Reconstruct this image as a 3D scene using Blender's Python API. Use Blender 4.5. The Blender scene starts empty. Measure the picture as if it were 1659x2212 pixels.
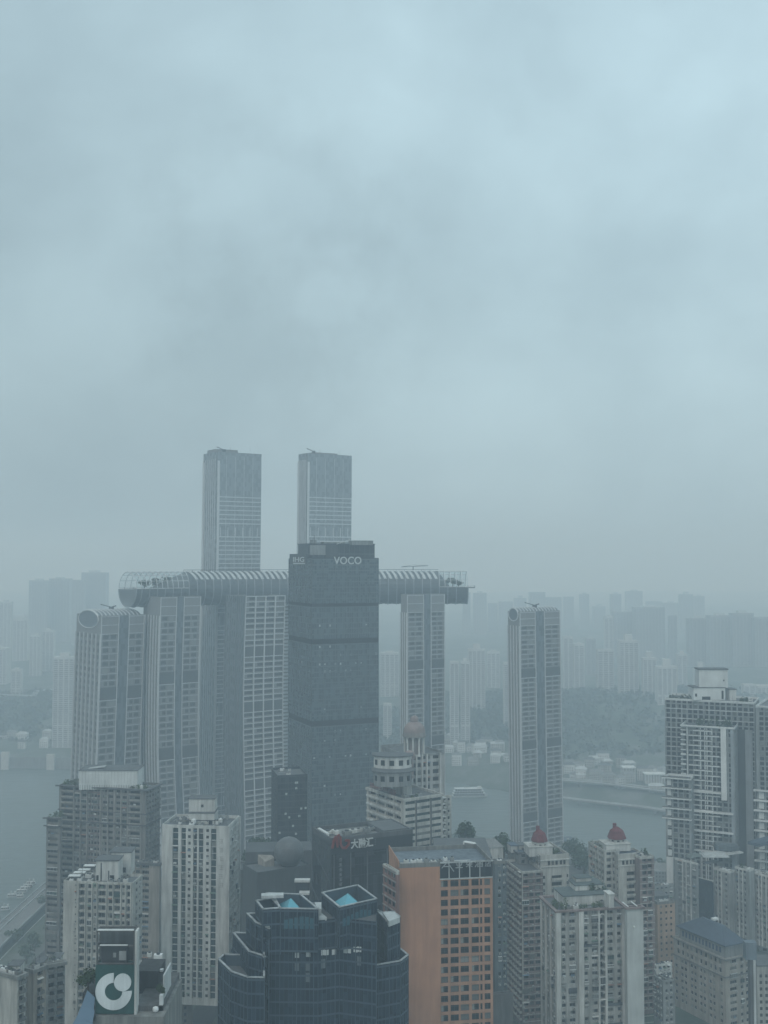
import bpy, math, random
from mathutils import Vector, Matrix, noise as mnoise
R = math.radians
random.seed(7)
sc = bpy.context.scene
COL = sc.collection

# ------------------------------------------------------------------ camera
F, CX, CY, H = 2400.0, 829.5, 1106.0, 300.0
TILT = R(2.5)
cT, sT = math.cos(TILT), math.sin(TILT)
CAM = Vector((0, 0, H))
cd = bpy.data.cameras.new("camera")
cd.sensor_fit = 'VERTICAL'; cd.sensor_height = 36; cd.sensor_width = 27
cd.lens = 36 * F / 2212.0
cd.clip_start = 1.0; cd.clip_end = 60000
camo = bpy.data.objects.new("camera", cd); COL.objects.link(camo)
camo.location = CAM; camo.rotation_euler = (math.pi / 2 + TILT, 0, 0)
sc.camera = camo

# ------------------------------------------------------------------ sky, sun, exposure
W = bpy.data.worlds.new("World"); sc.world = W; W.use_nodes = True
nt = W.node_tree; nt.nodes.clear()
out = nt.nodes.new("ShaderNodeOutputWorld"); bg = nt.nodes.new("ShaderNodeBackground")
sky = nt.nodes.new("ShaderNodeTexSky"); sky.sky_type = 'NISHITA'; sky.sun_disc = False
sky.sun_elevation = R(48); sky.sun_rotation = R(202); sky.air_density = 2; sky.dust_density = 5
tc = nt.nodes.new("ShaderNodeTexCoord")
mp = nt.nodes.new("ShaderNodeMapping"); mp.inputs['Scale'].default_value = (1.0, 1.0, 1.35); mp.inputs['Location'].default_value = (0.35, 0.2, 0.15)
n1 = nt.nodes.new("ShaderNodeTexNoise"); n1.inputs['Scale'].default_value = 3.4; n1.inputs['Detail'].default_value = 8; n1.inputs['Roughness'].default_value = .52; n1.inputs['Distortion'].default_value = .15
cr = nt.nodes.new("ShaderNodeValToRGB")
cr.color_ramp.elements[0].position = .33; cr.color_ramp.elements[0].color = (4.35, 5.95, 6.72, 1)
cr.color_ramp.elements[1].position = .66; cr.color_ramp.elements[1].color = (5.85, 7.92, 8.8, 1)
mx = nt.nodes.new("ShaderNodeMix"); mx.data_type = 'RGBA'; mx.inputs[0].default_value = .93
L = nt.links
L.new(tc.outputs['Generated'], mp.inputs[0]); L.new(mp.outputs[0], n1.inputs['Vector'])
L.new(n1.outputs[0], cr.inputs[0]); L.new(sky.outputs[0], mx.inputs[6]); L.new(cr.outputs[0], mx.inputs[7])
sx_ = nt.nodes.new("ShaderNodeSeparateXYZ"); L.new(tc.outputs['Generated'], sx_.inputs[0])
gr = nt.nodes.new("ShaderNodeMath"); gr.operation = 'MULTIPLY_ADD'; gr.inputs[1].default_value = .42; gr.inputs[2].default_value = 1.0; L.new(sx_.outputs[0], gr.inputs[0])
d0 = (-.095, .968, .232)
dp_ = nt.nodes.new("ShaderNodeVectorMath"); dp_.operation = 'DOT_PRODUCT'; dp_.inputs[1].default_value = d0; L.new(tc.outputs['Generated'], dp_.inputs[0])
bm = nt.nodes.new("ShaderNodeMapRange"); bm.interpolation_type = 'SMOOTHSTEP'; bm.inputs[1].default_value = .978; bm.inputs[2].default_value = .999; L.new(dp_.outputs['Value'], bm.inputs[0])
n2 = nt.nodes.new("ShaderNodeTexNoise"); n2.inputs['Scale'].default_value = 9; n2.inputs['Detail'].default_value = 9; n2.inputs['Roughness'].default_value = .6; L.new(tc.outputs['Generated'], n2.inputs['Vector'])
bn = nt.nodes.new("ShaderNodeMapRange"); bn.inputs[1].default_value = .42; bn.inputs[2].default_value = .6; bn.inputs[3].default_value = 0; bn.inputs[4].default_value = -.11; L.new(n2.outputs[0], bn.inputs[0])
bb_ = nt.nodes.new("ShaderNodeMath"); bb_.operation = 'MULTIPLY_ADD'; bb_.inputs[2].default_value = 1.0; L.new(bm.outputs[0], bb_.inputs[0]); L.new(bn.outputs[0], bb_.inputs[1])
gz = nt.nodes.new("ShaderNodeMath"); gz.operation = 'MULTIPLY_ADD'; gz.inputs[1].default_value = .50; gz.inputs[2].default_value = .80; gz.use_clamp = False; L.new(sx_.outputs[2], gz.inputs[0])
gm = nt.nodes.new("ShaderNodeMath"); gm.operation = 'MULTIPLY'; L.new(gr.outputs[0], gm.inputs[0]); L.new(gz.outputs[0], gm.inputs[1])
vs = nt.nodes.new("ShaderNodeVectorMath"); vs.operation = 'SCALE'; L.new(mx.outputs[2], vs.inputs[0]); gb = nt.nodes.new("ShaderNodeMath"); gb.operation = 'MULTIPLY'; L.new(gm.outputs[0], gb.inputs[0]); L.new(bb_.outputs[0], gb.inputs[1]); L.new(gb.outputs[0], vs.inputs['Scale'])
L.new(vs.outputs[0], bg.inputs[0]); bg.inputs[1].default_value = .104
L.new(bg.outputs[0], out.inputs[0])
sd = bpy.data.lights.new("sun", 'SUN'); sd.energy = .85; sd.angle = R(30); sd.color = (1, .97, .93)
so = bpy.data.objects.new("sun", sd); COL.objects.link(so)
so.rotation_euler = (R(42), 0, R(-22))
sc.view_settings.view_transform = 'Standard'; sc.view_settings.look = 'None'
sc.view_settings.exposure = -0.1; sc.view_settings.gamma = 1.0; sc.view_settings.use_curve_mapping = False
sc.cycles.volume_bounces = 3; sc.cycles.max_bounces = 8; sc.cycles.diffuse_bounces = 3
sc.cycles.glossy_bounces = 3; sc.cycles.transmission_bounces = 4

# ------------------------------------------------------------------ picture -> world helpers
def ray(px, py):
    u = (px - CX) / F; v = (CY - py) / F
    return Vector((u, cT - v * sT, sT + v * cT))
def PY(px, py, Y):
    d = ray(px, py); return CAM + d * (Y / d.y)
def PZ(px, py, z):
    d = ray(px, py); return CAM + d * ((z - H) / d.z)
def proj(p):
    q = Vector(p) - CAM
    zc = q.y * cT + q.z * sT
    if zc <= 1: return (-9999, -9999)
    return (CX + F * q.x / zc, CY - F * (-q.y * sT + q.z * cT) / zc)

# ------------------------------------------------------------------ materials
MATS = {}
def newmat(name):
    m = bpy.data.materials.new(name); m.use_nodes = True
    n = m.node_tree; b = n.nodes['Principled BSDF']
    MATS[name] = m
    return m, n, b
def mat(name, col, rough=.85, var=.18, stain=.25, scale=1.0, spec=.3, metal=0, bump=0):
    """painted or rendered wall: colour with broad patches and vertical weather streaks"""
    if name in MATS: return MATS[name]
    m, n, b = newmat(name)
    tc = n.nodes.new("ShaderNodeTexCoord")
    ge = n.nodes.new("ShaderNodeNewGeometry")
    mp = n.nodes.new("ShaderNodeMapping"); mp.inputs['Scale'].default_value = (.6 * scale, .6 * scale, .06 * scale)
    n.links.new(ge.outputs['Position'], mp.inputs[0])
    a = n.nodes.new("ShaderNodeTexNoise"); a.inputs['Scale'].default_value = 1; a.inputs['Detail'].default_value = 6; a.inputs['Roughness'].default_value = .65
    n.links.new(mp.outputs[0], a.inputs['Vector'])
    c = n.nodes.new("ShaderNodeTexNoise"); c.inputs['Scale'].default_value = .12 * scale; c.inputs['Detail'].default_value = 5
    n.links.new(ge.outputs['Position'], c.inputs['Vector'])
    r1 = n.nodes.new("ShaderNodeMapRange"); r1.inputs[1].default_value = .35; r1.inputs[2].default_value = .7
    r1.inputs[3].default_value = 1; r1.inputs[4].default_value = 1 - stain * 1.3
    n.links.new(a.outputs[0], r1.inputs[0])
    r2 = n.nodes.new("ShaderNodeMapRange"); r2.inputs[1].default_value = .3; r2.inputs[2].default_value = .7
    r2.inputs[3].default_value = 1 - var; r2.inputs[4].default_value = 1 + var * .5
    n.links.new(c.outputs[0], r2.inputs[0])
    mu = n.nodes.new("ShaderNodeMath"); mu.operation = 'MULTIPLY'
    n.links.new(r1.outputs[0], mu.inputs[0]); n.links.new(r2.outputs[0], mu.inputs[1])
    v = n.nodes.new("ShaderNodeVectorMath"); v.operation = 'SCALE'; v.inputs[0].default_value = col
    n.links.new(mu.outputs[0], v.inputs['Scale']); n.links.new(v.outputs[0], b.inputs['Base Color'])
    b.inputs['Roughness'].default_value = rough; b.inputs['Specular IOR Level'].default_value = spec
    b.inputs['Metallic'].default_value = metal
    if bump:
        bp = n.nodes.new("ShaderNodeBump"); bp.inputs['Strength'].default_value = bump
        n.links.new(a.outputs[0], bp.inputs['Height']); n.links.new(bp.outputs[0], b.inputs['Normal'])
    return m
def glassmat(name, c0, c1, pw=1.5, ph=3.4, rough=.12, spec=.6, lit=0):
    """curtain-wall glass: every panel (from the wall's own UV in metres) has its own tone"""
    if name in MATS: return MATS[name]
    m, n, b = newmat(name)
    uv = n.nodes.new("ShaderNodeUVMap")
    sp = n.nodes.new("ShaderNodeSeparateXYZ"); n.links.new(uv.outputs[0], sp.inputs[0])
    fl = []
    for k, s in ((0, pw), (1, ph)):
        d = n.nodes.new("ShaderNodeMath"); d.operation = 'DIVIDE'; d.inputs[1].default_value = s
        n.links.new(sp.outputs[k], d.inputs[0])
        f = n.nodes.new("ShaderNodeMath"); f.operation = 'FLOOR'; n.links.new(d.outputs[0], f.inputs[0]); fl.append(f)
    cb = n.nodes.new("ShaderNodeCombineXYZ"); n.links.new(fl[0].outputs[0], cb.inputs[0]); n.links.new(fl[1].outputs[0], cb.inputs[1])
    wn = n.nodes.new("ShaderNodeTexWhiteNoise"); wn.noise_dimensions = '3D'; n.links.new(cb.outputs[0], wn.inputs[0])
    no = n.nodes.new("ShaderNodeTexNoise"); no.inputs['Scale'].default_value = .05; no.inputs['Detail'].default_value = 4
    n.links.new(uv.outputs[0], no.inputs['Vector'])
    ad = n.nodes.new("ShaderNodeMath"); ad.operation = 'MULTIPLY_ADD'; ad.inputs[1].default_value = .55
    sb = n.nodes.new("ShaderNodeMath"); sb.operation = 'MULTIPLY'; sb.inputs[1].default_value = .5
    n.links.new(no.outputs[0], sb.inputs[0]); n.links.new(wn.outputs[0], ad.inputs[0]); n.links.new(sb.outputs[0], ad.inputs[2])
    mxx = n.nodes.new("ShaderNodeMix"); mxx.data_type = 'RGBA'
    mxx.inputs[6].default_value = (*c0, 1); mxx.inputs[7].default_value = (*c1, 1)
    n.links.new(ad.outputs[0], mxx.inputs[0]); n.links.new(mxx.outputs[2], b.inputs['Base Color'])
    rr = n.nodes.new("ShaderNodeMapRange"); rr.inputs[3].default_value = rough * .6; rr.inputs[4].default_value = rough * 2.5
    n.links.new(wn.outputs[0], rr.inputs[0]); n.links.new(rr.outputs[0], b.inputs['Roughness'])
    b.inputs['Specular IOR Level'].default_value = spec
    return m
def plain(name, col, rough=.5, spec=.4, metal=0, emit=0):
    if name in MATS: return MATS[name]
    m, n, b = newmat(name)
    b.inputs['Base Color'].default_value = (*col, 1); b.inputs['Roughness'].default_value = rough
    b.inputs['Specular IOR Level'].default_value = spec; b.inputs['Metallic'].default_value = metal
    if emit:
        b.inputs['Emission Color'].default_value = (*col, 1); b.inputs['Emission Strength'].default_value = emit
    return m
# walls
WHITE = mat('white_render', (.60, .60, .575), stain=.35)
CREAM = mat('cream_render', (.49, .48, .445), stain=.4)
BEIGE = mat('beige_render', (.34, .31, .275), stain=.4)
BROWN = mat('brown_grey_render', (.225, .215, .205), stain=.45)
PEACH = mat('peach_render', (.42, .29, .21), stain=.3)
GREYW = mat('grey_render', (.27, .28, .28), stain=.4)
PINK = mat('pinkish_render', (.26, .18, .165), stain=.4)
ORANGE = mat('orange_render', (.44, .225, .14), stain=.14, var=.14)
ORANGE_G = mat('orange_frame', (.42, .23, .15), stain=.25)
TOWERW = mat('tower_panel', (.215, .215, .215), stain=.1, var=.08)
TOWERL = mat('tower_light_metal', (.56, .57, .575), stain=.1, var=.05, rough=.5)
LOUV = mat('dark_louvre', (.06, .065, .07), stain=.2, rough=.6)
ROOFD = mat('roof_deck', (.12, .125, .13), stain=.3, scale=2)
ROOFL = mat('roof_deck_pale', (.24, .24, .235), stain=.4, scale=2)
ROOFB = mat('blue_roof_tile', (.075, .10, .14), stain=.3, scale=3, rough=.6)
REDT = mat('red_tile', (.155, .032, .038), stain=.3, scale=3)
REDB = mat('red_brown_render', (.20, .085, .075), stain=.4)
DOMEP = mat('pink_dome', (.27, .215, .205), stain=.2, scale=2)
WHITEM = mat('white_metal', (.68, .69, .68), stain=.15, rough=.45)
PALECAP = mat('pale_cap', (.52, .54, .54), stain=.25, rough=.5)
DARKM = mat('dark_metal', (.045, .05, .055), stain=.15, rough=.5)
CONC = mat('concrete', (.22, .22, .21), stain=.4)
CONCD = mat('concrete_dark', (.12, .12, .12), stain=.4)
GREENP = mat('green_corrugated', (.03, .095, .09), stain=.35, rough=.5)
BLACKC = mat('black_cladding', (.022, .027, .034), stain=.15, rough=.45, spec=.35)
# glass
G_WIN = plain('window_glass', (.008, .011, .014), .15, .3)
G_WIN2 = plain('window_glass_curtain', (.11, .115, .11), .35, .5)
G_WIN3 = plain('window_glass_green', (.012, .036, .036), .18, .35)
G_WIN4 = plain('window_blind', (.20, .21, .20), .5, .4)
G_LIT = plain('window_lit', (.42, .45, .44), .5, .4, emit=.05)
FRAME = plain('window_frame', (.30, .31, .31), .5)
FRAMED = plain('window_frame_dark', (.06, .065, .07), .5)
ACW = plain('air_conditioner_white', (.48, .48, .46), .6)
G_BLUE = glassmat('curtain_glass_blue', (.002, .005, .013), (.014, .032, .058), 1.2, 3.75, .12, .3)
G_VOCO = glassmat('curtain_glass_teal', (.018, .032, .044), (.06, .09, .11), 1.6, 3.6, .16, .6)
G_BLACK = glassmat('curtain_glass_black', (.004, .006, .010), (.014, .02, .027), 2.0, 4.2, .15, .35)
G_TOW = glassmat('tower_strip_glass', (.05, .065, .08), (.10, .12, .14), 2.0, 4.5, .2, .5)
G_TWL = glassmat('tower_window_glass', (.008, .011, .015), (.035, .042, .05), 3.0, 4.5, .25, .3)
G_AQUA = plain('aqua_glass', (.10, .37, .46), .25, .6)
LETTER = plain('sign_white', (.48, .50, .50), .5)
LETTERR = plain('sign_red', (.30, .045, .035), .5)
AWN1 = plain('awning_blue', (.10, .17, .25), .7)
AWN2 = plain('awning_rust', (.24, .12, .08), .7)
AWN3 = plain('awning_green', (.12, .18, .14), .7)
LEAF = None
def leafmat(name, c0, c1):
    m, n, b = newmat(name)
    ge = n.nodes.new("ShaderNodeNewGeometry")
    no = n.nodes.new("ShaderNodeTexNoise"); no.inputs['Scale'].default_value = .5; no.inputs['Detail'].default_value = 4
    n.links.new(ge.outputs['Position'], no.inputs['Vector'])
    mxx = n.nodes.new("ShaderNodeMix"); mxx.data_type = 'RGBA'; mxx.inputs[6].default_value = (*c0, 1); mxx.inputs[7].default_value = (*c1, 1)
    n.links.new(no.outputs[0], mxx.inputs[0]); n.links.new(mxx.outputs[2], b.inputs['Base Color'])
    b.inputs['Roughness'].default_value = .8; b.inputs['Specular IOR Level'].default_value = .2
    return m
LEAF = leafmat('leaf_dark', (.018, .035, .018), (.055, .085, .035))
LEAF2 = leafmat('leaf_mid', (.03, .055, .02), (.09, .12, .05))
BARK = mat('bark', (.09, .07, .055))

# ------------------------------------------------------------------ mesh helpers
class MB:
    def __init__(s): s.v = []; s.f = []; s.m = []; s.uv = []
    def poly(s, pts, mi=0, uv=None):
        i = len(s.v); s.v += [tuple(p) for p in pts]; s.f.append(tuple(range(i, i + len(pts)))); s.m.append(mi)
        s.uv += uv if uv else [(0, 0)] * len(pts)
    def box(s, o, ux, uy, uz, mi=0):
        o = Vector(o); ux = Vector(ux); uy = Vector(uy); uz = Vector(uz)
        if ux.cross(uy).dot(uz) < 0: o = o + ux; ux = -ux
        p = [o, o + ux, o + ux + uy, o + uy, o + uz, o + ux + uz, o + ux + uy + uz, o + uy + uz]
        lx, ly, lz = ux.length, uy.length, uz.length
        for q, (a, b) in (((0, 3, 2, 1), (lx, ly)), ((4, 5, 6, 7), (lx, ly)), ((0, 1, 5, 4), (lx, lz)), ((1, 2, 6, 5), (ly, lz)), ((2, 3, 7, 6), (lx, lz)), ((3, 0, 4, 7), (ly, lz))):
            s.poly([p[k] for k in q], mi, [(0, 0), (a, 0), (a, b), (0, b)])
    def prism(s, pts, z0, z1, mi=0, top=True, mitop=None, bottom=False):
        n = len(pts)
        ar = sum(pts[i][0] * pts[(i + 1) % n][1] - pts[(i + 1) % n][0] * pts[i][1] for i in range(n))
        if ar < 0: pts = pts[::-1]
        u = 0
        for i in range(n):
            a, b = pts[i], pts[(i + 1) % n]
            w = math.hypot(b[0] - a[0], b[1] - a[1])
            s.poly([(a[0], a[1], z0), (b[0], b[1], z0), (b[0], b[1], z1), (a[0], a[1], z1)], mi, [(u, z0), (u + w, z0), (u + w, z1), (u, z1)])
            u += w
        if top: s.poly([(p[0], p[1], z1) for p in pts], mi if mitop is None else mitop)
        if bottom: s.poly([(p[0], p[1], z0) for p in pts[::-1]], mi)
    def tube(s, a, b, r, mi=0, n=6, r2=None, cap=True):
        a = Vector(a); b = Vector(b); d = (b - a)
        if d.length < 1e-6: return
        d.normalize(); x = d.orthogonal().normalized(); y = d.cross(x); r2 = r if r2 is None else r2
        A = [a + (x * math.cos(t) + y * math.sin(t)) * r for t in [2 * math.pi * k / n for k in range(n)]]
        B = [b + (x * math.cos(t) + y * math.sin(t)) * r2 for t in [2 * math.pi * k / n for k in range(n)]]
        for k in range(n): s.poly([A[k], A[(k + 1) % n], B[(k + 1) % n], B[k]], mi)
        if cap: s.poly(A[::-1], mi); s.poly(B, mi)
    def path(s, pts, r, mi=0, n=5):
        for i in range(len(pts) - 1): s.tube(pts[i], pts[i + 1], r, mi, n)
    def lathe(s, c, prof, mi=0, n=16, a0=0, a1=2 * math.pi):
        c = Vector(c)
        for (r0, z0), (r1, z1) in zip(prof, prof[1:]):
            for k in range(n):
                t0 = a0 + (a1 - a0) * k / n; t1 = a0 + (a1 - a0) * (k + 1) / n
                q = [c + Vector((r0 * math.cos(t0), r0 * math.sin(t0), z0)), c + Vector((r0 * math.cos(t1), r0 * math.sin(t1), z0)),
                     c + Vector((r1 * math.cos(t1), r1 * math.sin(t1), z1)), c + Vector((r1 * math.cos(t0), r1 * math.sin(t0), z1))]
                if r1 < 1e-5: q = q[:3]
                elif r0 < 1e-5: q = [q[0], q[2], q[3]]
                s.poly(q, mi)
    def add(s, o, M, mimap=None):
        i = len(s.v); s.v += [tuple(M @ Vector(p)) for p in o.v]
        s.f += [tuple(k + i for k in f) for f in o.f]; s.m += [mimap[k] if mimap else k for k in o.m]; s.uv += o.uv
    def mesh(s, name, mats, loc=None, bend=None, smooth=False):
        vs = s.v
        if bend: vs = [(x + bend(z), y, z) for x, y, z in vs]
        if loc is not None: vs = [(x - loc[0], y - loc[1], z - loc[2]) for x, y, z in vs]
        me = bpy.data.meshes.new(name); me.from_pydata(vs, [], s.f)
        for m in mats: me.materials.append(m)
        me.polygons.foreach_set('material_index', s.m)
        ul = me.uv_layers.new(name='UVMap'); ul.data.foreach_set('uv', [c for t in s.uv for c in t])
        if smooth: me.polygons.foreach_set('use_smooth', [True] * len(s.f))
        me.update(); return me
    def obj(s, name, mats, parent=None, loc=None, bend=None, smooth=False):
        if not s.f: return None
        if not isinstance(mats, (list, tuple)): mats = [mats]
        base = loc if loc is not None else ((parent.location if parent.parent is None else Vector(parent['wl'])) if parent is not None else None)
        o = bpy.data.objects.new(name, s.mesh(name, mats, base, bend, smooth)); COL.objects.link(o)
        if parent is not None:
            o.parent = parent; o['wl'] = list(base)
            if parent.parent is not None: o.location = (0, 0, 0)
        elif loc is not None: o.location = loc
        return o
def tag(o, label=None, cat=None, group=None, kind=None):
    if label: o['label'] = label
    if cat: o['category'] = cat
    if group: o['group'] = group
    if kind: o['kind'] = kind
    return o
def thing(name, label, cat, loc, group=None, rz=0):
    o = bpy.data.objects.new(name, None); COL.objects.link(o); o.location = loc; o.rotation_euler = (0, 0, rz)
    o.empty_display_size = 1
    return tag(o, label, cat, group)

class Fr:
    """a facade frame: origin at the left foot of the wall seen from outside, u to the right, n outward"""
    def __init__(s, O, u, W):
        s.O = Vector((O[0], O[1], 0)); s.u = Vector((u[0], u[1], 0)).normalized(); s.n = Vector((s.u.y, -s.u.x, 0)); s.W = W
        s.ang = math.atan2(s.u.y, s.u.x)
    def p(s, a, z, o=0): q = s.O + s.u * a + s.n * o; return Vector((q.x, q.y, z))
    def a(s, px, py):
        d = ray(px, py); ux, uy = s.u.x, s.u.y
        det = ux * (-d.y) - (-d.x) * uy
        bx, by = -s.O.x, -s.O.y
        return (bx * (-d.y) - (-d.x) * by) / det
    def box(s, mb, a0, a1, z0, z1, o0, o1, mi=0, seg=1):
        for k in range(seg):
            za = z0 + (z1 - z0) * k / seg; zb = z0 + (z1 - z0) * (k + 1) / seg
            mb.box(s.p(a0, za, o0), s.u * (a1 - a0), s.n * (o1 - o0), Vector((0, 0, zb - za)), mi)

# window meshes: centred on the opening, facing -Y, glass at y=0 and the bars in front of it
WCACHE = {}
def winmb(w, h, style, v):
    """returns MB with material slots 0 glass 1 frame"""
    key = (round(w, 1), round(h, 1), style, v)
    if key in WCACHE: return key, WCACHE[key]
    w, h = round(w, 1), round(h, 1)
    b = MB()
    b.poly([(-w / 2, 0, -h / 2), (w / 2, 0, -h / 2), (w / 2, 0, h / 2), (-w / 2, 0, h / 2)], 0, [(0, 0), (w, 0), (w, h), (0, h)])
    t = .09
    def bar(x0, x1, z0, z1, d=.07): b.box((x0, -d, z0), (x1 - x0, 0, 0), (0, d - .004, 0), (0, 0, z1 - z0), 1)
    bar(-w / 2, -w / 2 + t, -h / 2, h / 2); bar(w / 2 - t, w / 2, -h / 2, h / 2)
    bar(-w / 2 + t, w / 2 - t, -h / 2, -h / 2 + t); bar(-w / 2 + t, w / 2 - t, h / 2 - t, h / 2)
    nm = max(0, int(round(w / 1.3)) - 1)
    for k in range(nm):
        x = -w / 2 + w * (k + 1) / (nm + 1); bar(x - .035, x + .035, -h / 2 + t, h / 2 - t, .06)
    if h > 1.9: bar(-w / 2 + t, w / 2 - t, h / 2 - .62, h / 2 - .55, .05)
    if v == 1 and w > 1:   # a curtain drawn over part of the pane, and a lower sash
        b.poly([(-w / 2 + t, -.02, -h / 2 + t), (-w * .12, -.02, -h / 2 + t), (-w * .12, -.02, h / 2 - t), (-w / 2 + t, -.02, h / 2 - t)], 2, None)
    WCACHE[key] = b
    return key, b
MESHCACHE = {}

class Bld:
    def __init__(s, name, label, cat, xl, xc, xr, ytop, D, theta, zb=80, group=None, bend=None, seed=0, wall=None, zt=None):
        s.D = D; s.y = ytop
        C = PY(xc, ytop, D); s.C = C; s.zt = C.z if zt is None else zt; s.zb = zb
        t = R(theta); s.r = Vector((math.cos(t), math.sin(t), 0)); s.l = Vector((-math.sin(t), math.cos(t), 0))
        def inter(px, dv):
            d = ray(px, ytop)
            det = dv.x * (-d.y) + d.x * dv.y
            return ((-C.x) * (-d.y) - (-d.x) * (-C.y)) / det
        s.Wr = inter(xr, s.r); s.Wl = inter(xl, s.l)
        s.R_ = Fr(C, s.r, s.Wr); s.L_ = Fr(C + s.l * s.Wl, -s.l, s.Wl)
        s.B_ = Fr(C + s.r * s.Wr + s.l * s.Wl, -s.r, s.Wr); s.E_ = Fr(C + s.r * s.Wr, s.l, s.Wl)
        s.root = thing(name, label, cat, (C.x, C.y, zb), group)
        s.bend = (lambda z, b=bend, zt=s.zt: b(zt - z)) if bend else None
        s.wall = MB(); s.wallm = wall or BEIGE
        s.reps = {}; s.rng = random.Random(seed or int(xc * 7 + ytop)); s.extra = {}
        s.n = 0
    def foot(s, e=0):
        C = s.C; r, l = s.r, s.l
        return [C - r * e - l * e, C + r * (s.Wr + e) - l * e, C + r * (s.Wr + e) + l * (s.Wl + e), C - r * e + l * (s.Wl + e)]
    def part(s, name):
        return s.extra.setdefault(name, MB())
    def rep(s, name, key, mb, mats, pos, ang):
        s.reps.setdefault(name, []).append((key, mb, mats, Vector(pos), ang))
    def face(s, fr, segs, z1=None, z0=None, fh=3.0, head=.5, base=None, mi=0, wstyle=0, frame=None, glass=None, ac=0.0, lit=0, miss=0, first=0, n=None, acx=0):
        """a wall with real openings. segs = [(a0, a1, kind)], kind = dict(h, depth, top, bal, slab)"""
        z1 = s.zt if z1 is None else z1; z0 = s.zb if z0 is None else z0
        W_ = fr.W; a = 0.0; mb = s.wall
        segs = sorted([q for q in segs if q[1] > 0 and q[0] < W_], key=lambda q: q[0])
        nf = int((z1 - z0 - .5) / fh) if n is None else n
        # stop opening the wall two floors under the picture's edge
        def vis(i): return proj(fr.p(W_ / 2, z1 - i * fh, 0))[1] < 2290
        nf = min(nf, sum(1 for i in range(nf) if vis(i)))
        def q(a0, a1, za, zb_, o=0):
            if zb_ - za < .01 or a1 - a0 < .01: return
            ns = max(1, int((zb_ - za) / 20)) if s.bend else 1
            for k in range(ns):
                y0 = za + (zb_ - za) * k / ns; y1 = za + (zb_ - za) * (k + 1) / ns
                mb.poly([fr.p(a0, y0, o), fr.p(a1, y0, o), fr.p(a1, y1, o), fr.p(a0, y1, o)], mi, [(a0, y0), (a1, y0), (a1, y1), (a0, y1)])
        for (a0, a1, K) in segs:
            a0 = max(a0, a + .01); a1 = min(a1, W_ - .02)
            if a1 - a0 < .2: continue
            q(a, a0, z0, z1); a = a1
            h = K.get('h', 1.5); dep = K.get('dep', .3); hd = K.get('head', head); zc = z1
            st = K.get('from', first)
            for i in range(nf):
                if i < st or i >= K.get('to', 999): continue
                if i in K.get('skip', ()) or s.rng.random() < K.get('miss', miss): continue
                t = z1 - i * fh - hd; b = t - h
                if b < z0 + .3: break
                q(a0, a1, t, zc); zc = b
                P = lambda aa, zz, oo: fr.p(aa, zz, oo)
                mb.poly([P(a0, b, 0), P(a0, b, -dep), P(a0, t, -dep), P(a0, t, 0)][::-1], mi)
                mb.poly([P(a1, b, 0), P(a1, b, -dep), P(a1, t, -dep), P(a1, t, 0)], mi)
                mb.poly([P(a0, b, 0), P(a1, b, 0), P(a1, b, -dep), P(a0, b, -dep)], mi)
                mb.poly([P(a0, t, 0), P(a1, t, 0), P(a1, t, -dep), P(a0, t, -dep)][::-1], mi)
                rv = s.rng.random(); w = a1 - a0
                if K.get('louv'):
                    lm = MB(); lm.poly([P(a0, b, -dep), P(a1, b, -dep), P(a1, t, -dep), P(a0, t, -dep)], 0)
                    s.part('louvre').poly([P(a0, b, -dep), P(a1, b, -dep), P(a1, t, -dep), P(a0, t, -dep)], 0)
                else:
                    gl = K.get('glass', glass)
                    v = 0; g = gl or G_WIN
                    if rv < .16: v = 1
                    elif rv < .26: g = G_WIN2
                    elif rv < .31: g = G_WIN4
                    if lit and s.rng.random() < lit: g = G_LIT
                    key, wmb = winmb(w, h, 0, v)
                    s.rep('window', key + (g.name,), wmb, [g, frame or FRAME, G_WIN4], fr.p((a0 + a1) / 2, (t + b) / 2, -dep + .002), fr.ang)
                bl = K.get('bal')
                if bl:   # balcony: slab, solid or railed front, cheeks
                    dp = bl.get('d', 1.2); hh = bl.get('h', .95); m = MB(); ww = (a1 - a0) + bl.get('ex', .3)
                    if bl.get('rail'):
                        m.box((-ww / 2, -dp, -.12), (ww, 0, 0), (0, dp - .01, 0), (0, 0, .16), 0)
                        m.box((-ww / 2, -dp, hh - .06), (ww, 0, 0), (0, .06, 0), (0, 0, .07), 0)
                        nb = max(2, int(ww / .8))
                        for k in range(nb + 1): m.box((-ww / 2 + (ww - .05) * k / nb, -dp + .01, .05), (.05, 0, 0), (0, .04, 0), (0, 0, hh - .1), 0)
                        m.box((-ww / 2 + .05, -dp + .02, .08), (ww - .1, 0, 0), (0, .02, 0), (0, 0, hh - .2), 1)
                    else:
                        m.box((-ww / 2, -dp, -.12), (ww, 0, 0), (0, dp - .01, 0), (0, 0, .16), 0)
                        m.box((-ww / 2, -dp, .04), (ww, 0, 0), (0, .12, 0), (0, 0, hh), 0)
                        m.box((-ww / 2, -dp + .12, .04), (.12, 0, 0), (0, dp - .13, 0), (0, 0, hh), 0)
                        m.box((ww / 2 - .12, -dp + .12, .04), (.12, 0, 0), (0, dp - .13, 0), (0, 0, hh), 0)
                    key = ('bal', round(ww, 1), dp, hh, bool(bl.get('rail')))
                    if s.rng.random() > bl.get('miss', 0):
                        s.rep('balcony', key, m, [bl.get('mat', s.wallm), G_WIN2], fr.p((a0 + a1) / 2, max(b, z1 - (i + 1) * fh + .15), .003), fr.ang)
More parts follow.
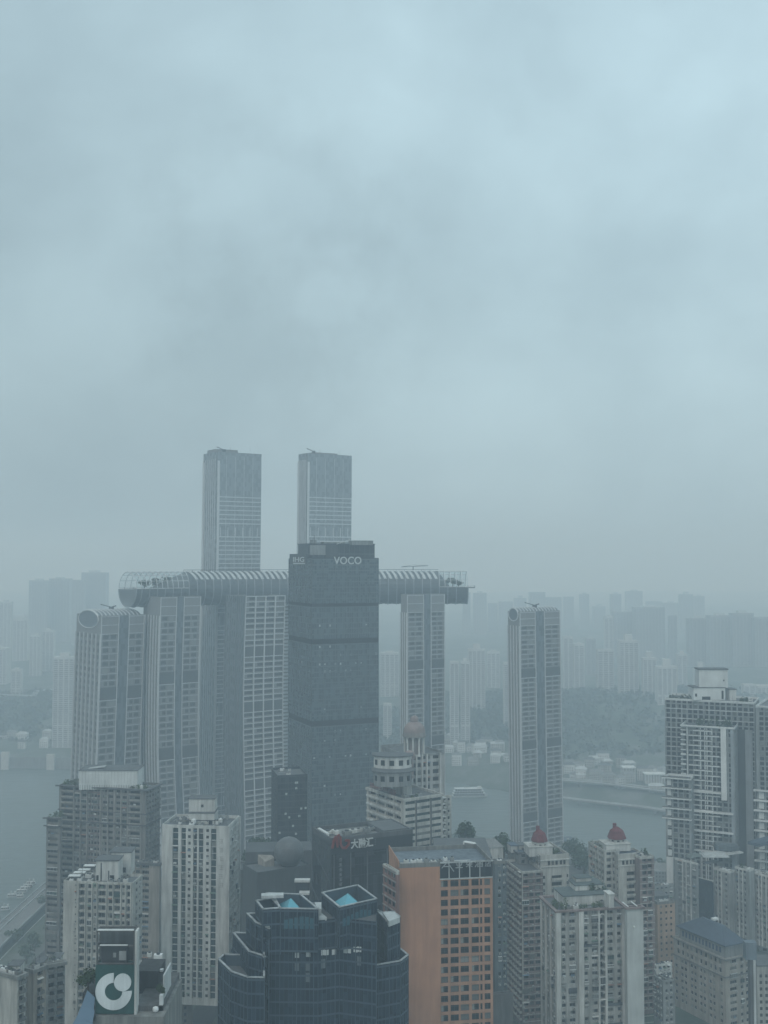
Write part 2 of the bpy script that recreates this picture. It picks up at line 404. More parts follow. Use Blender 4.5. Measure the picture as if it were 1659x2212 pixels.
                if ac and s.rng.random() < ac and not bl:
                    m = MB(); m.box((-.42, -.42, -.32), (.84, 0, 0), (0, .36, 0), (0, 0, .6), 0)
                    m.box((-.5, -.46, -.38), (1.0, 0, 0), (0, .44, 0), (0, 0, .05), 1)
                    m.box((-.28, -.435, -.24), (.44, 0, 0), (0, .02, 0), (0, 0, .44), 1)
                    s.rep('air_conditioner', ('ac',), m, [ACW, FRAMED], fr.p((a0 + .55) if s.rng.random() < .5 else a1 - .55, b - .42, .003), fr.ang)
                if ac and s.rng.random() < .07:
                    m = MB(); w_ = round(a1 - a0 + .3, 1); m.poly([(-w_ / 2, 0, .3), (w_ / 2, 0, .3), (w_ / 2, -.75, 0), (-w_ / 2, -.75, 0)][::-1]); m.poly([(-w_ / 2, 0, .26), (w_ / 2, 0, .26), (w_ / 2, -.75, -.04), (-w_ / 2, -.75, -.04)])
                    s.rep('awning', ('aw', w_), m, [s.rng.choice([AWN1, AWN2, ACW, AWN3])], fr.p((a0 + a1) / 2, t + .05, .003), fr.ang)
                if ac >= .3 and not bl and s.rng.random() < .10:
                    m = MB(); w_ = round(a1 - a0 + .2, 1); dd = .7; m.box((-w_ / 2, -dd, -h / 2 - .25), (w_, 0, 0), (0, dd - .01, 0), (0, 0, .3), 0); m.box((-w_ / 2, -dd, h / 2), (w_, 0, 0), (0, dd - .01, 0), (0, 0, .15), 0)
                    for k_ in range(4): m.box((-w_ / 2 + (w_ - .08) * k_ / 3, -dd, -h / 2 + .05), (.08, 0, 0), (0, .07, 0), (0, 0, h - .05), 0)
                    m.poly([(-w_ / 2, -dd + .04, -h / 2), (w_ / 2, -dd + .04, -h / 2), (w_ / 2, -dd + .04, h / 2), (-w_ / 2, -dd + .04, h / 2)], 1)
                    for sx in (-1, 1): m.poly([(sx * w_ / 2, -dd + .04, -h / 2), (sx * w_ / 2, 0, -h / 2), (sx * w_ / 2, 0, h / 2), (sx * w_ / 2, -dd + .04, h / 2)][::sx], 1)
                    s.rep('enclosed_balcony', ('eb', w_, round(h, 1)), m, [s.rng.choice([WHITEM, FRAME, CONC]), s.rng.choice([G_WIN, G_WIN2, G_WIN3])], fr.p((a0 + a1) / 2, (t + b) / 2, .004), fr.ang)
                if ac and s.rng.random() < .06:
                    m = MB(); 
                    for k_ in range(3): m.poly([(-.7 + k_ * .5, -.5, -.1), (-.3 + k_ * .5, -.5, -.1), (-.3 + k_ * .5, -.5, -.9), (-.7 + k_ * .5, -.5, -.9)])
                    m.box((-.8, -.53, -.1), (1.6, 0, 0), (0, .04, 0), (0, 0, .04))
                    s.rep('laundry', ('la',), m, [s.rng.choice([WHITEM, AWN1, AWN3, PALECAP])], fr.p((a0 + a1) / 2, (t + b) / 2 + .3, .003), fr.ang)
            q(a0, a1, z0, zc)
        q(a, W_, z0, z1)
    def blank(s, fr, z1=None, mi=0):
        s.face(fr, [], z1=z1, mi=mi)
    def roof(s, par=1.0, pt=.3, capm=None, drop=None, roofm=None, over=0, capw=None):
        zt = s.zt; f = s.foot(0)
        m = MB(); drop = par if drop is None else drop
        m.poly([(p.x, p.y, zt - drop) for p in s.foot(-pt)], 0, [(0, 0)] * 4); m.obj('roof', [roofm or ROOFD], s.root, bend=s.bend)
        if par > 0:
            m = MB(); capm = capm or s.wallm
            for fr in (s.R_, s.E_, s.B_, s.L_):
                fr.box(m, over and -over or .0, fr.W - pt - .0, zt - drop, zt + .25, over - .001 if over else .05, -pt, 0)
            m.obj('parapet', [capm], s.root, bend=s.bend)
    def rbox(s, name, x0, x1, y0, y1, dY=0, dep=8, m=None, capm=None, cap=.3, z0=None, ang=None, sub=None):
        """a block on the roof: near face between picture columns x0..x1, top at y0, foot at y1, dY metres behind the corner"""
        Y = s.D + dY
        a = PY(x0, y0, Y); b = PY(x1, y0, Y); z1 = a.z; zf = PY(x0, y1, Y).z if z0 is None else z0
        zf = min(zf, s.zt + 50)
        cx = (a.x + b.x) / 2; w = b.x - a.x
        ang = R(s.deg) if ang is None and hasattr(s, 'deg') else (R(ang) if ang is not None else 0)
        u = Vector((math.cos(ang), math.sin(ang), 0)); v = Vector((-u.y, u.x, 0))
        w = w / max(.5, math.cos(ang)) if abs(ang) < 1 else w
        mb = MB(); o = Vector((cx, Y, zf)) - u * w / 2
        mb.box(o, u * w, v * dep, Vector((0, 0, z1 - zf)), 0)
        ob = mb.obj(name, [m or s.wallm], s.root)
        if cap:
            c = MB(); c.box(o - u * .35 - v * .35 + Vector((0, 0, z1 - zf + .004)), u * (w + .7), v * (dep + .7), Vector((0, 0, cap)), 0)
            c.obj('roof_slab', [capm or ROOFD], s.root)
        return o, u, v, w, zf, z1
    def done(s):
        s.wall.obj('wall', [s.wallm] + getattr(s, 'walls2', []), s.root, bend=s.bend)
        for k, m in s.extra.items():
            mm = s.pm.get(k, LOUV) if hasattr(s, 'pm') else LOUV
            m.obj(k, mm if isinstance(mm, list) else [mm], s.root, bend=s.bend)
        base = s.root.location
        for name, L_ in s.reps.items():
            def score(q):
                x, y = proj(q[3]); vis = 1 if -10 < x < 1670 and y < 2225 else 0
                return (-vis, q[3].y * 1.0 + s.rng.random() * 18)
            L_.sort(key=score)
            for (key, mb, mats, pos, ang) in L_[:100]:
                kk = (key, tuple(m.name for m in mats))
                if kk not in MESHCACHE: MESHCACHE[kk] = mb.mesh(name, mats)
                o = bpy.data.objects.new(name, MESHCACHE[kk]); COL.objects.link(o); o.parent = s.root
                p = pos - base
                if s.bend: p.x += s.bend(pos.z)
                o.location = p; o.rotation_euler = (0, 0, ang)
            rest = L_[100:]
            if rest:
                big = MB(); ml = []; 
                for (key, mb, mats, pos, ang) in rest:
                    mm = {}
                    for k, m in enumerate(mats):
                        if m not in ml: ml.append(m)
                        mm[k] = ml.index(m)
                    p = pos.copy()
                    if s.bend: p.x += s.bend(pos.z)
                    big.add(mb, Matrix.Translation(p) @ Matrix.Rotation(ang, 4, 'Z'), mm)
                o = big.obj(name, ml, s.root); o['kind'] = 'stuff'
        return s
def S(fr, y, lst, K, *more):
    """picture columns -> metres along the facade"""
    return [(fr.a(x0, y), fr.a(x1, y), K) for x0, x1 in lst]
def even(W_, w, gap, a0=1.2, a1=None, K=None):
    o = []; a = a0; a1 = W_ - a0 if a1 is None else a1
    n = max(1, int((a1 - a0 + gap) / (w + gap))); tot = n * w + (n - 1) * gap; a = a0 + ((a1 - a0) - tot) / 2
    for k in range(n): o.append((a, a + w, K or {})); a += w + gap
    return o

def curtain(root, fr, z0, z1, mod=1.5, fh=3.6, band=.9, gm=None, bm=None, proud=.1, mull=.07, fins=None, bend=None, bandout=.06, glassname='glass_wall', framename='facade_frame', big=0):
    g = MB(); f = MB(); n = int((z1 - z0) / fh)
    vis = [i for i in range(n + 1) if proj(fr.p(fr.W / 2, z1 - i * fh, 0))[1] < 2300]
    n = len(vis); zl = max(z0, z1 - n * fh)
    for i in range(n):
        t = z1 - i * fh; b = max(t - fh, z0)
        g.poly([fr.p(0, b), fr.p(fr.W, b), fr.p(fr.W, t), fr.p(0, t)], 0, [(0, b), (fr.W, b), (fr.W, t), (0, t)])
        if band: fr.box(f, .02, fr.W - .02, t - band, t - .02, .005, bandout, 0)
    if zl > z0: g.poly([fr.p(0, z0), fr.p(fr.W, z0), fr.p(fr.W, zl), fr.p(0, zl)], 0, [(0, z0), (fr.W, z0), (fr.W, zl), (0, zl)])
    k = max(1, int(round(fr.W / mod)))
    for i in range(k + 1):
        a = fr.W * i / k; ww = mull * (2.2 if big and i % big == 0 else 1)
        fr.box(f, max(.01, a - ww / 2), min(fr.W - .01, a + ww / 2), zl, z1 - .01, .004, proud * (1.8 if big and i % big == 0 else 1), 0, seg=(n if bend else 1))
    return g, f

# ------------------------------------------------------------------ writing
def text_mb(body, size, ext=.12, off=.0, space=1.0):
    cu = bpy.data.curves.new('t', 'FONT'); cu.body = body; cu.size = size; cu.extrude = ext / 2; cu.offset = off
    cu.align_x = 'CENTER'; cu.align_y = 'CENTER'; cu.space_character = space; cu.resolution_u = 3
    o = bpy.data.objects.new('t', cu); COL.objects.link(o)
    dg = bpy.context.evaluated_depsgraph_get(); me = bpy.data.meshes.new_from_object(o.evaluated_get(dg))
    b = MB()
    for p in me.polygons:
        b.poly([me.vertices[i].co for i in p.vertices])
    bpy.data.objects.remove(o); bpy.data.curves.remove(cu); bpy.data.meshes.remove(me)
    xs = [v[0] for v in b.v]; ys = [v[1] for v in b.v]
    if xs:
        b.bb = (min(xs), max(xs), min(ys), max(ys))
    return b
def sign(parent, name, fr, body, x0, x1, y0, y1, out=.3, mat_=None, ext=.25, off=0, fallback=None):
    """lettering that fills a rectangle of the facade given in picture coordinates"""
    b = text_mb(body, 1.0, .1, off)
    if not b.f: return None
    X0, X1, Y0, Y1 = b.bb
    a0 = fr.a(x0, (y0 + y1) / 2); a1 = fr.a(x1, (y0 + y1) / 2)
    pm = fr.p((a0 + a1) / 2, 0)
    zt = PY((x0 + x1) / 2, y0, pm.y).z; zb_ = PY((x0 + x1) / 2, y1, pm.y).z
    sx = (a1 - a0) / (X1 - X0); sz = (zt - zb_) / (Y1 - Y0)
    c = MB(); c.f = b.f; c.m = b.m; c.uv = b.uv
    c.v = [tuple(fr.p(a0 + (v[0] - X0) * sx, zb_ + (v[1] - Y0) * sz, out + v[2] * (ext / .1))) for v in b.v]
    return c.obj(name, [mat_ or LETTER], parent)

def marks(parent, name, fr, x0, x1, y0, y1, seed, out, m_, ext=.12):
    """a worn sign character too faint to read: a few short strokes filling its square"""
    r = random.Random(seed); a0 = fr.a(x0, y0); a1 = fr.a(x1, y0); py = fr.p((a0 + a1) / 2, 0).y; zt = PY(x0, y0, py).z; zb = PY(x0, y1, py).z; w = a1 - a0; h = zt - zb; mb = MB(); t = min(w, h) * .11
    for k in range(3):
        z = zb + h * (.12 + .36 * k); e = r.uniform(0, .25); fr.box(mb, a0 + w * e, a1 - w * r.uniform(0, .25), z, z + t, out, out + ext, 0)
    for k in range(r.choice([1, 2])):
        a = a0 + w * r.uniform(.25, .7); fr.box(mb, a, a + t, zb + h * r.uniform(0, .2), zt - h * r.uniform(0, .2), out - .01, out + ext - .02, 0)
    return mb.obj(name, [m_], parent)

# ================================================================== SETTING
NEAR = [(-900, -300), (-360, 560), (-306, 700), (-303, 1000), (-290, 1090), (-215, 1165), (-60, 1190), (90, 1178), (175, 1128), (262, 1042), (330, 960), (480, 850), (800, 640), (1500, 300), (1800, -300)]
FAR = [(-6000, 1650), (-900, 1612), (-560, 1608), (-300, 1600), (-100, 1580), (105, 1502), (230, 1402), (330, 1312), (560, 1130), (900, 900), (1500, 640), (6000, -300), (6000, 9000), (-6000, 9000)]
def inside(P, x, y):
    c = False; n = len(P); j = n - 1
    for i in range(n):
        xi, yi = P[i]; xj, yj = P[j]
        if (yi > y) != (yj > y) and x < (xj - xi) * (y - yi) / (yj - yi) + xi: c = not c
        j = i
    return c
def edist(P, x, y):
    m = 1e9
    for i in range(len(P)):
        ax, ay = P[i]; bx, by = P[(i + 1) % len(P)]
        dx, dy = bx - ax, by - ay; t = max(0, min(1, ((x - ax) * dx + (y - ay) * dy) / (dx * dx + dy * dy)))
        m = min(m, math.hypot(x - ax - dx * t, y - ay - dy * t))
    return m
def sm(a, b, x):
    t = max(0, min(1, (x - a) / (b - a))); return t * t * (3 - 2 * t)
def ground_h(x, y):
    if inside(NEAR, x, y):
        d = edist(NEAR, x, y)
        plat = 80 - 52 * sm(600, 930, y)
        return min(min(16, d * 1.2) + max(0, d - 14) * .27, plat)
    if inside(FAR, x, y):
        d = edist(FAR, x, y)
        h = min(14, d * .5) + max(0, d - 30) * .05 * 1
        h = min(h, 60)
        nz = mnoise.noise(Vector((x / 420, y / 420, 2.2))) * .5 + .5
        k = sm(60, 420, d)
        h += k * nz * 38
        # the wooded hill across the river on the right, and the bank on the left
        h += 22 * math.exp(-(((x - 430) / 190) ** 2 + ((y - 1800) / 180) ** 2)) + 8 * math.exp(-(((x - 180) / 160) ** 2 + ((y - 1900) / 150) ** 2))
        h += 10 * math.exp(-(((x + 700) / 230) ** 2 + ((y - 1950) / 190) ** 2))
        return h
    return -9.0
def axis(lo, hi, fine0, fine1, f, c):
    v = []; x = lo
    while x < hi: v.append(x); x += f if fine0 <= x < fine1 else c
    v.append(hi); return v
def build_ground():
    xs = axis(-5800, 5800, -1000, 1300, 20, 300); ys = axis(-280, 8800, 200, 2500, 20, 300)
    v = [(x, y, ground_h(x, y)) for y in ys for x in xs]; nx = len(xs)
    f = [(j * nx + i, j * nx + i + 1, (j + 1) * nx + i + 1, (j + 1) * nx + i) for j in range(len(ys) - 1) for i in range(nx - 1)]
    me = bpy.data.meshes.new('ground'); me.from_pydata(v, [], f)
    me.polygons.foreach_set('use_smooth', [True] * len(f))
    m, n, b = newmat('ground_earth')
    ge = n.nodes.new("ShaderNodeNewGeometry"); a = n.nodes.new("ShaderNodeTexNoise"); a.inputs['Scale'].default_value = .02; a.inputs['Detail'].default_value = 9; a.inputs['Roughness'].default_value = .7
    n.links.new(ge.outputs['Position'], a.inputs['Vector'])
    c = n.nodes.new("ShaderNodeValToRGB"); e = c.color_ramp.elements
    e[0].position = .38; e[0].color = (.035, .05, .03, 1); e[1].position = .62; e[1].color = (.13, .13, .12, 1)
    x = e.new(.5); x.color = (.06, .075, .05, 1)
    n.links.new(a.outputs[0], c.inputs[0]); n.links.new(c.outputs[0], b.inputs['Base Color']); b.inputs['Roughness'].default_value = .95
    me.materials.append(m); o = bpy.data.objects.new('ground', me); COL.objects.link(o); tag(o, kind='structure')
build_ground()
def build_water():
    m, n, b = newmat('river_water')
    ge = n.nodes.new("ShaderNodeNewGeometry"); mp = n.nodes.new("ShaderNodeMapping"); mp.inputs['Scale'].default_value = (.03, .09, .1); mp.inputs['Rotation'].default_value = (0, 0, .5)
    n.links.new(ge.outputs['Position'], mp.inputs[0])
    a = n.nodes.new("ShaderNodeTexNoise"); a.inputs['Scale'].default_value = 1; a.inputs['Detail'].default_value = 6
    n.links.new(mp.outputs[0], a.inputs['Vector'])
    a2 = n.nodes.new("ShaderNodeTexNoise"); a2.inputs['Scale'].default_value = .011; a2.inputs['Detail'].default_value = 6; a2.inputs['Distortion'].default_value = 1
    n.links.new(ge.outputs['Position'], a2.inputs['Vector'])
    c = n.nodes.new("ShaderNodeMix"); c.data_type = 'RGBA'; c.inputs[6].default_value = (.045, .065, .062, 1); c.inputs[7].default_value = (.095, .115, .10, 1)
    n.links.new(a2.outputs[0], c.inputs[0]); n.links.new(c.outputs[2], b.inputs['Base Color'])
    bp = n.nodes.new("ShaderNodeBump"); bp.inputs['Strength'].default_value = 1.0; bp.inputs['Distance'].default_value = 1.6
    n.links.new(a.outputs[0], bp.inputs['Height']); n.links.new(bp.outputs[0], b.inputs['Normal'])
    r = n.nodes.new("ShaderNodeMapRange"); r.inputs[3].default_value = .25; r.inputs[4].default_value = .5
    n.links.new(a2.outputs[0], r.inputs[0]); n.links.new(r.outputs[0], b.inputs['Roughness'])
    w = MB(); w.poly([(-5780, -270, 0), (5780, -270, 0), (5780, 4000, 0), (-5780, 4000, 0)], 0)
    o = w.obj('river_water', [m]); tag(o, kind='structure')
build_water()
# air
hz = MB(); hz.box((-6000, -300, -12), (12000, 0, 0), (0, 9300, 0), (0, 0, 432), 0)
hm = bpy.data.materials.new('haze'); hm.use_nodes = True; hn = hm.node_tree; hn.nodes.clear()
ho = hn.nodes.new('ShaderNodeOutputMaterial'); pv = hn.nodes.new('ShaderNodeVolumePrincipled')
pv.inputs['Color'].default_value = (.77, .895, 1.0, 1); pv.inputs['Absorption Color'].default_value = (1, 1, 1, 1); pv.inputs['Density'].default_value = .00055; pv.inputs['Anisotropy'].default_value = .2
hn.links.new(pv.outputs[0], ho.inputs['Volume'])
tag(hz.obj('haze', [hm]), 'pale blue grey haze that fills the air over the city and river', None, kind='stuff')

# ================================================================== TWIN-RIVER TOWERS
def res_tower(name_label, xl, xc, xr, ytop, D, th, strip, fh, bands, bend=None, zb=28, nleft=6, vault=None, seed=1, topfrieze=44, bandrows=1, grp=None, lft=True):
    b = Bld('residential_tower', name_label, 'tower', xl, xc, xr, ytop, D, th, zb=zb, bend=bend, seed=seed, wall=TOWERW, group='slender towers standing at the meeting of the rivers')
    b.walls2 = [TOWERL]; b.pm = {'facade_frame': TOWERL, 'glass_strip': G_TOW, 'louvre': LOUV}
    fr = b.R_; y = ytop + 60
    s0, s1 = fr.a(strip[0], y), fr.a(strip[1], y); Wr = fr.W
    top = b.zt - (PY(xc, ytop, D).z - PY(xc, ytop + topfrieze, D).z)
    bz = set(bands); sk = tuple(i for k in bands for i in (k, k + 1))
    KW = dict(h=fh * .66, dep=.6, head=fh * .17, skip=sk)
    KB = dict(h=fh * 1.15, dep=.9, head=fh * .15, louv=True)
    def panel(a0, a1):
        w = a1 - a0; u = w / 11.0
        return [(a0 + 1.3 * u, a0 + 4.9 * u), (a0 + 6.0 * u, a0 + 9.6 * u)]
    # the panels: openings except in the refuge floors
    segs = []
    for a0, a1 in ((.6, s0), (s1, Wr - .6)):
        for p in panel(a0, a1): segs.append((p[0], p[1], KW))
    b.face(fr, segs, z1=top, fh=fh, glass=G_TWL, frame=FRAME)
    b.wall.poly([fr.p(0, top), fr.p(s0, top), fr.p(s0, b.zt), fr.p(0, b.zt)], 0)
    b.wall.poly([fr.p(s0, top), fr.p(s1, top), fr.p(s1, b.zt), fr.p(s0, b.zt)], 0)
    b.wall.poly([fr.p(s1, top), fr.p(Wr, top), fr.p(Wr, b.zt), fr.p(s1, b.zt)], 0)
    h = b.zt - zb; seg = 12
    gs = b.part('glass_strip')
    for k in range(seg * 2):
        za = zb + h * k / seg / 2; zc = zb + h * (k + 1) / seg / 2
        gs.poly([fr.p(s0, za, .12), fr.p(s1, za, .12), fr.p(s1, zc, .12), fr.p(s0, zc, .12)], 0, [(0, za), (s1 - s0, za), (s1 - s0, zc), (0, zc)])
    fin = led = b.part('facade_frame')
    for a in (.05, s0 - .45, s1, Wr - .5): fr.box(fin, a, a + .45, zb, b.zt, .02, .8, 0, seg=seg)
    n = int((top - zb) / fh)
    for i in range(n):
        z = top - i * fh
        for a0, a1 in ((.5, s0 - .45), (s1 + .45, Wr - .5)):
            if i in sk:
                if i in bz:
                    lv = MB(); fr.box(lv, a0, a1, z - 2 * fh + .3, z - .2, .01, .1, 0); lv.obj('louvre', [LOUV], b.root, bend=b.bend)
                    fr.box(led, a0, a1, z - 2 * fh - .1, z - 2 * fh + .3, .02, .75, 0)
            else:
                fr.box(led, a0, a1, z - .28, z, .02, .32 if i % 1 == 0 else .2, 0)
    for z in (b.zt - .5, (b.zt + top) / 2, top):    # the plain frieze at the head of the tower
        for a0, a1 in ((.5, s0 - .45), (s1 + .45, Wr - .5)): fr.box(led, a0, a1, z - .4, z, .33, .6, 0)
    # side face: fins with window columns between
    fl = b.L_; m = nleft; cw = fl.W / m
    K2 = dict(h=fh * .6, dep=.5, head=fh * .2)
    ltop = top
    if lft: b.face(fl, [(cw * k + cw * .28, cw * (k + 1) - cw * .2, K2) for k in range(m)], z1=ltop, fh=fh, glass=G_TWL, frame=FRAMED)
    else: b.face(fl, [], z1=ltop)
    b.wall.poly([fl.p(0, ltop), fl.p(fl.W, ltop), fl.p(fl.W, b.zt), fl.p(0, b.zt)], 0)
    for k in range(m + 1): fr2 = fl.box(fin, max(0, cw * k - .35), min(fl.W, cw * k + .35), zb, ltop, .02, .9, 0, seg=seg)
    b.blank(b.B_); b.blank(b.E_)
    if vault:
        r = vault; g = MB(); rib = MB(); disc = MB()
        wl = b.Wl; c0 = b.C + b.l * (wl / 2) ; rr = wl * .40
        # barrel vault of glass along the long side with pale ribs over it, its round end on the narrow face
        N = 14; zc = b.zt - r * .45
        for i in range(N):
            t0 = math.pi * i / N; t1 = math.pi * (i + 1) / N
            P = lambda t, a: (c0 + b.r * a + b.l * (rr * math.cos(t)) + Vector((0, 0, 0))) + Vector((0, 0, zc - c0.z + r * math.sin(t)))
            g.poly([P(t0, .2), P(t0, b.Wr), P(t1, b.Wr), P(t1, .2)], 0)
        k = 0; a = .3
        while a < b.Wr:
            pts = [P(math.pi * i / 10, a) + Vector((0, 0, .25)) for i in range(11)]; rib = MB()
            for q in range(10): rib.tube(pts[q], pts[q + 1], .55, 0, 5)
            rib.obj('vault_rib', [TOWERL], b.root, bend=b.bend)
            a += 3.6
        cc = c0 - b.r * .35 + Vector((0, 0, zc - c0.z))
        pts = [cc + b.l * (rr * math.cos(t)) + Vector((0, 0, r * math.sin(t))) for t in [2 * math.pi * i / 24 for i in range(24)]]
        disc.poly(pts[::-1], 0); ring = MB()
        for i in range(24): ring.tube(pts[i], pts[(i + 1) % 24], .5, 0, 5)
        g.obj('vault_roof', [G_TOW], b.root, bend=b.bend); disc.obj('round_window', [G_TOW], b.root, bend=b.bend); ring.obj('window_ring', [TOWERL], b.root, bend=b.bend)
        # maintenance cradle arm on the roof
        cr = MB(); q = c0 + b.r * (b.Wr * .52) + Vector((0, 0, zc - c0.z + r))
        cr.box(q - Vector((2, 1, 0)), (4, 0, 0), (0, 2, 0), (0, 0, 2.2)); cr.tube(q + Vector((0, 0, 2)), q + Vector((-9, -2, 4.5)), .35); cr.tube(q + Vector((0, 0, 2)), q + Vector((4, 0, 3.2)), .5)
        cr.obj('maintenance_crane', [DARKM], b.root, bend=b.bend)
    b.roof(par=.8)
    return b.done()

res_tower('leftmost slender tower with a barrel-vaulted roof and a round window', 166, 219, 312, 1331, 930, 38, (257, 278), 5.55,
          (8, 20, 32), bend=lambda d: -3.2 * d / 141, vault=7.5, seed=11, topfrieze=39)
res_tower('slender curved tower under the left end of the sky bridge', 311, 347, 434, 1290, 942, 36, (382, 397), 5.3,
          (9, 21, 33), bend=lambda d: -1.6 * math.sin(math.pi * min(1, d / 190)) + (2.2 * ((d - 120) / 90) ** 2 if d > 120 else 0), seed=12, topfrieze=40)
res_tower('slender tower under the right part of the sky bridge, behind the pink dome', 866, 879, 960, 1285, 985, 33, (915, 930), 4.25,
          (10, 26, 42), seed=13, nleft=3, topfrieze=38, lft=False)
res_tower('rightmost slender tower with curled roof ribs, standing alone by the river', 1097, 1122, 1209, 1322, 965, 33, (1156, 1175), 4.12,
          (9, 24, 39), bend=lambda d: 1.5 * d / 190, vault=5.5, seed=14, nleft=4, topfrieze=30, lft=False)

def grid_tower():
    """tower in front of the bridge's middle, all windows in a light grid"""
    b = Bld('residential_tower', 'broad slender tower with a pale grid of windows, left of the dark signed hotel tower', 'tower', 490, 531, 616, 1288, 960, 36, zb=28, wall=TOWERW, seed=15,
            group='slender towers standing at the meeting of the rivers', bend=lambda d: -1.8 * math.sin(math.pi * min(1, d / 185)) )
    b.pm = {'facade_frame': TOWERL, 'glass_wall': G_TOW, 'louvre': LOUV}
    fr = b.R_; fh = 4.75; cw = fr.W / 4; sk = (9, 10, 19, 20, 33, 34)
    b.face(fr, [(cw * k + .7, cw * (k + 1) - .7, dict(h=fh * .62, dep=.6, head=.75, skip=sk)) for k in range(4)], fh=fh, glass=G_TWL, frame=FRAMED)
    fin = led = b.part('facade_frame')
    for k in range(5): fr.box(fin, max(0, cw * k - .4), min(fr.W, cw * k + .4), 28, b.zt, .02, .9, 0, seg=12)
    for i in range(int((b.zt - 28) / fh)):
        z = b.zt - i * fh
        if i not in sk: fr.box(led, .4, fr.W - .4, z - .55, z, .02, .7, 0)
        elif i in (9, 19, 33): fr.box(led, .4, fr.W - .4, z - .5, z, .02, .7, 0)
        if i in (9, 19, 33): lv = MB(); fr.box(lv, .5, fr.W - .5, z - 2 * fh + .2, z - .6, .03, .1, 0); lv.obj('louvre', [LOUV], b.root, bend=b.bend)
    fl = b.L_; m = 9; cw = fl.W / m; b.blank(fl)
    g = b.part('glass_wall')
    for k in range(24):
        za = 28 + (b.zt - 28) * k / 24; zc = 28 + (b.zt - 28) * (k + 1) / 24
        fl.box(g, .1, fl.W - .1, za, zc, .02, .2, 0)
    f2 = MB()
    for k in range(m + 1): fl.box(f2, max(0, cw * k - .25), min(fl.W, cw * k + .25), 28, b.zt, .21, .8, 0, seg=12)
    f2.obj('side_fin_frame', [mat('grey_fin', (.17, .18, .185))], b.root, bend=b.bend)
    b.blank(b.B_); b.blank(b.E_); b.roof(par=.8); b.done()
grid_tower()

def tall_tower(label, xl, xc, xr, ytop, D, th, cap, seed, light=0, zlow=28, bend=None):
    b = Bld('office_tower', label, 'tower', xl, xc, xr, ytop, D, th, zb=28, wall=TOWERW, seed=seed, bend=bend)
    b.pm = {'glass_wall': glassmat('tall_tower_glass_hazed', (.12, .14, .155), (.2, .225, .24), 2, 4.1, .2, .6), 'facade_frame': TOWERL}  # glass colour lightened to paint in the paleness that fog gives these towers
    for fr in (b.B_, b.E_, b.L_, b.R_): b.blank(fr)
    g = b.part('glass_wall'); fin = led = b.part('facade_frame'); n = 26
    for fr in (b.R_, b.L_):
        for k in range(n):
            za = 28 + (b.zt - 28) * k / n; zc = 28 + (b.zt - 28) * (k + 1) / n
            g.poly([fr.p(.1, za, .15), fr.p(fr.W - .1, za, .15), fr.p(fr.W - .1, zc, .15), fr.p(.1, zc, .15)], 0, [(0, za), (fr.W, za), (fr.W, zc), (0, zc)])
    fh = 4.1; fr = b.R_
    for i in range(10, int((b.zt - 28) / fh)):
        z = b.zt - i * fh
        if i % 20 in (17, 18) and i > 10:
            if i % 20 == 17:
                for k in range(6): fr.box(fin, fr.W * (k + .5) / 6 - .3, fr.W * (k + .5) / 6 + .3, z - 2 * fh, z, .16, .4, 0)
            continue
        fr.box(led, .6, fr.W - .6, z - .9, z, .16, .55, 0)
    for k in range(2, 9, 2): fr.box(fin, fr.W * k / 10 - .15, fr.W * k / 10 + .15, 28, b.zt - 4, .15, .3, 0, seg=n)
    fl = b.L_
    for k in range(7): fl.box(fin, fl.W * k / 7 + .1, fl.W * k / 7 + .7, 28, b.zt - 6, .16, .7, 0, seg=n)
    b.R_.box(fin, 0.02, 2.2, 28, b.zt - 8, .17, .9, 0, seg=n)
    fl.box(fin, .05, 3.2, 28, b.zt - 8, .17, 1.1, 0, seg=n)
    b.roof(par=1)
    # plant screen on the head
    mb = MB(); p0 = b.C + b.r * b.Wr * cap[0] + b.l * 4; mb.box(Vector((p0.x, p0.y, b.zt - 1)), b.r * b.Wr * (cap[1] - cap[0]), b.l * (b.Wl * .6), (0, 0, cap[2] + 1))
    mb.obj('plant_screen', [TOWERW], b.root, bend=b.bend)
    cr = MB(); q = b.C + b.r * b.Wr * .14 + b.l * 3; q.z = b.zt; cr.box(q, (3, 0, 0), (0, 2, 0), (0, 0, 3)); cr.tube(q + Vector((1, 1, 2.5)), q + Vector((-5, -2, 5)), .4)
    cr.obj('maintenance_crane', [DARKM], b.root, bend=b.bend)
    for x in (.35, .8):
        a = MB(); q = b.C + b.r * b.Wr * x + b.l * 6; q.z = b.zt + cap[2]; a.tube(q, q + Vector((0, 0, 3)), .12); a.obj('antenna', [DARKM], b.root, bend=b.bend)
    return b.done()
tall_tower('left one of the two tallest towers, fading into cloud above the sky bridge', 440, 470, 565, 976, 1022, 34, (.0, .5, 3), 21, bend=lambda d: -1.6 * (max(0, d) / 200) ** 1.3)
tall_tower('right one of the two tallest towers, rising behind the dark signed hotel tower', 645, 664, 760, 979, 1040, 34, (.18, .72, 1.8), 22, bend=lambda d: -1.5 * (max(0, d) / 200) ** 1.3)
# the pale louvred flank seen in the gap beside the grid tower
def flank():
    b = Bld('residential_tower', 'pale louvred tower flank squeezed between the grid tower and the dark hotel tower', 'tower', 596, 612, 640, 1302, 1045, 30, zb=28, wall=TOWERL, seed=25,
            group='slender towers standing at the meeting of the rivers')
    b.pm = {'facade_frame': TOWERW}
    for fr in (b.B_, b.E_, b.L_, b.R_): b.blank(fr)
    for i in range(int((b.zt - 28) / 3.4)): b.R_.box(b.part('facade_frame'), .3, b.R_.W - .3, b.zt - i * 3.4 - 1.2, b.zt - i * 3.4, .02, .5, 0)
    b.roof(par=.6); b.done()
flank()

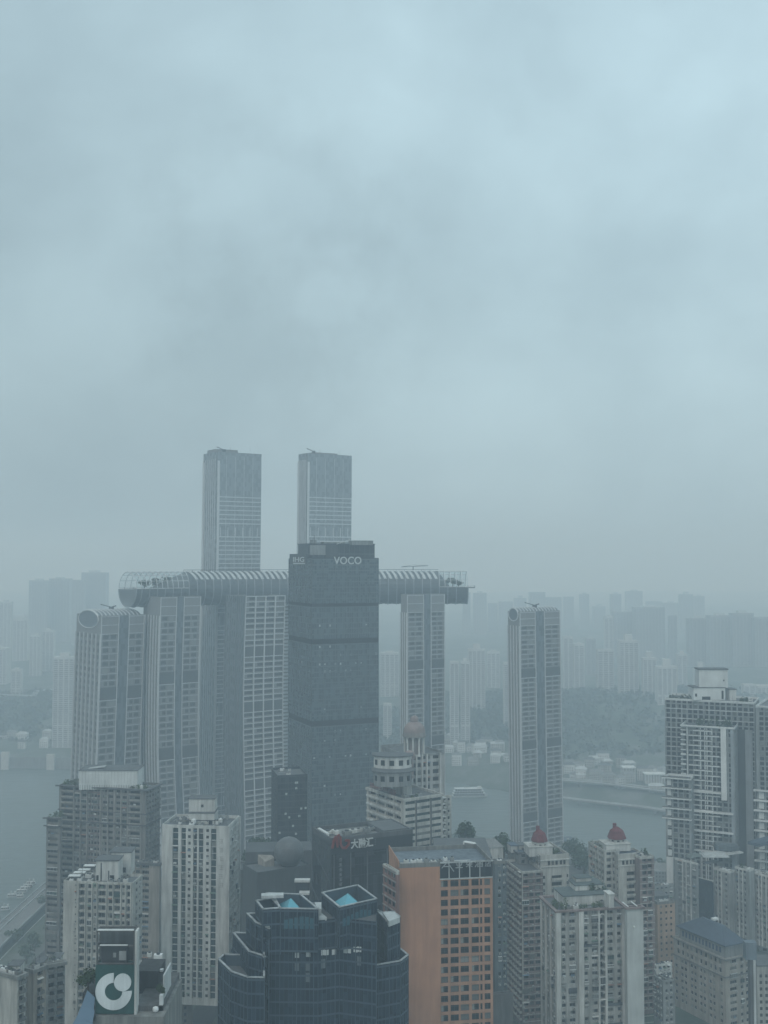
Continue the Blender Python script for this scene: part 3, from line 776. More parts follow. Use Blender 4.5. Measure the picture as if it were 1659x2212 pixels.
# ------------------------------------------------------------------ the sky bridge
def sky_bridge():
    RX, RZ = 16.0, 15.2
    p0 = PY(276, 1275, 962); zc = PY(600, 1272, 985).z
    P = []; x, y = p0.x, p0.y; N = 120; Lt = 312.0
    for i in range(N + 1):
        t = i / N; th = R(41) * (1 - t) ** 2.0; P.append((x, y, th)); x += math.cos(th) * Lt / N; y += math.sin(th) * Lt / N
    xe = PY(1008, 1275, y).x; k = (xe - p0.x) / (P[-1][0] - p0.x)
    P = [(p0.x + (a - p0.x) * k, b_, c) for a, b_, c in P]
    root = thing('sky_bridge', 'long horizontal glass tube laid across the tower tops as a sky bridge', 'sky bridge', (p0.x, p0.y, zc))
    def pt(i, phi, e=1.0, f=0.0):     # phi 0 = top, + toward the camera
        i0 = max(0, min(N, int(i))); i1 = min(N, i0 + 1); q = i - i0
        X = P[i0][0] * (1 - q) + P[i1][0] * q; Y = P[i0][1] * (1 - q) + P[i1][1] * q; th = P[i0][2]
        n = Vector((math.sin(th), -math.cos(th), 0))
        return Vector((X, Y, zc)) + n * (RX * e * math.sin(phi)) + Vector((0, 0, RZ * e * math.cos(phi))) + Vector((math.cos(th), math.sin(th), 0)) * f
    body = MB(); NA = 28; iA, iB = 20, 110
    for i in range(0, N):
        lo = 0 if iA <= i < iB else None
        for k in range(NA):
            p0_, p1_ = -math.pi + 2 * math.pi * k / NA, -math.pi + 2 * math.pi * (k + 1) / NA
            mid = (p0_ + p1_) / 2
            if lo is None and abs(mid) < R(84): continue
            e = 1.0 if i % 3 else .985
            body.poly([pt(i, p0_, e), pt(i, p1_, e), pt(i + 1, p1_, e), pt(i + 1, p0_, e)][::-1], 0, [(i * 2.6, p0_ * 16), (i * 2.6, p1_ * 16), (i * 2.6 + 2.6, p1_ * 16), (i * 2.6 + 2.6, p0_ * 16)])
    body.obj('shell', [glassmat('bridge_shell', (.05, .062, .072), (.08, .095, .105), 2.6, 3, .35, .4)], root)
    ribs = MB()
    for i in range(2, N - 1, 3):
        a0, a1 = (40, 178) if iA <= i < iB else (84, 178)
        A = [R(a0 + (a1 - a0) * k / 10) for k in range(11)]
        for s_ in (1, -1):
            for k in range(10): ribs.tube(pt(i, A[k] * s_, 1.02), pt(i, A[k + 1] * s_, 1.02), .42, 0, 4, cap=False)
    ribs.obj('rib', [mat('bridge_rib', (.30, .32, .335), stain=.1, rough=.5)], root)['kind'] = 'stuff'
    # pale slanted blades along the shoulder, each a part
    nb = 0
    for i in range(iA + 2, iB - 1, 2):
        mb = MB()
        for s_ in (1,):
            for k in range(5):
                f0 = 8 + 10 * k; f1 = f0 + 10; o0 = -2.2 + k * .95; o1 = -2.2 + (k + 1) * .95
                w = 1.25
                mb.poly([pt(i, R(f0), 1.035, o0 - w), pt(i, R(f1), 1.035, o1 - w), pt(i, R(f1), 1.035, o1 + w), pt(i, R(f0), 1.035, o0 + w)], 0)
                mb.poly([pt(i, R(f0), 1.02, o0 - w), pt(i, R(f1), 1.02, o1 - w), pt(i, R(f1), 1.035, o1 - w), pt(i, R(f0), 1.035, o0 - w)], 0)
        mb.obj('sun_blade', [mat('blade_pale', (.5, .52, .52), stain=.1)], root); nb += 1
    # rail and bright edge at the ridge
    rl = MB()
    for i in range(iA, iB): rl.tube(pt(i, 0, 1.09), pt(i + 1, 0, 1.09), .3, 0, 4, cap=False)
    for i in range(iA, iB, 3): rl.tube(pt(i, 0, 1.0), pt(i, 0, 1.09), .2, 0, 4, cap=False)
    rl.obj('ridge_rail', [DARKM], root)
    # open gridded domes at the two ends with planting inside
    for lo, hi, s_ in ((0, iA, 1), (iB, N, -1)):
        g = MB()
        step = 2
        for i in range(lo, hi + 1, step):
            e = 1.0
            A = [R(-86 + 172 * k / 14) for k in range(15)]
            for k in range(14): g.tube(pt(i, A[k], e), pt(i, A[k + 1], e), .34, 0, 4, cap=False)
        for k in range(0, 15, 2):
            a = R(-86 + 172 * k / 14)
            for i in range(lo, hi, 2): g.tube(pt(i, a), pt(i + 2, a), .3, 0, 4, cap=False)
        g.obj('grid_dome', [TOWERL], root)
        gl = MB()
        for i in range(lo, hi):
            for k in range(14):
                a, b_ = R(-86 + 172 * k / 14), R(-86 + 172 * (k + 1) / 14)
                gl.poly([pt(i, a, .985), pt(i, b_, .985), pt(i + 1, b_, .985), pt(i + 1, a, .985)][::-1], 0)
        m, n, bb = newmat('dome_glass_%d' % (s_ + 1)); bb.inputs['Base Color'].default_value = (.75, .82, .84, 1); bb.inputs['Transmission Weight'].default_value = 1; bb.inputs['IOR'].default_value = 1.02; bb.inputs['Roughness'].default_value = .05; bb.inputs['Alpha'].default_value = .8
        gl.obj('dome_glass', [m], root)
        dk = MB()
        for i in range(lo, hi): dk.poly([pt(i, R(-88), .98), pt(i, R(88), .98), pt(i + 1, R(88), .98), pt(i + 1, R(-88), .98)], 0)
        dk.obj('deck', [ROOFL], root)
    # sloping inner roof where the left dome meets the shell
    sl = MB()
    for (ii, sg) in ((iA, -1), (iB, 1)):
        for k in range(12):
            a, b_ = R(-90 + 15 * k), R(-90 + 15 * (k + 1))
            q0, q1 = pt(ii, a, .97), pt(ii, b_, .97); m_ = pt(ii + sg * (12 if sg < 0 else 4), 0, .0)
            sl.poly([q0, q1, m_ + Vector((0, 0, 1))], 0)
    sl.obj('inner_roof', [mat('bridge_inner', (.15, .17, .18), rough=.6)], root)
    # end caps: lower half discs
    for i, f in ((0, -.2), (N, .2)):
        pts = [pt(i, R(90 + 180 * k / 20), 1, f) for k in range(21)]
        e = MB(); e.poly(pts if i == 0 else pts[::-1], 0); e.poly((pts if i else pts[::-1]), 0)
        e.obj('end_cap', [plain('end_glass', (.24, .27, .29), .3)], root)
        rg = MB()
        for k in range(20): rg.tube(pts[k], pts[k + 1], .5, 0, 5)
        rg.tube(pts[0], pts[-1], .4, 0, 5); rg.obj('end_ring', [MATS['bridge_rib']], root)
    # viewing platform jutting from the right end
    th = P[-1][2]; e = pt(N, 0, 0); u = Vector((math.cos(th), math.sin(th), 0)); v = Vector((-u.y, u.x, 0))
    vp = MB(); vp.box(e - v * 5 + Vector((0, 0, -.5)), u * 7.5, v * 10, (0, 0, 1.0)); vp.obj('viewing_platform', [TOWERW], root)
    rr = MB()
    for a, b_ in ((e - v * 5, e - v * 5 + u * 7.5), (e - v * 5 + u * 7.5, e + v * 5 + u * 7.5)):
        rr.tube(a + Vector((0, 0, 2)), b_ + Vector((0, 0, 2)), .12); 
        for k in range(6):
            q = a.lerp(b_, k / 5); rr.tube(q + Vector((0, 0, .5)), q + Vector((0, 0, 2)), .08)
    rr.obj('platform_rail', [TOWERL], root)
    # rooftop crane beam
    q = pt(101, 0, 1.05); cr = MB(); cr.tube(q, q + Vector((0, 0, 3.5)), .4); cr.tube(q + Vector((-11, 0, 3.2)), q + Vector((14, 0, 4.2)), .28); cr.tube(q + Vector((0, 0, 5)), q + Vector((-10, 0, 3.4)), .1); cr.tube(q + Vector((0, 0, 5)), q + Vector((13, 0, 4.3)), .1)
    cr.obj('maintenance_crane', [DARKM], root)
    return pt, N, iA, iB
PTF, NB, IA, IB = sky_bridge()

# ------------------------------------------------------------------ plants
def leaf_cloud(mb, c, rx, ry, rz, n, s, rng, mi=0):
    for _ in range(n):
        while True:
            p = Vector((rng.uniform(-1, 1), rng.uniform(-1, 1), rng.uniform(-1, 1)))
            if p.length <= 1: break
        if p.length < .45: p *= 1.6
        q = Vector((c[0] + p.x * rx, c[1] + p.y * ry, c[2] + p.z * rz))
        nrm = (p + Vector((rng.uniform(-.7, .7), rng.uniform(-.7, .7), rng.uniform(-.3, 1)))).normalized()
        x = nrm.orthogonal().normalized(); x = (Matrix.Rotation(rng.uniform(0, 6.28), 3, nrm) @ x); y = nrm.cross(x)
        a = s * rng.uniform(.6, 1.3); b = a * rng.uniform(.5, .9)
        mb.poly([q - x * a, q - y * b + nrm * a * .15, q + x * a, q + y * b - nrm * a * .1], mi)
def tree(name, label, pos, h, w, rng, group=None, lm=None, cat='tree', leaf=.45, n=260, trunk=True, kindtag=None):
    root = thing(name, label, cat, pos, group); p = Vector(pos)
    if trunk:
        t = MB(); th = h * .42; t.tube(p, p + Vector((w * .03, 0, th)), w * .06, 0, 6, r2=w * .035)
        for k in range(4):
            a = k * 1.6 + rng.random(); t.tube(p + Vector((w * .02, 0, th * .8)), p + Vector((math.cos(a) * w * .3, math.sin(a) * w * .3, h * .68)), w * .03, 0, 5, r2=w * .012)
        t.obj('trunk', [BARK], root)
    c = MB(); k = 5
    for i in range(k):
        a = 6.28 * i / k + rng.random(); rr = w * .24
        cc = p + Vector((math.cos(a) * rr, math.sin(a) * rr, h * rng.uniform(.5, .78)))
        leaf_cloud(c, cc, w * .27, w * .27, h * .2, n // (k + 1), leaf, rng)
    leaf_cloud(c, p + Vector((0, 0, h * .8)), w * .26, w * .26, h * .2, n // (k + 1), leaf, rng)
    c.obj('crown', [lm or LEAF], root); return root
prng = random.Random(5)
for i, (ii, hh) in enumerate(((6, 9), (10, 11), (14, 12), (17, 10), (112, 8), (115, 10), (117, 7))):
    q = PTF(ii, R(180), .02); q.z -= .3
    tree('garden_tree', ['leftmost small tree under the glass dome at the left end of the sky bridge', 'second tree from the left under the left glass dome of the sky bridge', 'third tree from the left under the left glass dome of the sky bridge', 'tree nearest the solid shell under the left glass dome of the sky bridge',
         'tree nearest the solid shell at the right end of the sky bridge', 'middle tree in the planting at the right end of the sky bridge', 'tree nearest the viewing platform at the right end of the sky bridge'][i], q, hh, 11, prng, leaf=.9, n=260, group='trees growing under the glass ends of the sky bridge')

# ================================================================== MIDDLE DISTANCE
def mullioned(b, fr, z0, z1, gm, fm, mod=1.5, fh=3.6, band=.9, big=0, proud=.1, bandout=.06, base=.0):
    g, f = curtain(b.root, fr, z0, z1, mod, fh, band, None, None, proud, .08, None, b.bend, bandout, big=big)
    g.obj('glass_wall', [gm], b.root, bend=b.bend); f.obj('facade_frame', [fm], b.root, bend=b.bend)
def roof_unit(b, x, y, w, d, h, name='roof_unit', m=None, rz=0):
    """plant on the roof, x,y measured in metres along the two facades from the corner"""
    mb = MB(); p = b.C + b.r * x + b.l * y; p.z = b.zt - .9
    mb.box(p, b.r * w, b.l * d, (0, 0, h)); q = p + b.r * w * .2 + b.l * d * .2; q.z = p.z + h + .003
    mb.tube(q + b.r * w * .3 + b.l * d * .3, q + b.r * w * .3 + b.l * d * .3 + Vector((0, 0, .35)), min(w, d) * .3, 1, 10)
    mb.obj(name, [m or ACW, DARKM], b.root)
def tank(b, x, y, r, h, m=None):
    mb = MB(); p = b.C + b.r * x + b.l * y; p.z = b.zt - .9
    for k in range(3):
        a = k * 2.1; mb.tube(p + Vector((math.cos(a) * r * .7, math.sin(a) * r * .7, 0)), p + Vector((math.cos(a) * r * .7, math.sin(a) * r * .7, .8)), .08, 0, 4)
    mb.lathe(p + Vector((0, 0, .8)), [(0, 0), (r, 0), (r, h), (r * .3, h + r * .35), (0, h + r * .35)], 0, 12); mb.obj('water_tank', [m or WHITEM], b.root)
def clutter(b, n, seed, lo=1.5, hts=(.8, 1.8)):
    r = random.Random(seed); n = int(n * 1.6) + 1
    for _ in range(n):
        w = r.uniform(1.2, 2.6); d = r.uniform(1, 2.2)
        if _ % 4 == 1:
            a = MB(); p = b.C + b.r * r.uniform(lo, max(lo + .1, b.Wr - lo)) + b.l * r.uniform(lo, max(lo + .1, b.Wl - lo)); p.z = b.zt - .9; hh_ = r.uniform(2, 4.5); a.tube(p, p + Vector((0, 0, hh_)), .06, 0, 4); a.tube(p + Vector((-.5, 0, hh_ * .85)), p + Vector((.5, 0, hh_ * .85)), .04, 0, 3); a.obj('aerial', [DARKM], b.root)
        if _ % 3 == 2 and b.Wr > 6:
            a = MB(); p = b.C + b.r * r.uniform(lo, b.Wr * .5) + b.l * r.uniform(lo, max(lo + .1, b.Wl - lo)); p.z = b.zt - .5; a.tube(p, p + b.r * r.uniform(3, b.Wr * .45), .12, 0, 5); a.obj('roof_pipe', [PALECAP], b.root)
        roof_unit(b, r.uniform(lo, max(lo + .1, b.Wr - lo - w)), r.uniform(lo, max(lo + .1, b.Wl - lo - d)), w, d, r.uniform(*hts), 'roof_unit', r.choice([ACW, CONC, WHITEM, GREYW]))
def planting(label, b, x0, x1, y0, y1, z, seed, n=140, h=1.6, leaf=.32, cat='plants', name='roof_garden_shrub', group=None):
    r = random.Random(seed); p = b.C + b.r * (x0 + x1) / 2 + b.l * (y0 + y1) / 2; p.z = z
    root = thing(name, label, cat, p, group); mb = MB()
    for _ in range(max(2, int((x1 - x0) * (y1 - y0) / 5))):
        q = b.C + b.r * r.uniform(x0, x1) + b.l * r.uniform(y0, y1); q.z = z + h * .45
        leaf_cloud(mb, q, r.uniform(.6, 1.2), r.uniform(.6, 1.2), h * r.uniform(.4, .75), max(14, n // max(2, int((x1 - x0) * (y1 - y0) / 5))), leaf, r)
    mb.obj('foliage', [r.choice([LEAF, LEAF2])], root); return root

# ---- dark signed hotel tower
def voco():
    b = Bld('hotel_tower', 'tall dark glass hotel tower in the centre with white VOCO letters at the top', 'tower', 624.6, 674, 818, 1206, 720, 23, zb=52, wall=BLACKC, seed=31)
    for fr in (b.B_, b.E_, b.R_, b.L_): b.blank(fr)
    zt = b.zt
    def zpx(y): return PY(745, y, 720).z
    FRD = mat('teal_frame', (.11, .13, .142), stain=.15, rough=.5)
    for fr, mod in ((b.R_, 1.6), (b.L_, 1.6)):
        segs = []
        z = zt; bands = [(zpx(1304), zpx(1311)), (zpx(1381), zpx(1392)), (zpx(1558), zpx(1570))]
        prev = zt - .3
        for (t, q) in bands:
            segs.append((prev, t)); prev = q
            lv = MB(); fr.box(lv, .0, fr.W, q - .6, t + .3, -.4, .03, 0)
            for k in range(6): fr.box(lv, .1, fr.W - .1, q + (t - q) * k / 6 + .05, q + (t - q) * k / 6 + .15, .04, .09, 0)
            lv.obj('louvre', [mat('black_louvre', (.012, .014, .017), rough=.8)], b.root)
        segs.append((prev, 52))
        for t, q in segs:
            g = MB(); n = max(1, int(round((t - q) / 3.55))); fhh = (t - q) / n; f = MB()
            for i in range(n):
                za = t - (i + 1) * fhh
                g.poly([fr.p(.02, za, .12), fr.p(fr.W - .02, za, .12), fr.p(fr.W - .02, za + fhh, .12), fr.p(.02, za + fhh, .12)], 0, [(0, za), (fr.W, za), (fr.W, za + fhh), (0, za + fhh)])
                fr.box(f, .1, fr.W - .1, za + fhh - .75, za + fhh - .1, .13, .24, 0)
            k = int(fr.W / mod)
            for i in range(k + 1):
                a = fr.W * i / k; big = i % 5 == 0
                fr.box(f, max(.02, a - (.14 if big else .06)), min(fr.W - .02, a + (.14 if big else .06)), q + .02, t - .02, .125, .45 if big else .28, 0)
            g.obj('glass_wall', [G_VOCO], b.root); f.obj('facade_frame', [FRD], b.root)
    # lit rooms
    r = random.Random(4); cand = []
    rowsR = [(1352, .3), (1359, .1), (1398, .35), (1417, .3), (1436, .45), (1452, .5), (1468, .3), (1483, .25), (1534, .2), (1583, .55), (1602, .35), (1622, .5), (1638, .35), (1668, .2), (1700, .15), (1721, .2)]
    for y, pr in rowsR:
        for fr, nn in ((b.R_, 13), (b.L_, 6)):
            zc = zpx(y)
            for k in range(nn):
                if r.random() < pr * (.5 if fr is b.R_ else .25):
                    a = fr.W * (k + .5) / nn; w = r.choice([.9, 1.1, 1.4]); hh = r.choice([1.0, 1.4])
                    m = MB(); m.poly([(-w / 2, 0, -hh / 2), (w / 2, 0, -hh / 2), (w / 2, 0, hh / 2), (-w / 2, 0, hh / 2)], 0); m.box((-w / 2, -.05, -hh / 2 - .08), (w, 0, 0), (0, .048, 0), (0, 0, .07), 1)
                    b.rep('lit_window', ('lit', w, hh), m, [G_LIT, FRAMED], fr.p(a, zc, .135), fr.ang)
    b.roof(par=1.2, capm=BLACKC)
    # penthouse and plant
    b.deg = 23
    o, u, v, w, zf, z1 = b.rbox('penthouse', 667, 809, 1176, 1206, 22, 20, BLACKC, BLACKC, .5)
    f = MB(); fr = Fr(o, u, w)
    for k in range(13): fr.box(f, w * k / 13 + .1, w * k / 13 + .3, zf + 1, z1 - .3, .01, .2, 0)
    fr.box(f, .1, w - .1, zf + 2.6, zf + 3.1, .01, .25, 0); f.obj('penthouse_frame', [FRD], b.root)
    g = MB(); fr.box(g, w * .03, w * .26, zf + 2.2, z1 - .6, .21, .3, 0); g.obj('pale_panel', [GREYW], b.root)
    g = MB(); fr.box(g, w * .27, w * .45, zf + .5, z1 - .2, .21, .32, 0); g.obj('dark_panel', [LOUV], b.root)
    for x0, x1, y0, nm in ((760, 806, 1168, 'roof_unit'), (676, 684, 1166, 'roof_unit'), (700, 745, 1171, 'roof_unit')): b.rbox(nm, x0, x1, y0, 1177, 24, 6, GREYW, WHITEM, .2)
    a = MB(); q = PY(679, 1176, 738); a.tube(q, q + Vector((0, 0, 6)), .15); a.obj('antenna', [DARKM], b.root)
    q = PY(727, 1176, 738); a = MB(); a.box(q, (9, 0, 3.2), (0, 2.5, 0), (0, 0, .3)); a.obj('pale_canopy', [WHITEM], b.root)
    b.done()
    tz = PY(676, 1205, 720)
    sign(b.root, 'sign_lettering', b.R_, 'VOCO', 720.5, 780, 1202.5, 1219, .55, LETTER, .4, .012)
    # panel sign on the left face
    fl = b.L_; m = MB()
    a0, a1 = fl.a(627, 1205), fl.a(664, 1205); fl.box(m, a0, a1, zpx(1219), zpx(1196), .2, .5, 0); m.obj('sign_panel', [BLACKC], b.root)
    sign(b.root, 'sign_lettering', fl, 'IHG', 635, 659, 1203, 1214, .52, LETTER, .2, .02)
    m = MB(); fl.box(m, fl.a(635, 1205), fl.a(660, 1205), zpx(1218.5), zpx(1216), .51, .6, 0); m.obj('sign_underline', [LETTER], b.root)
voco()
# ---- lower dark block in front of its left foot
def annex():
    b = Bld('office_block', 'black glass block at the left foot of the VOCO tower', 'building', 586.5, 600, 664, 1676, 640, 14, zb=60, wall=BLACKC, seed=32)
    for fr in (b.B_, b.E_, b.L_, b.R_): b.blank(fr)
    mullioned(b, b.R_, 60, b.zt - .5, G_BLACK, DARKM, 1.6, 3.5, .5, big=4, proud=.14); mullioned(b, b.L_, 60, b.zt - .5, G_BLACK, DARKM, 1.6, 3.5, .5)
    b.roof(par=1.2); q = PY(594, 1682, 650); m = MB(); m.box(q, (9, 0, -2.2), (0, 5, 0), (0, 0, .5)); m.obj('roof_light', [WHITEM], b.root)
    r = random.Random(3)
    for _ in range(12):
        m = MB(); m.poly([(-.6, 0, -.6), (.6, 0, -.6), (.6, 0, .6), (-.6, 0, .6)], 0); m.box((-.6, -.05, -.7), (1.2, 0, 0), (0, .048, 0), (0, 0, .08), 1)
        b.rep('lit_window', ('l2',), m, [G_LIT, FRAMED], b.R_.p(r.uniform(1, b.Wr - 1), b.zt - r.uniform(2, 38), .12), b.R_.ang)
    clutter(b, 3, 9); b.done()
annex()

# ---- sphere building
def sphere_block():
    q = PY(624, 1840, 490)
    base = Bld('dark_hall', 'low dark angular hall carrying a big grey sphere', 'building', 524, 556, 672, 1886, 476, 30, zb=88, wall=mat('dark_stone', (.07, .078, .082), stain=.2), seed=33)
    for fr in (base.B_, base.E_, base.L_, base.R_): base.blank(fr)
    base.roof(par=.6)
    f = MB()
    for k in range(9): base.R_.box(f, base.Wr * k / 9 + .1, base.Wr * k / 9 + .18, 90, base.zt - .5, .01, .06, 0)
    f.obj('panel_joint', [DARKM], base.root)
    # tilted wedge roof
    m = MB(); P = [PZ(553, 1843, 176), PZ(600, 1853, 172), PZ(592, 1990, 140), PZ(545, 1965, 140)]
    w0 = PY(530, 1822, 505); m2 = MB()
    m2.prism([(w0.x, w0.y), (w0.x + 30, w0.y + 4), (w0.x + 28, w0.y + 20), (w0.x - 2, w0.y + 18)], 100, w0.z - 4, 0); m2.obj('rear_wing', [mat('dark_stone2', (.085, .09, .095), stain=.2)], base.root)
    a = PY(557, 1846, 492); b_ = PY(587, 1847, 492); c = PY(573, 1862, 488); m3 = MB()
    top = [a, b_, PY(592, 1852, 489), c]; 
    m3.poly([top[0], top[3], top[2], top[1]], 0); 
    low = [Vector((p.x, p.y, p.z - 5)) for p in top]
    for i in range(4): m3.poly([top[i], top[(i + 1) % 4], low[(i + 1) % 4], low[i]], 0)
    m3.obj('skylight', [BEIGE], base.root)
    for (x0, x1, y0, y1, Y) in ((636, 669, 1901, 1905, 466), (646, 668, 1928, 1933, 463)):
        p = PY(x0, y0, Y); p2 = PY(x1, y0, Y); m4 = MB(); m4.box(p - Vector((0, 0, 1)), p2 - p, (0, 3, 0), (0, 0, .9)); m4.box(p - Vector((-.5, -.3, 12)), (p2 - p) * .9, (0, 2, 0), (0, 0, 10.9), 1); m4.obj('white_canopy', [WHITEM, BLACKC], base.root)
    base.done()
    s = MB(); r_ = 31.5 / 2400 * 490; n = 28
    prof = [(r_ * math.sin(math.pi * k / n), -r_ * math.cos(math.pi * k / n)) for k in range(n + 1)]
    s.lathe(q, prof, 0, 36)
    root = thing('roof_globe', 'big matte grey sphere resting on the dark angular hall', 'sphere', (q.x, q.y, q.z - r_))
    s.obj('shell', [mat('sphere_mesh', (.12, .125, .13), stain=.15, rough=.55, scale=3)], root, smooth=True)
    h = MB()
    for k in range(3, n - 2, 3):
        rr, zz = prof[k]
        for j in range(36): a0, a1 = 2 * math.pi * j / 36, 2 * math.pi * (j + 1) / 36; h.tube(q + Vector((rr * math.cos(a0), rr * math.sin(a0), zz)), q + Vector((rr * math.cos(a1), rr * math.sin(a1), zz)), .05, 0, 3, cap=False)
    h.obj('seam', [mat('sphere_seam', (.17, .175, .18))], root)
    m = MB(); m.tube(q - Vector((0, 0, r_ + 4)), q - Vector((0, 0, r_ * .8)), r_ * .55, 0, 16); m.obj('plinth', [BLACKC], root)
sphere_block()

# ---- black block with red logo and white characters
def mg():
    b = Bld('shopping_block', 'black block with a red logo and white Chinese characters across its top', 'building', 674.5, 714.5, 891.5, 1812, 440, 24.5, zb=88, wall=BLACKC, seed=34)
    for fr in (b.B_, b.E_, b.L_, b.R_): b.blank(fr)
    fr = b.R_; zt = b.zt
    g = MB(); g.poly([fr.p(.3, 88, .05), fr.p(fr.W - .3, 88, .05), fr.p(fr.W - .3, zt - 6.2, .05), fr.p(.3, zt - 6.2, .05)], 0, [(0, 88), (fr.W, 88), (fr.W, zt), (0, zt)])
    fl = b.L_; g.poly([fl.p(.3, 88, .05), fl.p(fl.W - .3, 88, .05), fl.p(fl.W - .3, zt - 3, .05), fl.p(.3, zt - 3, .05)], 0, [(0, 88), (fl.W, 88), (fl.W, zt), (0, zt)])
    g.obj('glass_wall', [G_BLACK], b.root)
    f = MB()
    for px in (721, 757, 793, 836, 870):
        a = fr.a(px, 1850); fr.box(f, a - .14, a + .14, 90, zt - 6.3, .055, .4, 0)
    f.obj('facade_frame', [mat('fin_grey', (.14, .15, .16), stain=.3)], b.root)
    f = MB()
    for i in range(12):
        for k in range(0, 6): pass
        fr.box(f, .4, fr.W - .4, zt - 7 - i * 4.2, zt - 6.9 - i * 4.2, .055, .12, 0)
    n = int(fr.W / 1.4)
    for k in range(n): fr.box(f, fr.W * k / n + .2, fr.W * k / n + .25, 90, zt - 6.4, .056, .13, 0)
    f.obj('joint_frame', [DARKM], b.root)
    f = MB()     # slanting seams on the left face
    for z in (zt - 14, zt - 30): f.tube(fl.p(.3, z + 6, .1), fl.p(fl.W - .3, z - 3, .1), .09, 0, 4)
    fl.box(f, .0, .35, 90, zt, .02, .2, 0); f.obj('slanted_seam', [mat('seam_grey', (.10, .11, .12))], b.root)
    b.roof(par=1.6, pt=.6, roofm=ROOFL, capm=mat('parapet_dark', (.10, .105, .11)))
    # roof furniture: sheds, ducts
    r = random.Random(6)
    for k in range(7):
        x = 2 + k * (b.Wr * .62) / 7; w = r.uniform(1.6, 3.4); roof_unit(b, x, r.uniform(3, b.Wl * .6), w, r.uniform(2, 4), r.uniform(.8, 1.7), 'roof_unit', r.choice([CREAM, GREYW, WHITE, CONC]))
    m = MB(); p = b.C + b.r * (b.Wr * .66) + b.l * 2; p.z = zt - 1.5; m.box(p, b.r * (b.Wr * .3), b.l * (b.Wl - 4), (0, 0, 1.9)); m.obj('dark_pavilion', [ROOFD], b.root)
    m = MB(); p = b.C + b.r * 1.0 + b.l * (b.Wl * .35); p.z = zt - 1.5; m.box(p, b.r * 1.2, b.l * (b.Wl * .5), (0, 0, 1.9)); m.obj('white_duct', [WHITEM], b.root)
    b.done()
    # red mark: an M of two strokes with a hooked G
    o = MB()
    def st(pts, w=1.1):
        for i in range(len(pts) - 1):
            a, c = pts[i], pts[i + 1]
            A = [fr.a(p[0], p[1]) for p in (a, c)]; pm = fr.p(A[0], 0); Z = [PY(p[0], p[1], fr.p(q, 0).y).z for p, q in zip((a, c), A)]
            d = Vector((A[1] - A[0], Z[1] - Z[0])); L_ = d.length; nn = Vector((-d.y, d.x)) / L_ * w / 2; e = d / L_ * w * .2
            q = [(A[0] - e.x + nn.x, Z[0] - e.y + nn.y), (A[0] - e.x - nn.x, Z[0] - e.y - nn.y), (A[1] + e.x - nn.x, Z[1] + e.y - nn.y), (A[1] + e.x + nn.x, Z[1] + e.y + nn.y)]
            pf = [fr.p(x, z, .75) for x, z in q]; pb = [fr.p(x, z, .35) for x, z in q]
            o.poly(pf, 0); o.poly(pf[::-1], 0)
            for k in range(4): o.poly([pf[k], pf[(k + 1) % 4], pb[(k + 1) % 4], pb[k]], 0)
    st([(717, 1831), (720, 1816), (724, 1807)], .9); st([(724, 1807), (728, 1829)], .8); st([(728, 1829), (728, 1806), (731, 1803), (734, 1808)], .8)
    st([(734, 1808), (735, 1824), (739, 1831), (746, 1831), (752, 1824), (753, 1815), (745, 1815)], .9)
    o.obj('red_logo', [LETTERR], b.root)
    sign(b.root, 'sign_lettering', fr, '大融汇', 757, 805, 1810, 1830.5, .5, LETTER, .3, .022)
    marks(b.root, 'faint_lettering', fr, 807, 811, 1810, 1826, 3, .5, mat('sign_dim', (.22, .24, .25)))
    for k in range(6): marks(b.root, 'faint_lettering', fr, 731, 739, 1853 + k * 10.6, 1861 + k * 10.6, 40 + k, .3, MATS['sign_dim'])
mg()

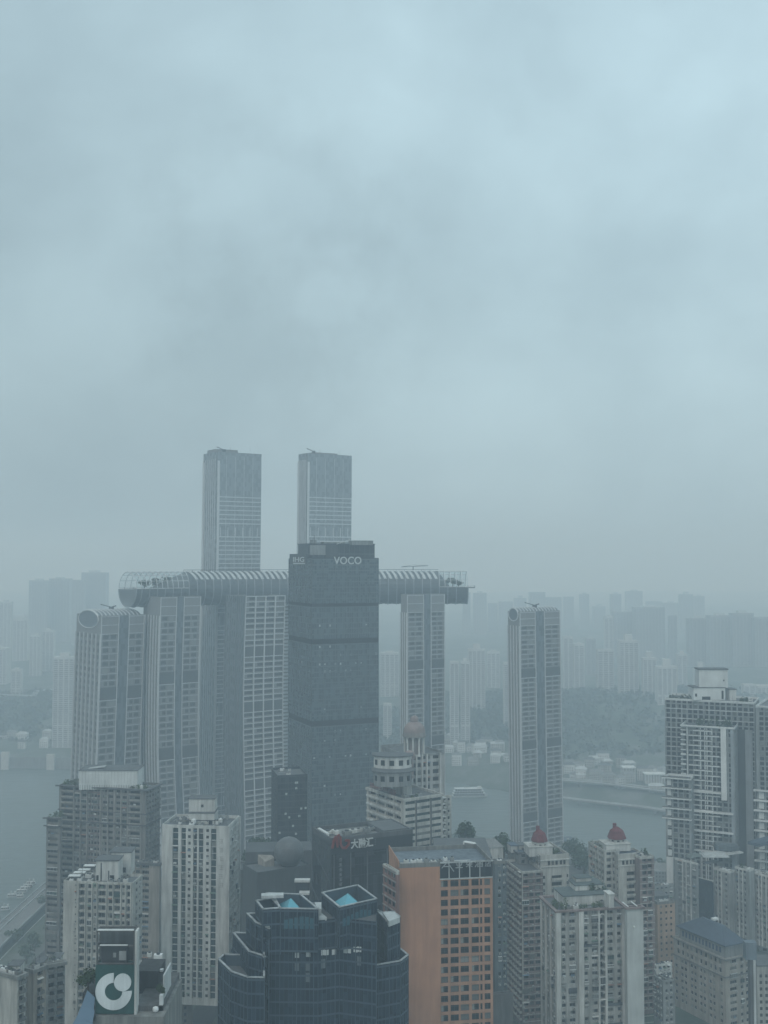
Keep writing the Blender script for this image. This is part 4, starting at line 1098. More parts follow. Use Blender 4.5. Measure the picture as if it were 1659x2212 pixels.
# ---- striped block with its roof terrace, and the domed one behind
def striped():
    b = Bld('striped_apartment_block', 'cream block with long horizontal window stripes and a red-railed roof terrace', 'building', 792, 872, 956, 1727, 540, 33, zb=88, wall=CREAM, seed=35)
    fr = b.R_; fh = 3.12; y = 1760
    K = dict(h=1.45, dep=.5, head=1.35)
    b.face(fr, [(fr.a(876, y), fr.a(897, y), K), (fr.a(901, y), fr.a(929, y), K), (fr.a(933, y), fr.a(953, y), K)], fh=fh, frame=FRAMED, glass=G_WIN3)
    f = MB()
    for px in (899, 931): a = fr.a(px, y); fr.box(f, a - .4, a + .4, 100, b.zt - .6, .0, .12, 0)
    f.obj('downpipe_recess', [LOUV], b.root)
    fl = b.L_; KL = dict(h=1.9, dep=1.4, head=.9)
    xs = [797, 813, 829, 845, 858]
    b.face(fl, [(fl.a(a, 1700), fl.a(c, 1700), KL) for a, c in ((796, 812), (814, 831), (833, 849), (852, 866))], fh=3.9, frame=FRAME)
    f = MB()
    for i in range(14):
        z = b.zt - 3.9 * i - 3.1; fl.box(f, .2, fl.W - 4, z - .9, z - .1, .02, .5, 0)
    f.obj('terrace_edge_trim', [WHITE], b.root)
    b.blank(b.B_); b.blank(b.E_); b.roof(par=1.0, over=.5, capm=CREAM); clutter(b, 5, 41)
    b.rbox('stair_house', 871, 890, 1677, 1722, 14, 9, CREAM, CREAM, .4, ang=33); b.rbox('stair_house', 865, 877, 1690, 1722, 20, 7, CREAM, CREAM, .4, ang=33)
    # red railing on the terrace
    rr = MB(); fl2 = b.L_
    for k in range(30):
        a = 1.5 + (fl2.W - 10) * k / 30; fl2.box(rr, a, a + .12, b.zt + .2, b.zt + 2.6, -1.2, -1.05, 0)
    for z in (1.2, 2.5): fl2.box(rr, 1.5, fl2.W - 8.5, b.zt + z, b.zt + z + .2, -1.22, -1.02, 0)
    rr.obj('red_railing_frame', [mat('red_paint', (.22, .06, .06))], b.root)
    a = MB()
    for k in range(9):
        z = b.zt - 2.2 - k * 3.12
        a.box(b.E_.p(.2, z, 0), b.r * 2.6, b.l * (b.Wl * .5), (0, 0, .2))
    a.obj('side_balcony_frame', [WHITE], b.root)
    b.done()
    # narrow rear slice seen at its right
    c = Bld('apartment_block', 'narrow cream block with stacked balconies at the right end of the striped block', 'building', 950, 955, 975, 1722, 556, 33, zb=88, wall=CREAM, seed=36)
    c.face(c.R_, even(c.Wr, 1.5, 1.1, .6, None, dict(h=1.7, dep=.6, bal=dict(d=.8, h=.8, mat=CREAM, miss=.4))), fh=3.1); c.face(c.L_, []); c.blank(c.B_); c.blank(c.E_); c.roof(par=.9); c.done()
    planting('dark green planting along the roof edge behind the red rail of the striped block', b, 6, 12, 3, 6, b.zt - .9, 4)
striped()
def domed():
    b = Bld('domed_block', 'block with white framed bays and curved dark roof terraces carrying a pink dome', 'building', 822, 880, 960, 1632, 585, 24, zb=88, wall=mat('white_grey', (.42, .42, .41), stain=.4), seed=37)
    fr = b.R_; y = 1660
    b.face(fr, [(fr.a(a, y), fr.a(c, y), dict(h=2.3, dep=.9, head=.5)) for a, c in ((884, 891), (893, 898), (901, 910), (914, 920), (924, 929), (935, 948))], fh=3.9, frame=FRAMED, ac=.2)
    fl = b.L_
    b.face(fl, even(fl.W, 2.2, 1.0, 1, None, dict(h=1.8, dep=1.0, head=.8)), fh=3.6, frame=FRAMED)
    f = MB()
    for px in (881.5, 899.5, 912, 922, 951): a = fr.a(px, y); fr.box(f, a - .35, a + .35, 100, b.zt, .02, .6, 0)
    f.obj('column_frame', [WHITE], b.root)
    b.blank(b.B_); b.blank(b.E_); b.roof(par=1.0, capm=GREYW)
    # curved dark roofs on the left
    for j, (y0, yy, dl) in enumerate(((1621, 560, 0), (1655, 552, 1))):
        c = PY(848, y0 + 9, yy); m = MB(); n = 12; ra, rb = 10.5, 7.0
        A = [(c.x + ra * math.cos(math.pi * (1.05 + .95 * k / n)) * 1.0, c.y + rb * math.sin(math.pi * (1.05 + .95 * k / n))) for k in range(n + 1)]
        m.prism(A + [(c.x + ra, c.y + 6), (c.x - ra, c.y + 6)], c.z - .3, c.z + .3, 0, bottom=True); m.obj('curved_canopy', [ROOFD], b.root)
        m = MB(); A2 = [(c.x + (p[0] - c.x) * .9, c.y + (p[1] - c.y) * .9) for p in A]; m.prism(A2 + [(c.x + ra * .9, c.y + 5), (c.x - ra * .9, c.y + 5)], c.z - 7, c.z - .31, 0)
        m.obj('bowed_storey', [GREYW if j else WHITE], b.root)
        g = MB()
        for k in range(1, n, 2):
            p, q = Vector((*A2[k], c.z - 4.5)), Vector((*A2[k + 1], c.z - 4.5)); d = (p + q) / 2 - Vector((c.x, c.y, c.z - 4.5)); d.normalize()
            g = MB(); g.poly([p + d * .05, q + d * .05, q + d * .05 + Vector((0, 0, 2.6)), p + d * .05 + Vector((0, 0, 2.6))], 0); g.obj('bow_window', [G_WIN], b.root)
    b.rbox('white_bay', 877, 891, 1638, 1668, -6, 5, WHITE, WHITE, .3, z0=b.zt - 12)
    g = MB(); p = PY(881, 1646, 578.4); g.box(p - Vector((0, 0, 3.5)), (1.4, 0, 0), (0, .05, 0), (0, 0, 3.2)); g.obj('bay_window', [G_WIN], b.root)
    b.done()
    # pink pillar with ball, and the cupola
    c = PY(885, 1640, 566); m = MB(); r_ = 2.0
    m.lathe(Vector((c.x, c.y, 0)), [(2.0, b.zt - 8), (2.0, PY(885, 1640, 566).z), (2.7, PY(885, 1640, 566).z + .2), (2.7, PY(885, 1638, 566).z + .5), (3.0, PY(885, 1636, 566).z + .7), (2.9, PY(885, 1630, 566).z), (2.2, PY(885, 1624, 566).z), (0, PY(885, 1620, 566).z)], 0, 14)
    root = thing('ornamental_pillar', 'pinkish pillar with a small rounded cap in front of the pink dome', 'pillar', (c.x, c.y, b.zt - 8)); m.obj('shaft', [DOMEP], root)
    D = 592; z = lambda yy: PY(895, yy, D).z; c = PY(895, 1581, D); s = D / 2400
    root = thing('cupola', 'round pink dome on a ring of pale columns before the slender tower', 'dome', (c.x, c.y, b.zt - 1))
    m = MB(); R0 = 23.5 * s; zb_, ztp = z(1581), z(1557)
    prof = [(R0 * math.cos(R(a)), zb_ + (ztp - zb_) * math.sin(R(a))) for a in range(0, 71, 7)]
    prof += [(9 * s, ztp - .1), (9 * s, z(1555)), (8.6 * s, z(1551)), (6 * s, z(1547)), (0, z(1545))]
    m.lathe(Vector((c.x, c.y, 0)), prof, 0, 24); m.obj('dome_shell', [DOMEP], root, smooth=True)
    m = MB(); m.lathe(Vector((c.x, c.y, 0)), [(R0 * .9, z(1590)), (R0 * 1.08, z(1590)), (R0 * 1.08, z(1586)), (R0 * 1.02, z(1586)), (R0 * 1.02, z(1581)), (R0 * .9, z(1581))], 0, 24); m.obj('cornice_ring', [mat('dome_ring', (.27, .25, .24), stain=.3)], root)
    for k in range(10):
        a = 2 * math.pi * k / 10 + .16; p = Vector((c.x + R0 * .9 * math.cos(a), c.y + R0 * .9 * math.sin(a), 0)); m = MB()
        m.lathe(p, [(.75, b.zt - 1), (.75, b.zt - .3), (.48, b.zt), (.42, z(1594)), (.7, z(1592)), (.7, z(1590))], 0, 10); m.obj('column', [WHITE], root)
    m = MB(); m.lathe(Vector((c.x, c.y, 0)), [(R0 * .66, b.zt - 1), (R0 * .66, z(1590))], 0, 20); m.obj('drum', [mat('drum_pink', (.24, .21, .2), stain=.3)], root)
domed()

# ================================================================== NEAR BUILDINGS, LEFT
def roofshed(b, nm, x0, x1, y0, y1, dY, dep, m, cap=.3, ang=0, door=None, capm=None):
    r = b.rbox(nm, x0, x1, y0, y1, dY, dep, m, capm, cap, ang=ang); o, u, v, w, zf, z1 = r
    fr = Fr(o, u, w)
    if door:
        for (a, z, ww, hh) in door:
            g = MB(); fr.box(g, a * w - ww / 2, a * w + ww / 2, zf + z, zf + z + hh, .005, .05, 0); g.obj('shed_opening', [G_WIN], b.root)
    return fr, zf, z1
def white_tower():
    b = Bld('white_apartment_tower', 'tall white apartment tower with green-glazed vertical strips and a white rooftop shed', 'building', 350, 492.5, 517, 1786, 518, 83.4, zb=96, wall=WHITE, seed=51)
    fr = b.L_; y = 1800; fh = 3.0
    KS = dict(h=2.93, dep=1.0, head=.03, glass=G_WIN3); KD = dict(h=2.93, dep=1.6, head=.03); KW = dict(h=1.35, dep=.25, head=.9)
    X = lambda c: c * .3307
    segs = S(fr, y, [(X(1128), X(1164)), (X(1185), X(1214)), (X(1298), X(1327)), (X(1378), X(1412))], KS) + S(fr, y, [(X(1228), X(1246)), (X(1347), X(1365))], KW) + S(fr, y, [(X(1262), X(1287))], KD)
    b.face(fr, segs, z1=b.zt - .4, fh=fh, frame=FRAMED, ac=.06)
    b.wall.poly([fr.p(0, b.zt - .4), fr.p(fr.W, b.zt - .4), fr.p(fr.W, b.zt), fr.p(0, b.zt)])
    rt = b.R_
    b.face(rt, even(rt.W, 1.6, 1.2, 1.2, None, dict(h=1.7, dep=.9, head=.7)), fh=fh, ac=.5, frame=FRAMED)
    f = MB(); 
    for k in (0.2, rt.W - .9): rt.box(f, k, k + .7, 96, b.zt, .02, .7, 0)
    f.obj('edge_pier_frame', [WHITE], b.root)
    b.blank(b.B_); b.blank(b.E_); b.roof(par=1.1)
    f, zf, z1 = roofshed(b, 'lift_house', 408, 464, 1726, 1768, 12, 8, WHITE, .35, 0, [(.52, 5.2, 1.2, 1.3)])
    roofshed(b, 'lift_house_base', 409, 463, 1757, 1786, 9.5, 12, WHITE, .25, 0, [(.12, .5, 1.6, 2.4), (.85, .5, 1.8, 2.6)])
    m = MB(); f.box(m, -.4, f.W + .4, zf - .6, zf - .2, .02, 2.5, 0)
    for k in range(5): f.box(m, f.W * k / 4 - .08, f.W * k / 4 + .08, zf - 6.5, zf - .6, 2.2, 2.4, 0)
    m.obj('stair_frame', [CONCD], b.root)
    clutter(b, 14, 52); tank(b, 6, 18, 1.2, 1.6); tank(b, 9, 6, 1.0, 1.5)
    m = MB()
    for k in range(16): # drying frames
        p = b.C + b.l * (2 + k * 1.8) + b.r * (5 + (k % 3)); p.z = b.zt - 1; m.tube(p, p + Vector((0, 0, 2.2)), .05, 0, 4)
        if k: m.tube(p + Vector((0, 0, 2.2)), pp, .04, 0, 3)
        pp = p + Vector((0, 0, 2.2))
    m.obj('drying_rack_frame', [FRAMED], b.root)
    b.done()
    for k in range(6):
        y0 = 1812 + k * 19; marks(b.root, 'faded_lettering', fr, X(1430), X(1462), y0, y0 + 11, 60 + k, .02, mat('faded_sign', (.42, .42, .40), stain=.5), .05)
white_tower()

def slab_tower():
    b = Bld('apartment_slab', 'cream apartment slab with a blank end strip of tiny windows and two rooftop sheds', 'building', 137, 287, 308, 1908, 470, 84, zb=92, wall=CREAM, seed=53)
    fr = b.L_; y = 1925; X = lambda c: c * .3307
    KR = dict(h=2.3, dep=1.3, head=.5); KW = dict(h=1.35, dep=.25, head=.8); KT = dict(h=.75, dep=.2, head=1.2); KL = dict(h=2.0, dep=.5, head=.7)
    segs = S(fr, y, [(X(518), X(556)), (X(641), X(692)), (X(748), X(788)), (X(828), X(852))], KR) + S(fr, y, [(X(613), X(631)), (X(797), X(817))], KW) + S(fr, y, [(X(574), X(600)), (X(709), X(736))], KL) + S(fr, y, [(X(490), X(499))], KT)
    b.face(fr, segs, fh=3.0, ac=.35, frame=FRAME)
    m = MB()
    for c in (514, 560, 604, 636, 697, 741, 791, 822, 857): a = fr.a(X(c), y); fr.box(m, a - .22, a + .22, 96, b.zt - .3, .02, .75, 0)
    m.obj('pier_frame', [CREAM], b.root)
    rt = b.R_; b.face(rt, [(rt.W * .3, rt.W * .5, dict(h=1.6, dep=.4)), (rt.W * .66, rt.W * .8, dict(h=1.2, dep=.3))], fh=3.0, ac=.3)
    b.blank(b.B_); b.blank(b.E_); b.roof(par=.9, capm=CREAM)
    f, zf, z1 = roofshed(b, 'lift_house', 207, 256, 1860, 1903, 5, 8, WHITE, .5, 0, [(.08, .2, 1.0, 2.2), (.72, .2, 1.8, 2.2)])
    m = MB(); f.box(m, f.W * .22, f.W * .27, zf, z1 - .8, .02, .25, 0); f.box(m, f.W * .55, f.W * .6, zf, z1 - 4, .02, .2, 0); m.obj('drain_pipe', [DARKM], b.root)
    roofshed(b, 'lift_house', 240, 283, 1842, 1890, 17, 8, WHITE, .5, 0, [(.6, 1, 2.5, 2.2)])
    for i, (x, yy) in enumerate(((147, 1894), (158, 1887), (168, 1881), (180, 1872))):
        q = PY(x, yy, 476 + i * 7); m = MB(); m.box(q, (5, 0, 0), (0, 2.6, 0), (0, 0, .35)); m.box(q + Vector((.4, .4, -1.4)), (4.2, 0, 0), (0, 1.8, 0), (0, 0, 1.39), 1); m.obj('roof_bench', [WHITEM, CONCD], b.root)
    clutter(b, 10, 54); b.done()
slab_tower()

def big_brown():
    X = lambda c: c * .2315; Yc = 1711
    b = Bld('brown_apartment_tower', 'wide grey brown apartment tower with dark cornices and a long white rooftop box', 'building', 128, 315, 346, 1706, 600, 76, zb=60, wall=BROWN, seed=55)
    fr = b.L_; K = dict(h=1.55, dep=.7, head=.8); K2 = dict(h=1.6, dep=1.2, head=.8)
    segs = S(fr, Yc, [(X(582), X(680)), (X(1215), X(1305))], K2) + S(fr, Yc, [(X(702), X(745)), (X(765), X(808)), (X(960), X(1003)), (X(1015), X(1055)), (X(1085), X(1122)), (X(1142), X(1182))], K) + S(fr, Yc, [(X(830), X(845)), (X(856), X(872)), (X(880), X(905)), (X(914), X(930))], K)
    b.face(fr, segs, fh=3.15, ac=.3, frame=FRAMED)
    m = MB()
    for i in range(28):
        z = b.zt - i * 3.15
        for a0, a1 in ((572, 690), (1205, 1315)): fr.box(m, fr.a(X(a0), Yc), fr.a(X(a1), Yc), z - 3.1, z - 2.35, .02, .8, 0)
    for c in (572, 692, 754, 815, 940, 1008, 1070, 1132, 1195, 1317): a = fr.a(X(c), Yc); fr.box(m, a - .3, a + .3, 70, b.zt - .8, .02, .5, 0)
    m.obj('bay_frame', [mat('pale_brown_trim', (.32, .30, .28), stain=.4)], b.root)
    m = MB(); a0, a1 = fr.a(X(822), Yc), fr.a(X(936), Yc)
    for i in range(26): fr.box(m, a0, a1, b.zt - i * 3.15 - 3.1, b.zt - i * 3.15 - 2.5, .02, .35, 0)
    m.obj('centre_bay_trim', [mat('centre_bay', (.20, .155, .145), stain=.3)], b.root)
    rt = b.R_; b.face(rt, even(rt.W, 2.0, 1.3, 1.0, None, dict(h=1.7, dep=.8, bal=dict(d=1.0, h=.8, mat=BROWN, miss=.3))), fh=3.15, frame=FRAMED)
    b.blank(b.B_); b.blank(b.E_); b.roof(par=1.0)
    # cornices
    for z, e in ((b.zt - .4, 1.6), (PY(220, 1784, 600).z, 1.0), (PY(220, 1760, 600).z, .5)):
        for f_, a0, a1 in ((fr, -e, fr.W + e), (rt, .0, rt.W)):
            m = MB(); f_.box(m, a0, a1, z, z + .5, .03 if f_ is fr else .035, e, 0); m.obj('cornice', [mat('dark_cornice', (.09, .09, .095))], b.root)
    # left wing, two storeys lower
    w = Bld('apartment_wing', 'lower left wing of the grey brown tower, wide windows over the river', 'building', 100.5, 131, 134, 1768, 597, 76, zb=40, wall=BROWN, seed=56)
    w.face(w.L_, [(1.0, w.Wl - 1.6, dict(h=1.5, dep=1.0, head=.8))], fh=3.15, frame=FRAMED, ac=.3); w.face(w.R_, []); w.blank(w.B_); w.blank(w.E_); w.roof(par=.8)
    for z, e in ((w.zt - .3, 1.5), (PY(115, 1786, 597).z, 1.2)):
        m = MB(); w.L_.box(m, -e, w.Wl, z, z + .5, .03, e, 0); m.obj('cornice', [mat('dark_cornice', (.09, .09, .095))], w.root)
    w.done()
    # white box on the roof
    f, zf, z1 = roofshed(b, 'long_penthouse', 171, 297, 1665, 1706, 6, 16, mat('white_screen', (.62, .64, .63), stain=.12), .3, 0)
    m = MB()
    for k in range(19): f.box(m, f.W * k / 18 - .06, f.W * k / 18 + .06, zf + 3.2, z1 - .05, .01, .1, 0)
    for k in range(24): f.box(m, f.W * k / 24 + .3, f.W * k / 24 + .9, zf, zf + 2.6, .02, .08, 0)
    m.obj('screen_frame', [mat('screen_joint', (.42, .44, .44))], b.root)
    q = PY(190, 1668, 610); m = MB(); m.box(Vector((q.x, q.y, z1)), (9, 0, 1.2), (0, 4, 0), (0, 0, .4)); m.obj('roof_canopy', [MATS['screen_joint']], b.root)
    clutter(b, 8, 57); tank(b, 3, 4, 1, 1.4); b.done()
    planting('overgrown garden along the left end of the grey brown tower roof', b, 1, 9, b.Wl - 9, b.Wl - 1, b.zt - .9, 8, h=3.2, leaf=.5, n=260, name='roof_garden_plants')
    planting('potted greenery along the right end of the grey brown tower roof', b, 1, 8, 2, 9, b.zt - .9, 9, h=2.6, leaf=.5, n=220, name='roof_garden_plants')
    planting('leafy garden on the stepped roof of the lower left wing', w, 1, 9, 1, w.Wl - 1, w.zt - .7, 10, h=3.2, leaf=.5, n=200, name='roof_garden_plants')
big_brown()
def m2():
    X = lambda c: c * .3307
    b = Bld('apartment_block', 'beige block with a blank side wall between the slab and the white tower', 'building', X(850), X(1042), X(1053), 1866, 560, 80, zb=92, wall=BEIGE, seed=58)
    fr = b.L_; y = 1880
    b.face(fr, S(fr, y, [(X(925), X(972))], dict(h=2.0, dep=1.3, head=.6)) + S(fr, y, [(X(893), X(912))], dict(h=1.4, dep=.3)) + S(fr, y, [(X(866), X(880))], dict(h=1.1, dep=.3)), fh=3.05, ac=.3)
    b.face(b.R_, []); b.blank(b.B_); b.blank(b.E_); b.roof(par=1.0, over=.6, capm=ROOFD); clutter(b, 6, 59); b.done()
m2()

# ---- tower with the big white ring sign
def ring_sign():
    D = 250.0; s = D / 2400; px = lambda x: PY(x, 2140, D).x
    z = lambda y: PY(248, y, D).z
    x0, x1 = px(206), px(290)
    C = Vector((x0, D, 0)); root = thing('sign_tower', 'office stair tower with green ribbed cladding bearing a white ring and dot', 'building', (x0, D, 80))
    W_ = x1 - x0; zt, zb_ = z(2085), z(2190); fr = Fr((x0, D), (1, .0), W_)
    b = MB(); fr.box(b, 0, W_, zb_, zt, -3, 0, 0); b.obj('clad_wall', [GREENP], root)
    g = MB(); n = 46
    for k in range(n): fr.box(g, W_ * k / n + .02, W_ * k / n + W_ / n * .5, zb_ + .05, zt - .05, .003, .1, 0)
    g.obj('cladding_rib', [mat('green_rib', (.04, .125, .115), stain=.2, rough=.45)], root)
    # ring with a gap at the upper right, and the dot
    cx = px(246) - x0; cz = z(2141); ro, ri = 38.5 * s, 18.5 * s; m = MB(); N = 60; a0, a1 = R(90), R(90 + 272)
    def rp(r, a, o): return fr.p(cx + r * math.cos(a), cz + r * math.sin(a), o)
    for k in range(N):
        p, q = a0 + (a1 - a0) * k / N, a0 + (a1 - a0) * (k + 1) / N
        m.poly([rp(ri, p, .35), rp(ri, q, .35), rp(ro, q, .35), rp(ro, p, .35)][::-1]); m.poly([rp(ro, p, .12), rp(ro, q, .12), rp(ro, q, .35), rp(ro, p, .35)]); m.poly([rp(ri, p, .12), rp(ri, q, .12), rp(ri, q, .35), rp(ri, p, .35)])
    for a in (a0, a1): m.poly([rp(ri, a, .12), rp(ro, a, .12), rp(ro, a, .35), rp(ri, a, .35)])
    SW = mat('sign_white_panel', (.66, .70, .71), stain=.2, rough=.5); m.obj('logo_ring', [SW], root)
    m = MB(); dx = px(265.5) - x0; dz = z(2121); rd = 18.2 * s
    dp = lambda a, o: fr.p(dx + rd * math.cos(a), dz + rd * math.sin(a), o)
    m.poly([dp(2 * math.pi * k / 40, .45) for k in range(40)])
    for k in range(40): p, q = 2 * math.pi * k / 40, 2 * math.pi * (k + 1) / 40; m.poly([dp(p, .12), dp(q, .12), dp(q, .45), dp(p, .45)])
    m.obj('logo_dot', [SW], root)
    # cream side return
    m = MB(); fr.box(m, W_ + .02, W_ + .5, zb_ - 1, z(2012), -2.6, .0, 0); m.obj('side_wall', [WHITE], root)
    # open dark frame on top
    m = MB(); zf = z(2011); 
    for a in (.05, W_ - .35):
        for o in (-3.2, -.5): fr.box(m, a, a + .3, zt, zf, o, o + .3, 0)
    for zz in (zf - .3, z(2046), zt + .1):
        fr.box(m, .35, W_ - .35, zz, zz + .3, -.5, -.2, 0); fr.box(m, .35, W_ - .35, zz, zz + .3, -3.2, -2.9, 0)
        for a in (.05, W_ - .35): fr.box(m, a, a + .3, zz, zz + .3, -2.9, -.5, 0)
    m.obj('steel_frame', [CONCD], root)
    m = MB(); fr.box(m, .3, W_ - .3, zf, zf + .25, -.6, -.1, 0); fr.box(m, .9, W_ - 1.6, z(2046) + .32, z(2046) + .5, -.3, .05, 0); m.obj('white_rim', [WHITEM], root)
    m = MB(); fr.box(m, .36, W_ - .36, zt + .4, zf - .35, -2.88, -2.7, 0)
    m.obj('rear_screen', [mat('grey_mesh', (.10, .11, .115), stain=.4)], root)
    m = MB(); fr.box(m, 1.0, W_ - 1.8, zt + .2, z(2047), -1.6, -.9, 0); m.obj('tank_housing', [DARKM], root)
    m = MB(); fr.box(m, W_ * .42, W_ * .50, zt + 1.4, zt + 2.4, -.88, -.8, 0); m.obj('faded_notice', [GREYW], root); m = MB(); fr.box(m, W_ * .58, W_ * .76, zt + .8, zt + 2.8, -.88, -.8, 0); m.obj('faded_notice', [GREYW], root)
    # roof terraces left and right
    def terr(name, xa, xb, yt, yb, Yd, dep, mt):
        a = PY(xa, yt, Yd); c = PY(xb, yt, Yd); zz = PY(xa, yb, Yd).z; m = MB(); m.box(Vector((a.x, Yd, zz)), (c.x - a.x, 0, 0), (0, dep, 0), (0, 0, a.z - zz)); m.obj(name, [mt], root)
    terr('base_block', 172, 354, 2196, 2700, 249.0, 22, CONC)
    terr('terrace_floor', 293, 352, 2172, 2196, 252, 20, CONCD)
    terr('terrace_room', 293, 343, 2098, 2150, 262, 8, mat('dark_terrace', (.055, .058, .06), stain=.5))
    terr('terrace_parapet', 344, 352, 2150, 2196, 252, 1.0, PALECAP)
    terr('terrace_pier', 352, 355.5, 2107, 2196, 256, 8, PALECAP)
    terr('roof_beam', 293, 352, 2095, 2099, 263, 1, PALECAP)
    terr('left_room', 178, 203, 2146, 2172, 252, 8, MATS['dark_terrace'])
    terr('left_slab', 176, 204, 2172, 2176, 251, 9, CONC)
    terr('left_balcony', 174, 204, 2196.5, 2206, 248, 1.5, DARKM)
    q = PY(336, 2180, 251.5); m = MB(); m.lathe(q, [(0, -.7), (.6, -.4), (.7, 0), (.6, .4), (0, .7)], 0, 10); m.obj('satellite_dish', [WHITEM], root)
    # blue bowed glass screen at the lower left
    m = MB(); pa = [PY(188, 2140, 249), PY(178, 2168, 247), PY(166, 2196, 245), PY(146, 2230, 243)]
    for i in range(3):
        a, c = pa[i], pa[i + 1]; w = Vector((-.5 - i * .3, 0, -1.0))
        m.poly([a, c, c + Vector((2.2 + i * .9, .6, -2.2)), a + Vector((1.6 + i * .9, .5, -1.8))])
        m.poly([a + Vector((0, .3, 0)), c + Vector((0, .3, 0)), c + Vector((2.2 + i * .9, .9, -2.2)), a + Vector((1.6 + i * .9, .8, -1.8))][::-1])
    m.obj('blue_glass_canopy', [plain('blue_canopy', (.10, .155, .22), .3)], root)
    r = random.Random(2)
    tree('rooftop_tree', 'dark round rooftop tree left of the green panel with the white ring', PY(189, 2150, 253), 6.2, 5.4, r, leaf=.28, n=900)
    t2 = tree('rooftop_tree', 'thin bush on the roof terrace corner right of the white ring', PY(347, 2165, 254), 4.5, 2.2, r, leaf=.2, n=260)
    # slab roof behind with unit
    o = Bld('low_office_block', 'low grey roofed office block behind the white ring sign tower', 'building', 296, 300, 352, 2078, 300, 4, zb=90, wall=GREYW, seed=61)
    for f in (o.R_, o.L_, o.B_, o.E_): o.blank(f)
    g, f = curtain(o.root, o.R_, o.zt - 12, o.zt - 2, 1.5, 3.4, .8); g.obj('glass_wall', [G_BLUE], o.root); f.obj('facade_frame', [FRAMED], o.root)
    o.roof(par=.6, roofm=ROOFL, capm=PALECAP); roof_unit(o, o.Wr * .55, 3, 2.2, 1.6, 1.5, 'air_handling_unit', WHITEM); roof_unit(o, o.Wr * .2, 6, 1.2, 1.2, 1.0); o.done()
ring_sign()

# ---- old flats at the lower left corner
def old_flats():
    X = lambda c: c * .2315
    data = [('tan flats with a blank end wall and crammed balconies in the lower left corner', -40, 38, 56, 2110, 360, 60),
            ('tan flats with a narrow plain strip and barred balconies, second from the lower left corner', 56, 73, 100, 2096, 372, 58),
            ('grimy flats with shaded balconies just left of the cream slab', 99, 101, 141, 2085, 392, 30)]
    for i, (lab, xl, xc, xr, yt, D, th) in enumerate(data):
        b = Bld('old_flats', lab, 'building', xl, xc, xr, yt, D, th, zb=60, wall=(CREAM, BEIGE, GREYW)[i] if i != 1 else mat('tan_render', (.36, .31, .26), stain=.5), seed=70 + i)
        rt = b.R_; K = dict(h=1.9, dep=1.0, head=.6, bal=dict(d=1.1, h=.95, mat=mat('dirty_balcony', (.19, .19, .18), stain=.6), miss=.15))
        b.face(rt, even(rt.W, 2.1, .9, .6, None, K), fh=2.9, frame=FRAMED, ac=.4)
        b.face(b.L_, [] if i != 2 else even(b.Wl, 1.6, 1.5, 1, None, dict(h=1.4)), fh=2.9)
        b.blank(b.B_); b.blank(b.E_); b.roof(par=.9, over=.6, capm=CONC); clutter(b, 9, 71 + i)
        roofshed(b, 'lift_house', *((18, 42, 2087, 2108) if i == 0 else ((72, 92, 2080, 2094) if i == 1 else (112, 128, 2070, 2085))), 6, 5, (WHITE, BEIGE, CREAM)[i], .25, 0)
        b.done()
        planting(('green bushes among the sheds on the blank-walled tan flats', 'green bushes among the sheds on the narrow-strip tan flats', 'green bushes on the roof of the grimy flats beside the cream slab')[i], b, 2, max(4, b.Wr * .6), 2, max(5, min(9, b.Wl - 2)), b.zt - .8, 80 + i, h=1.8, leaf=.3, n=200)
old_flats()

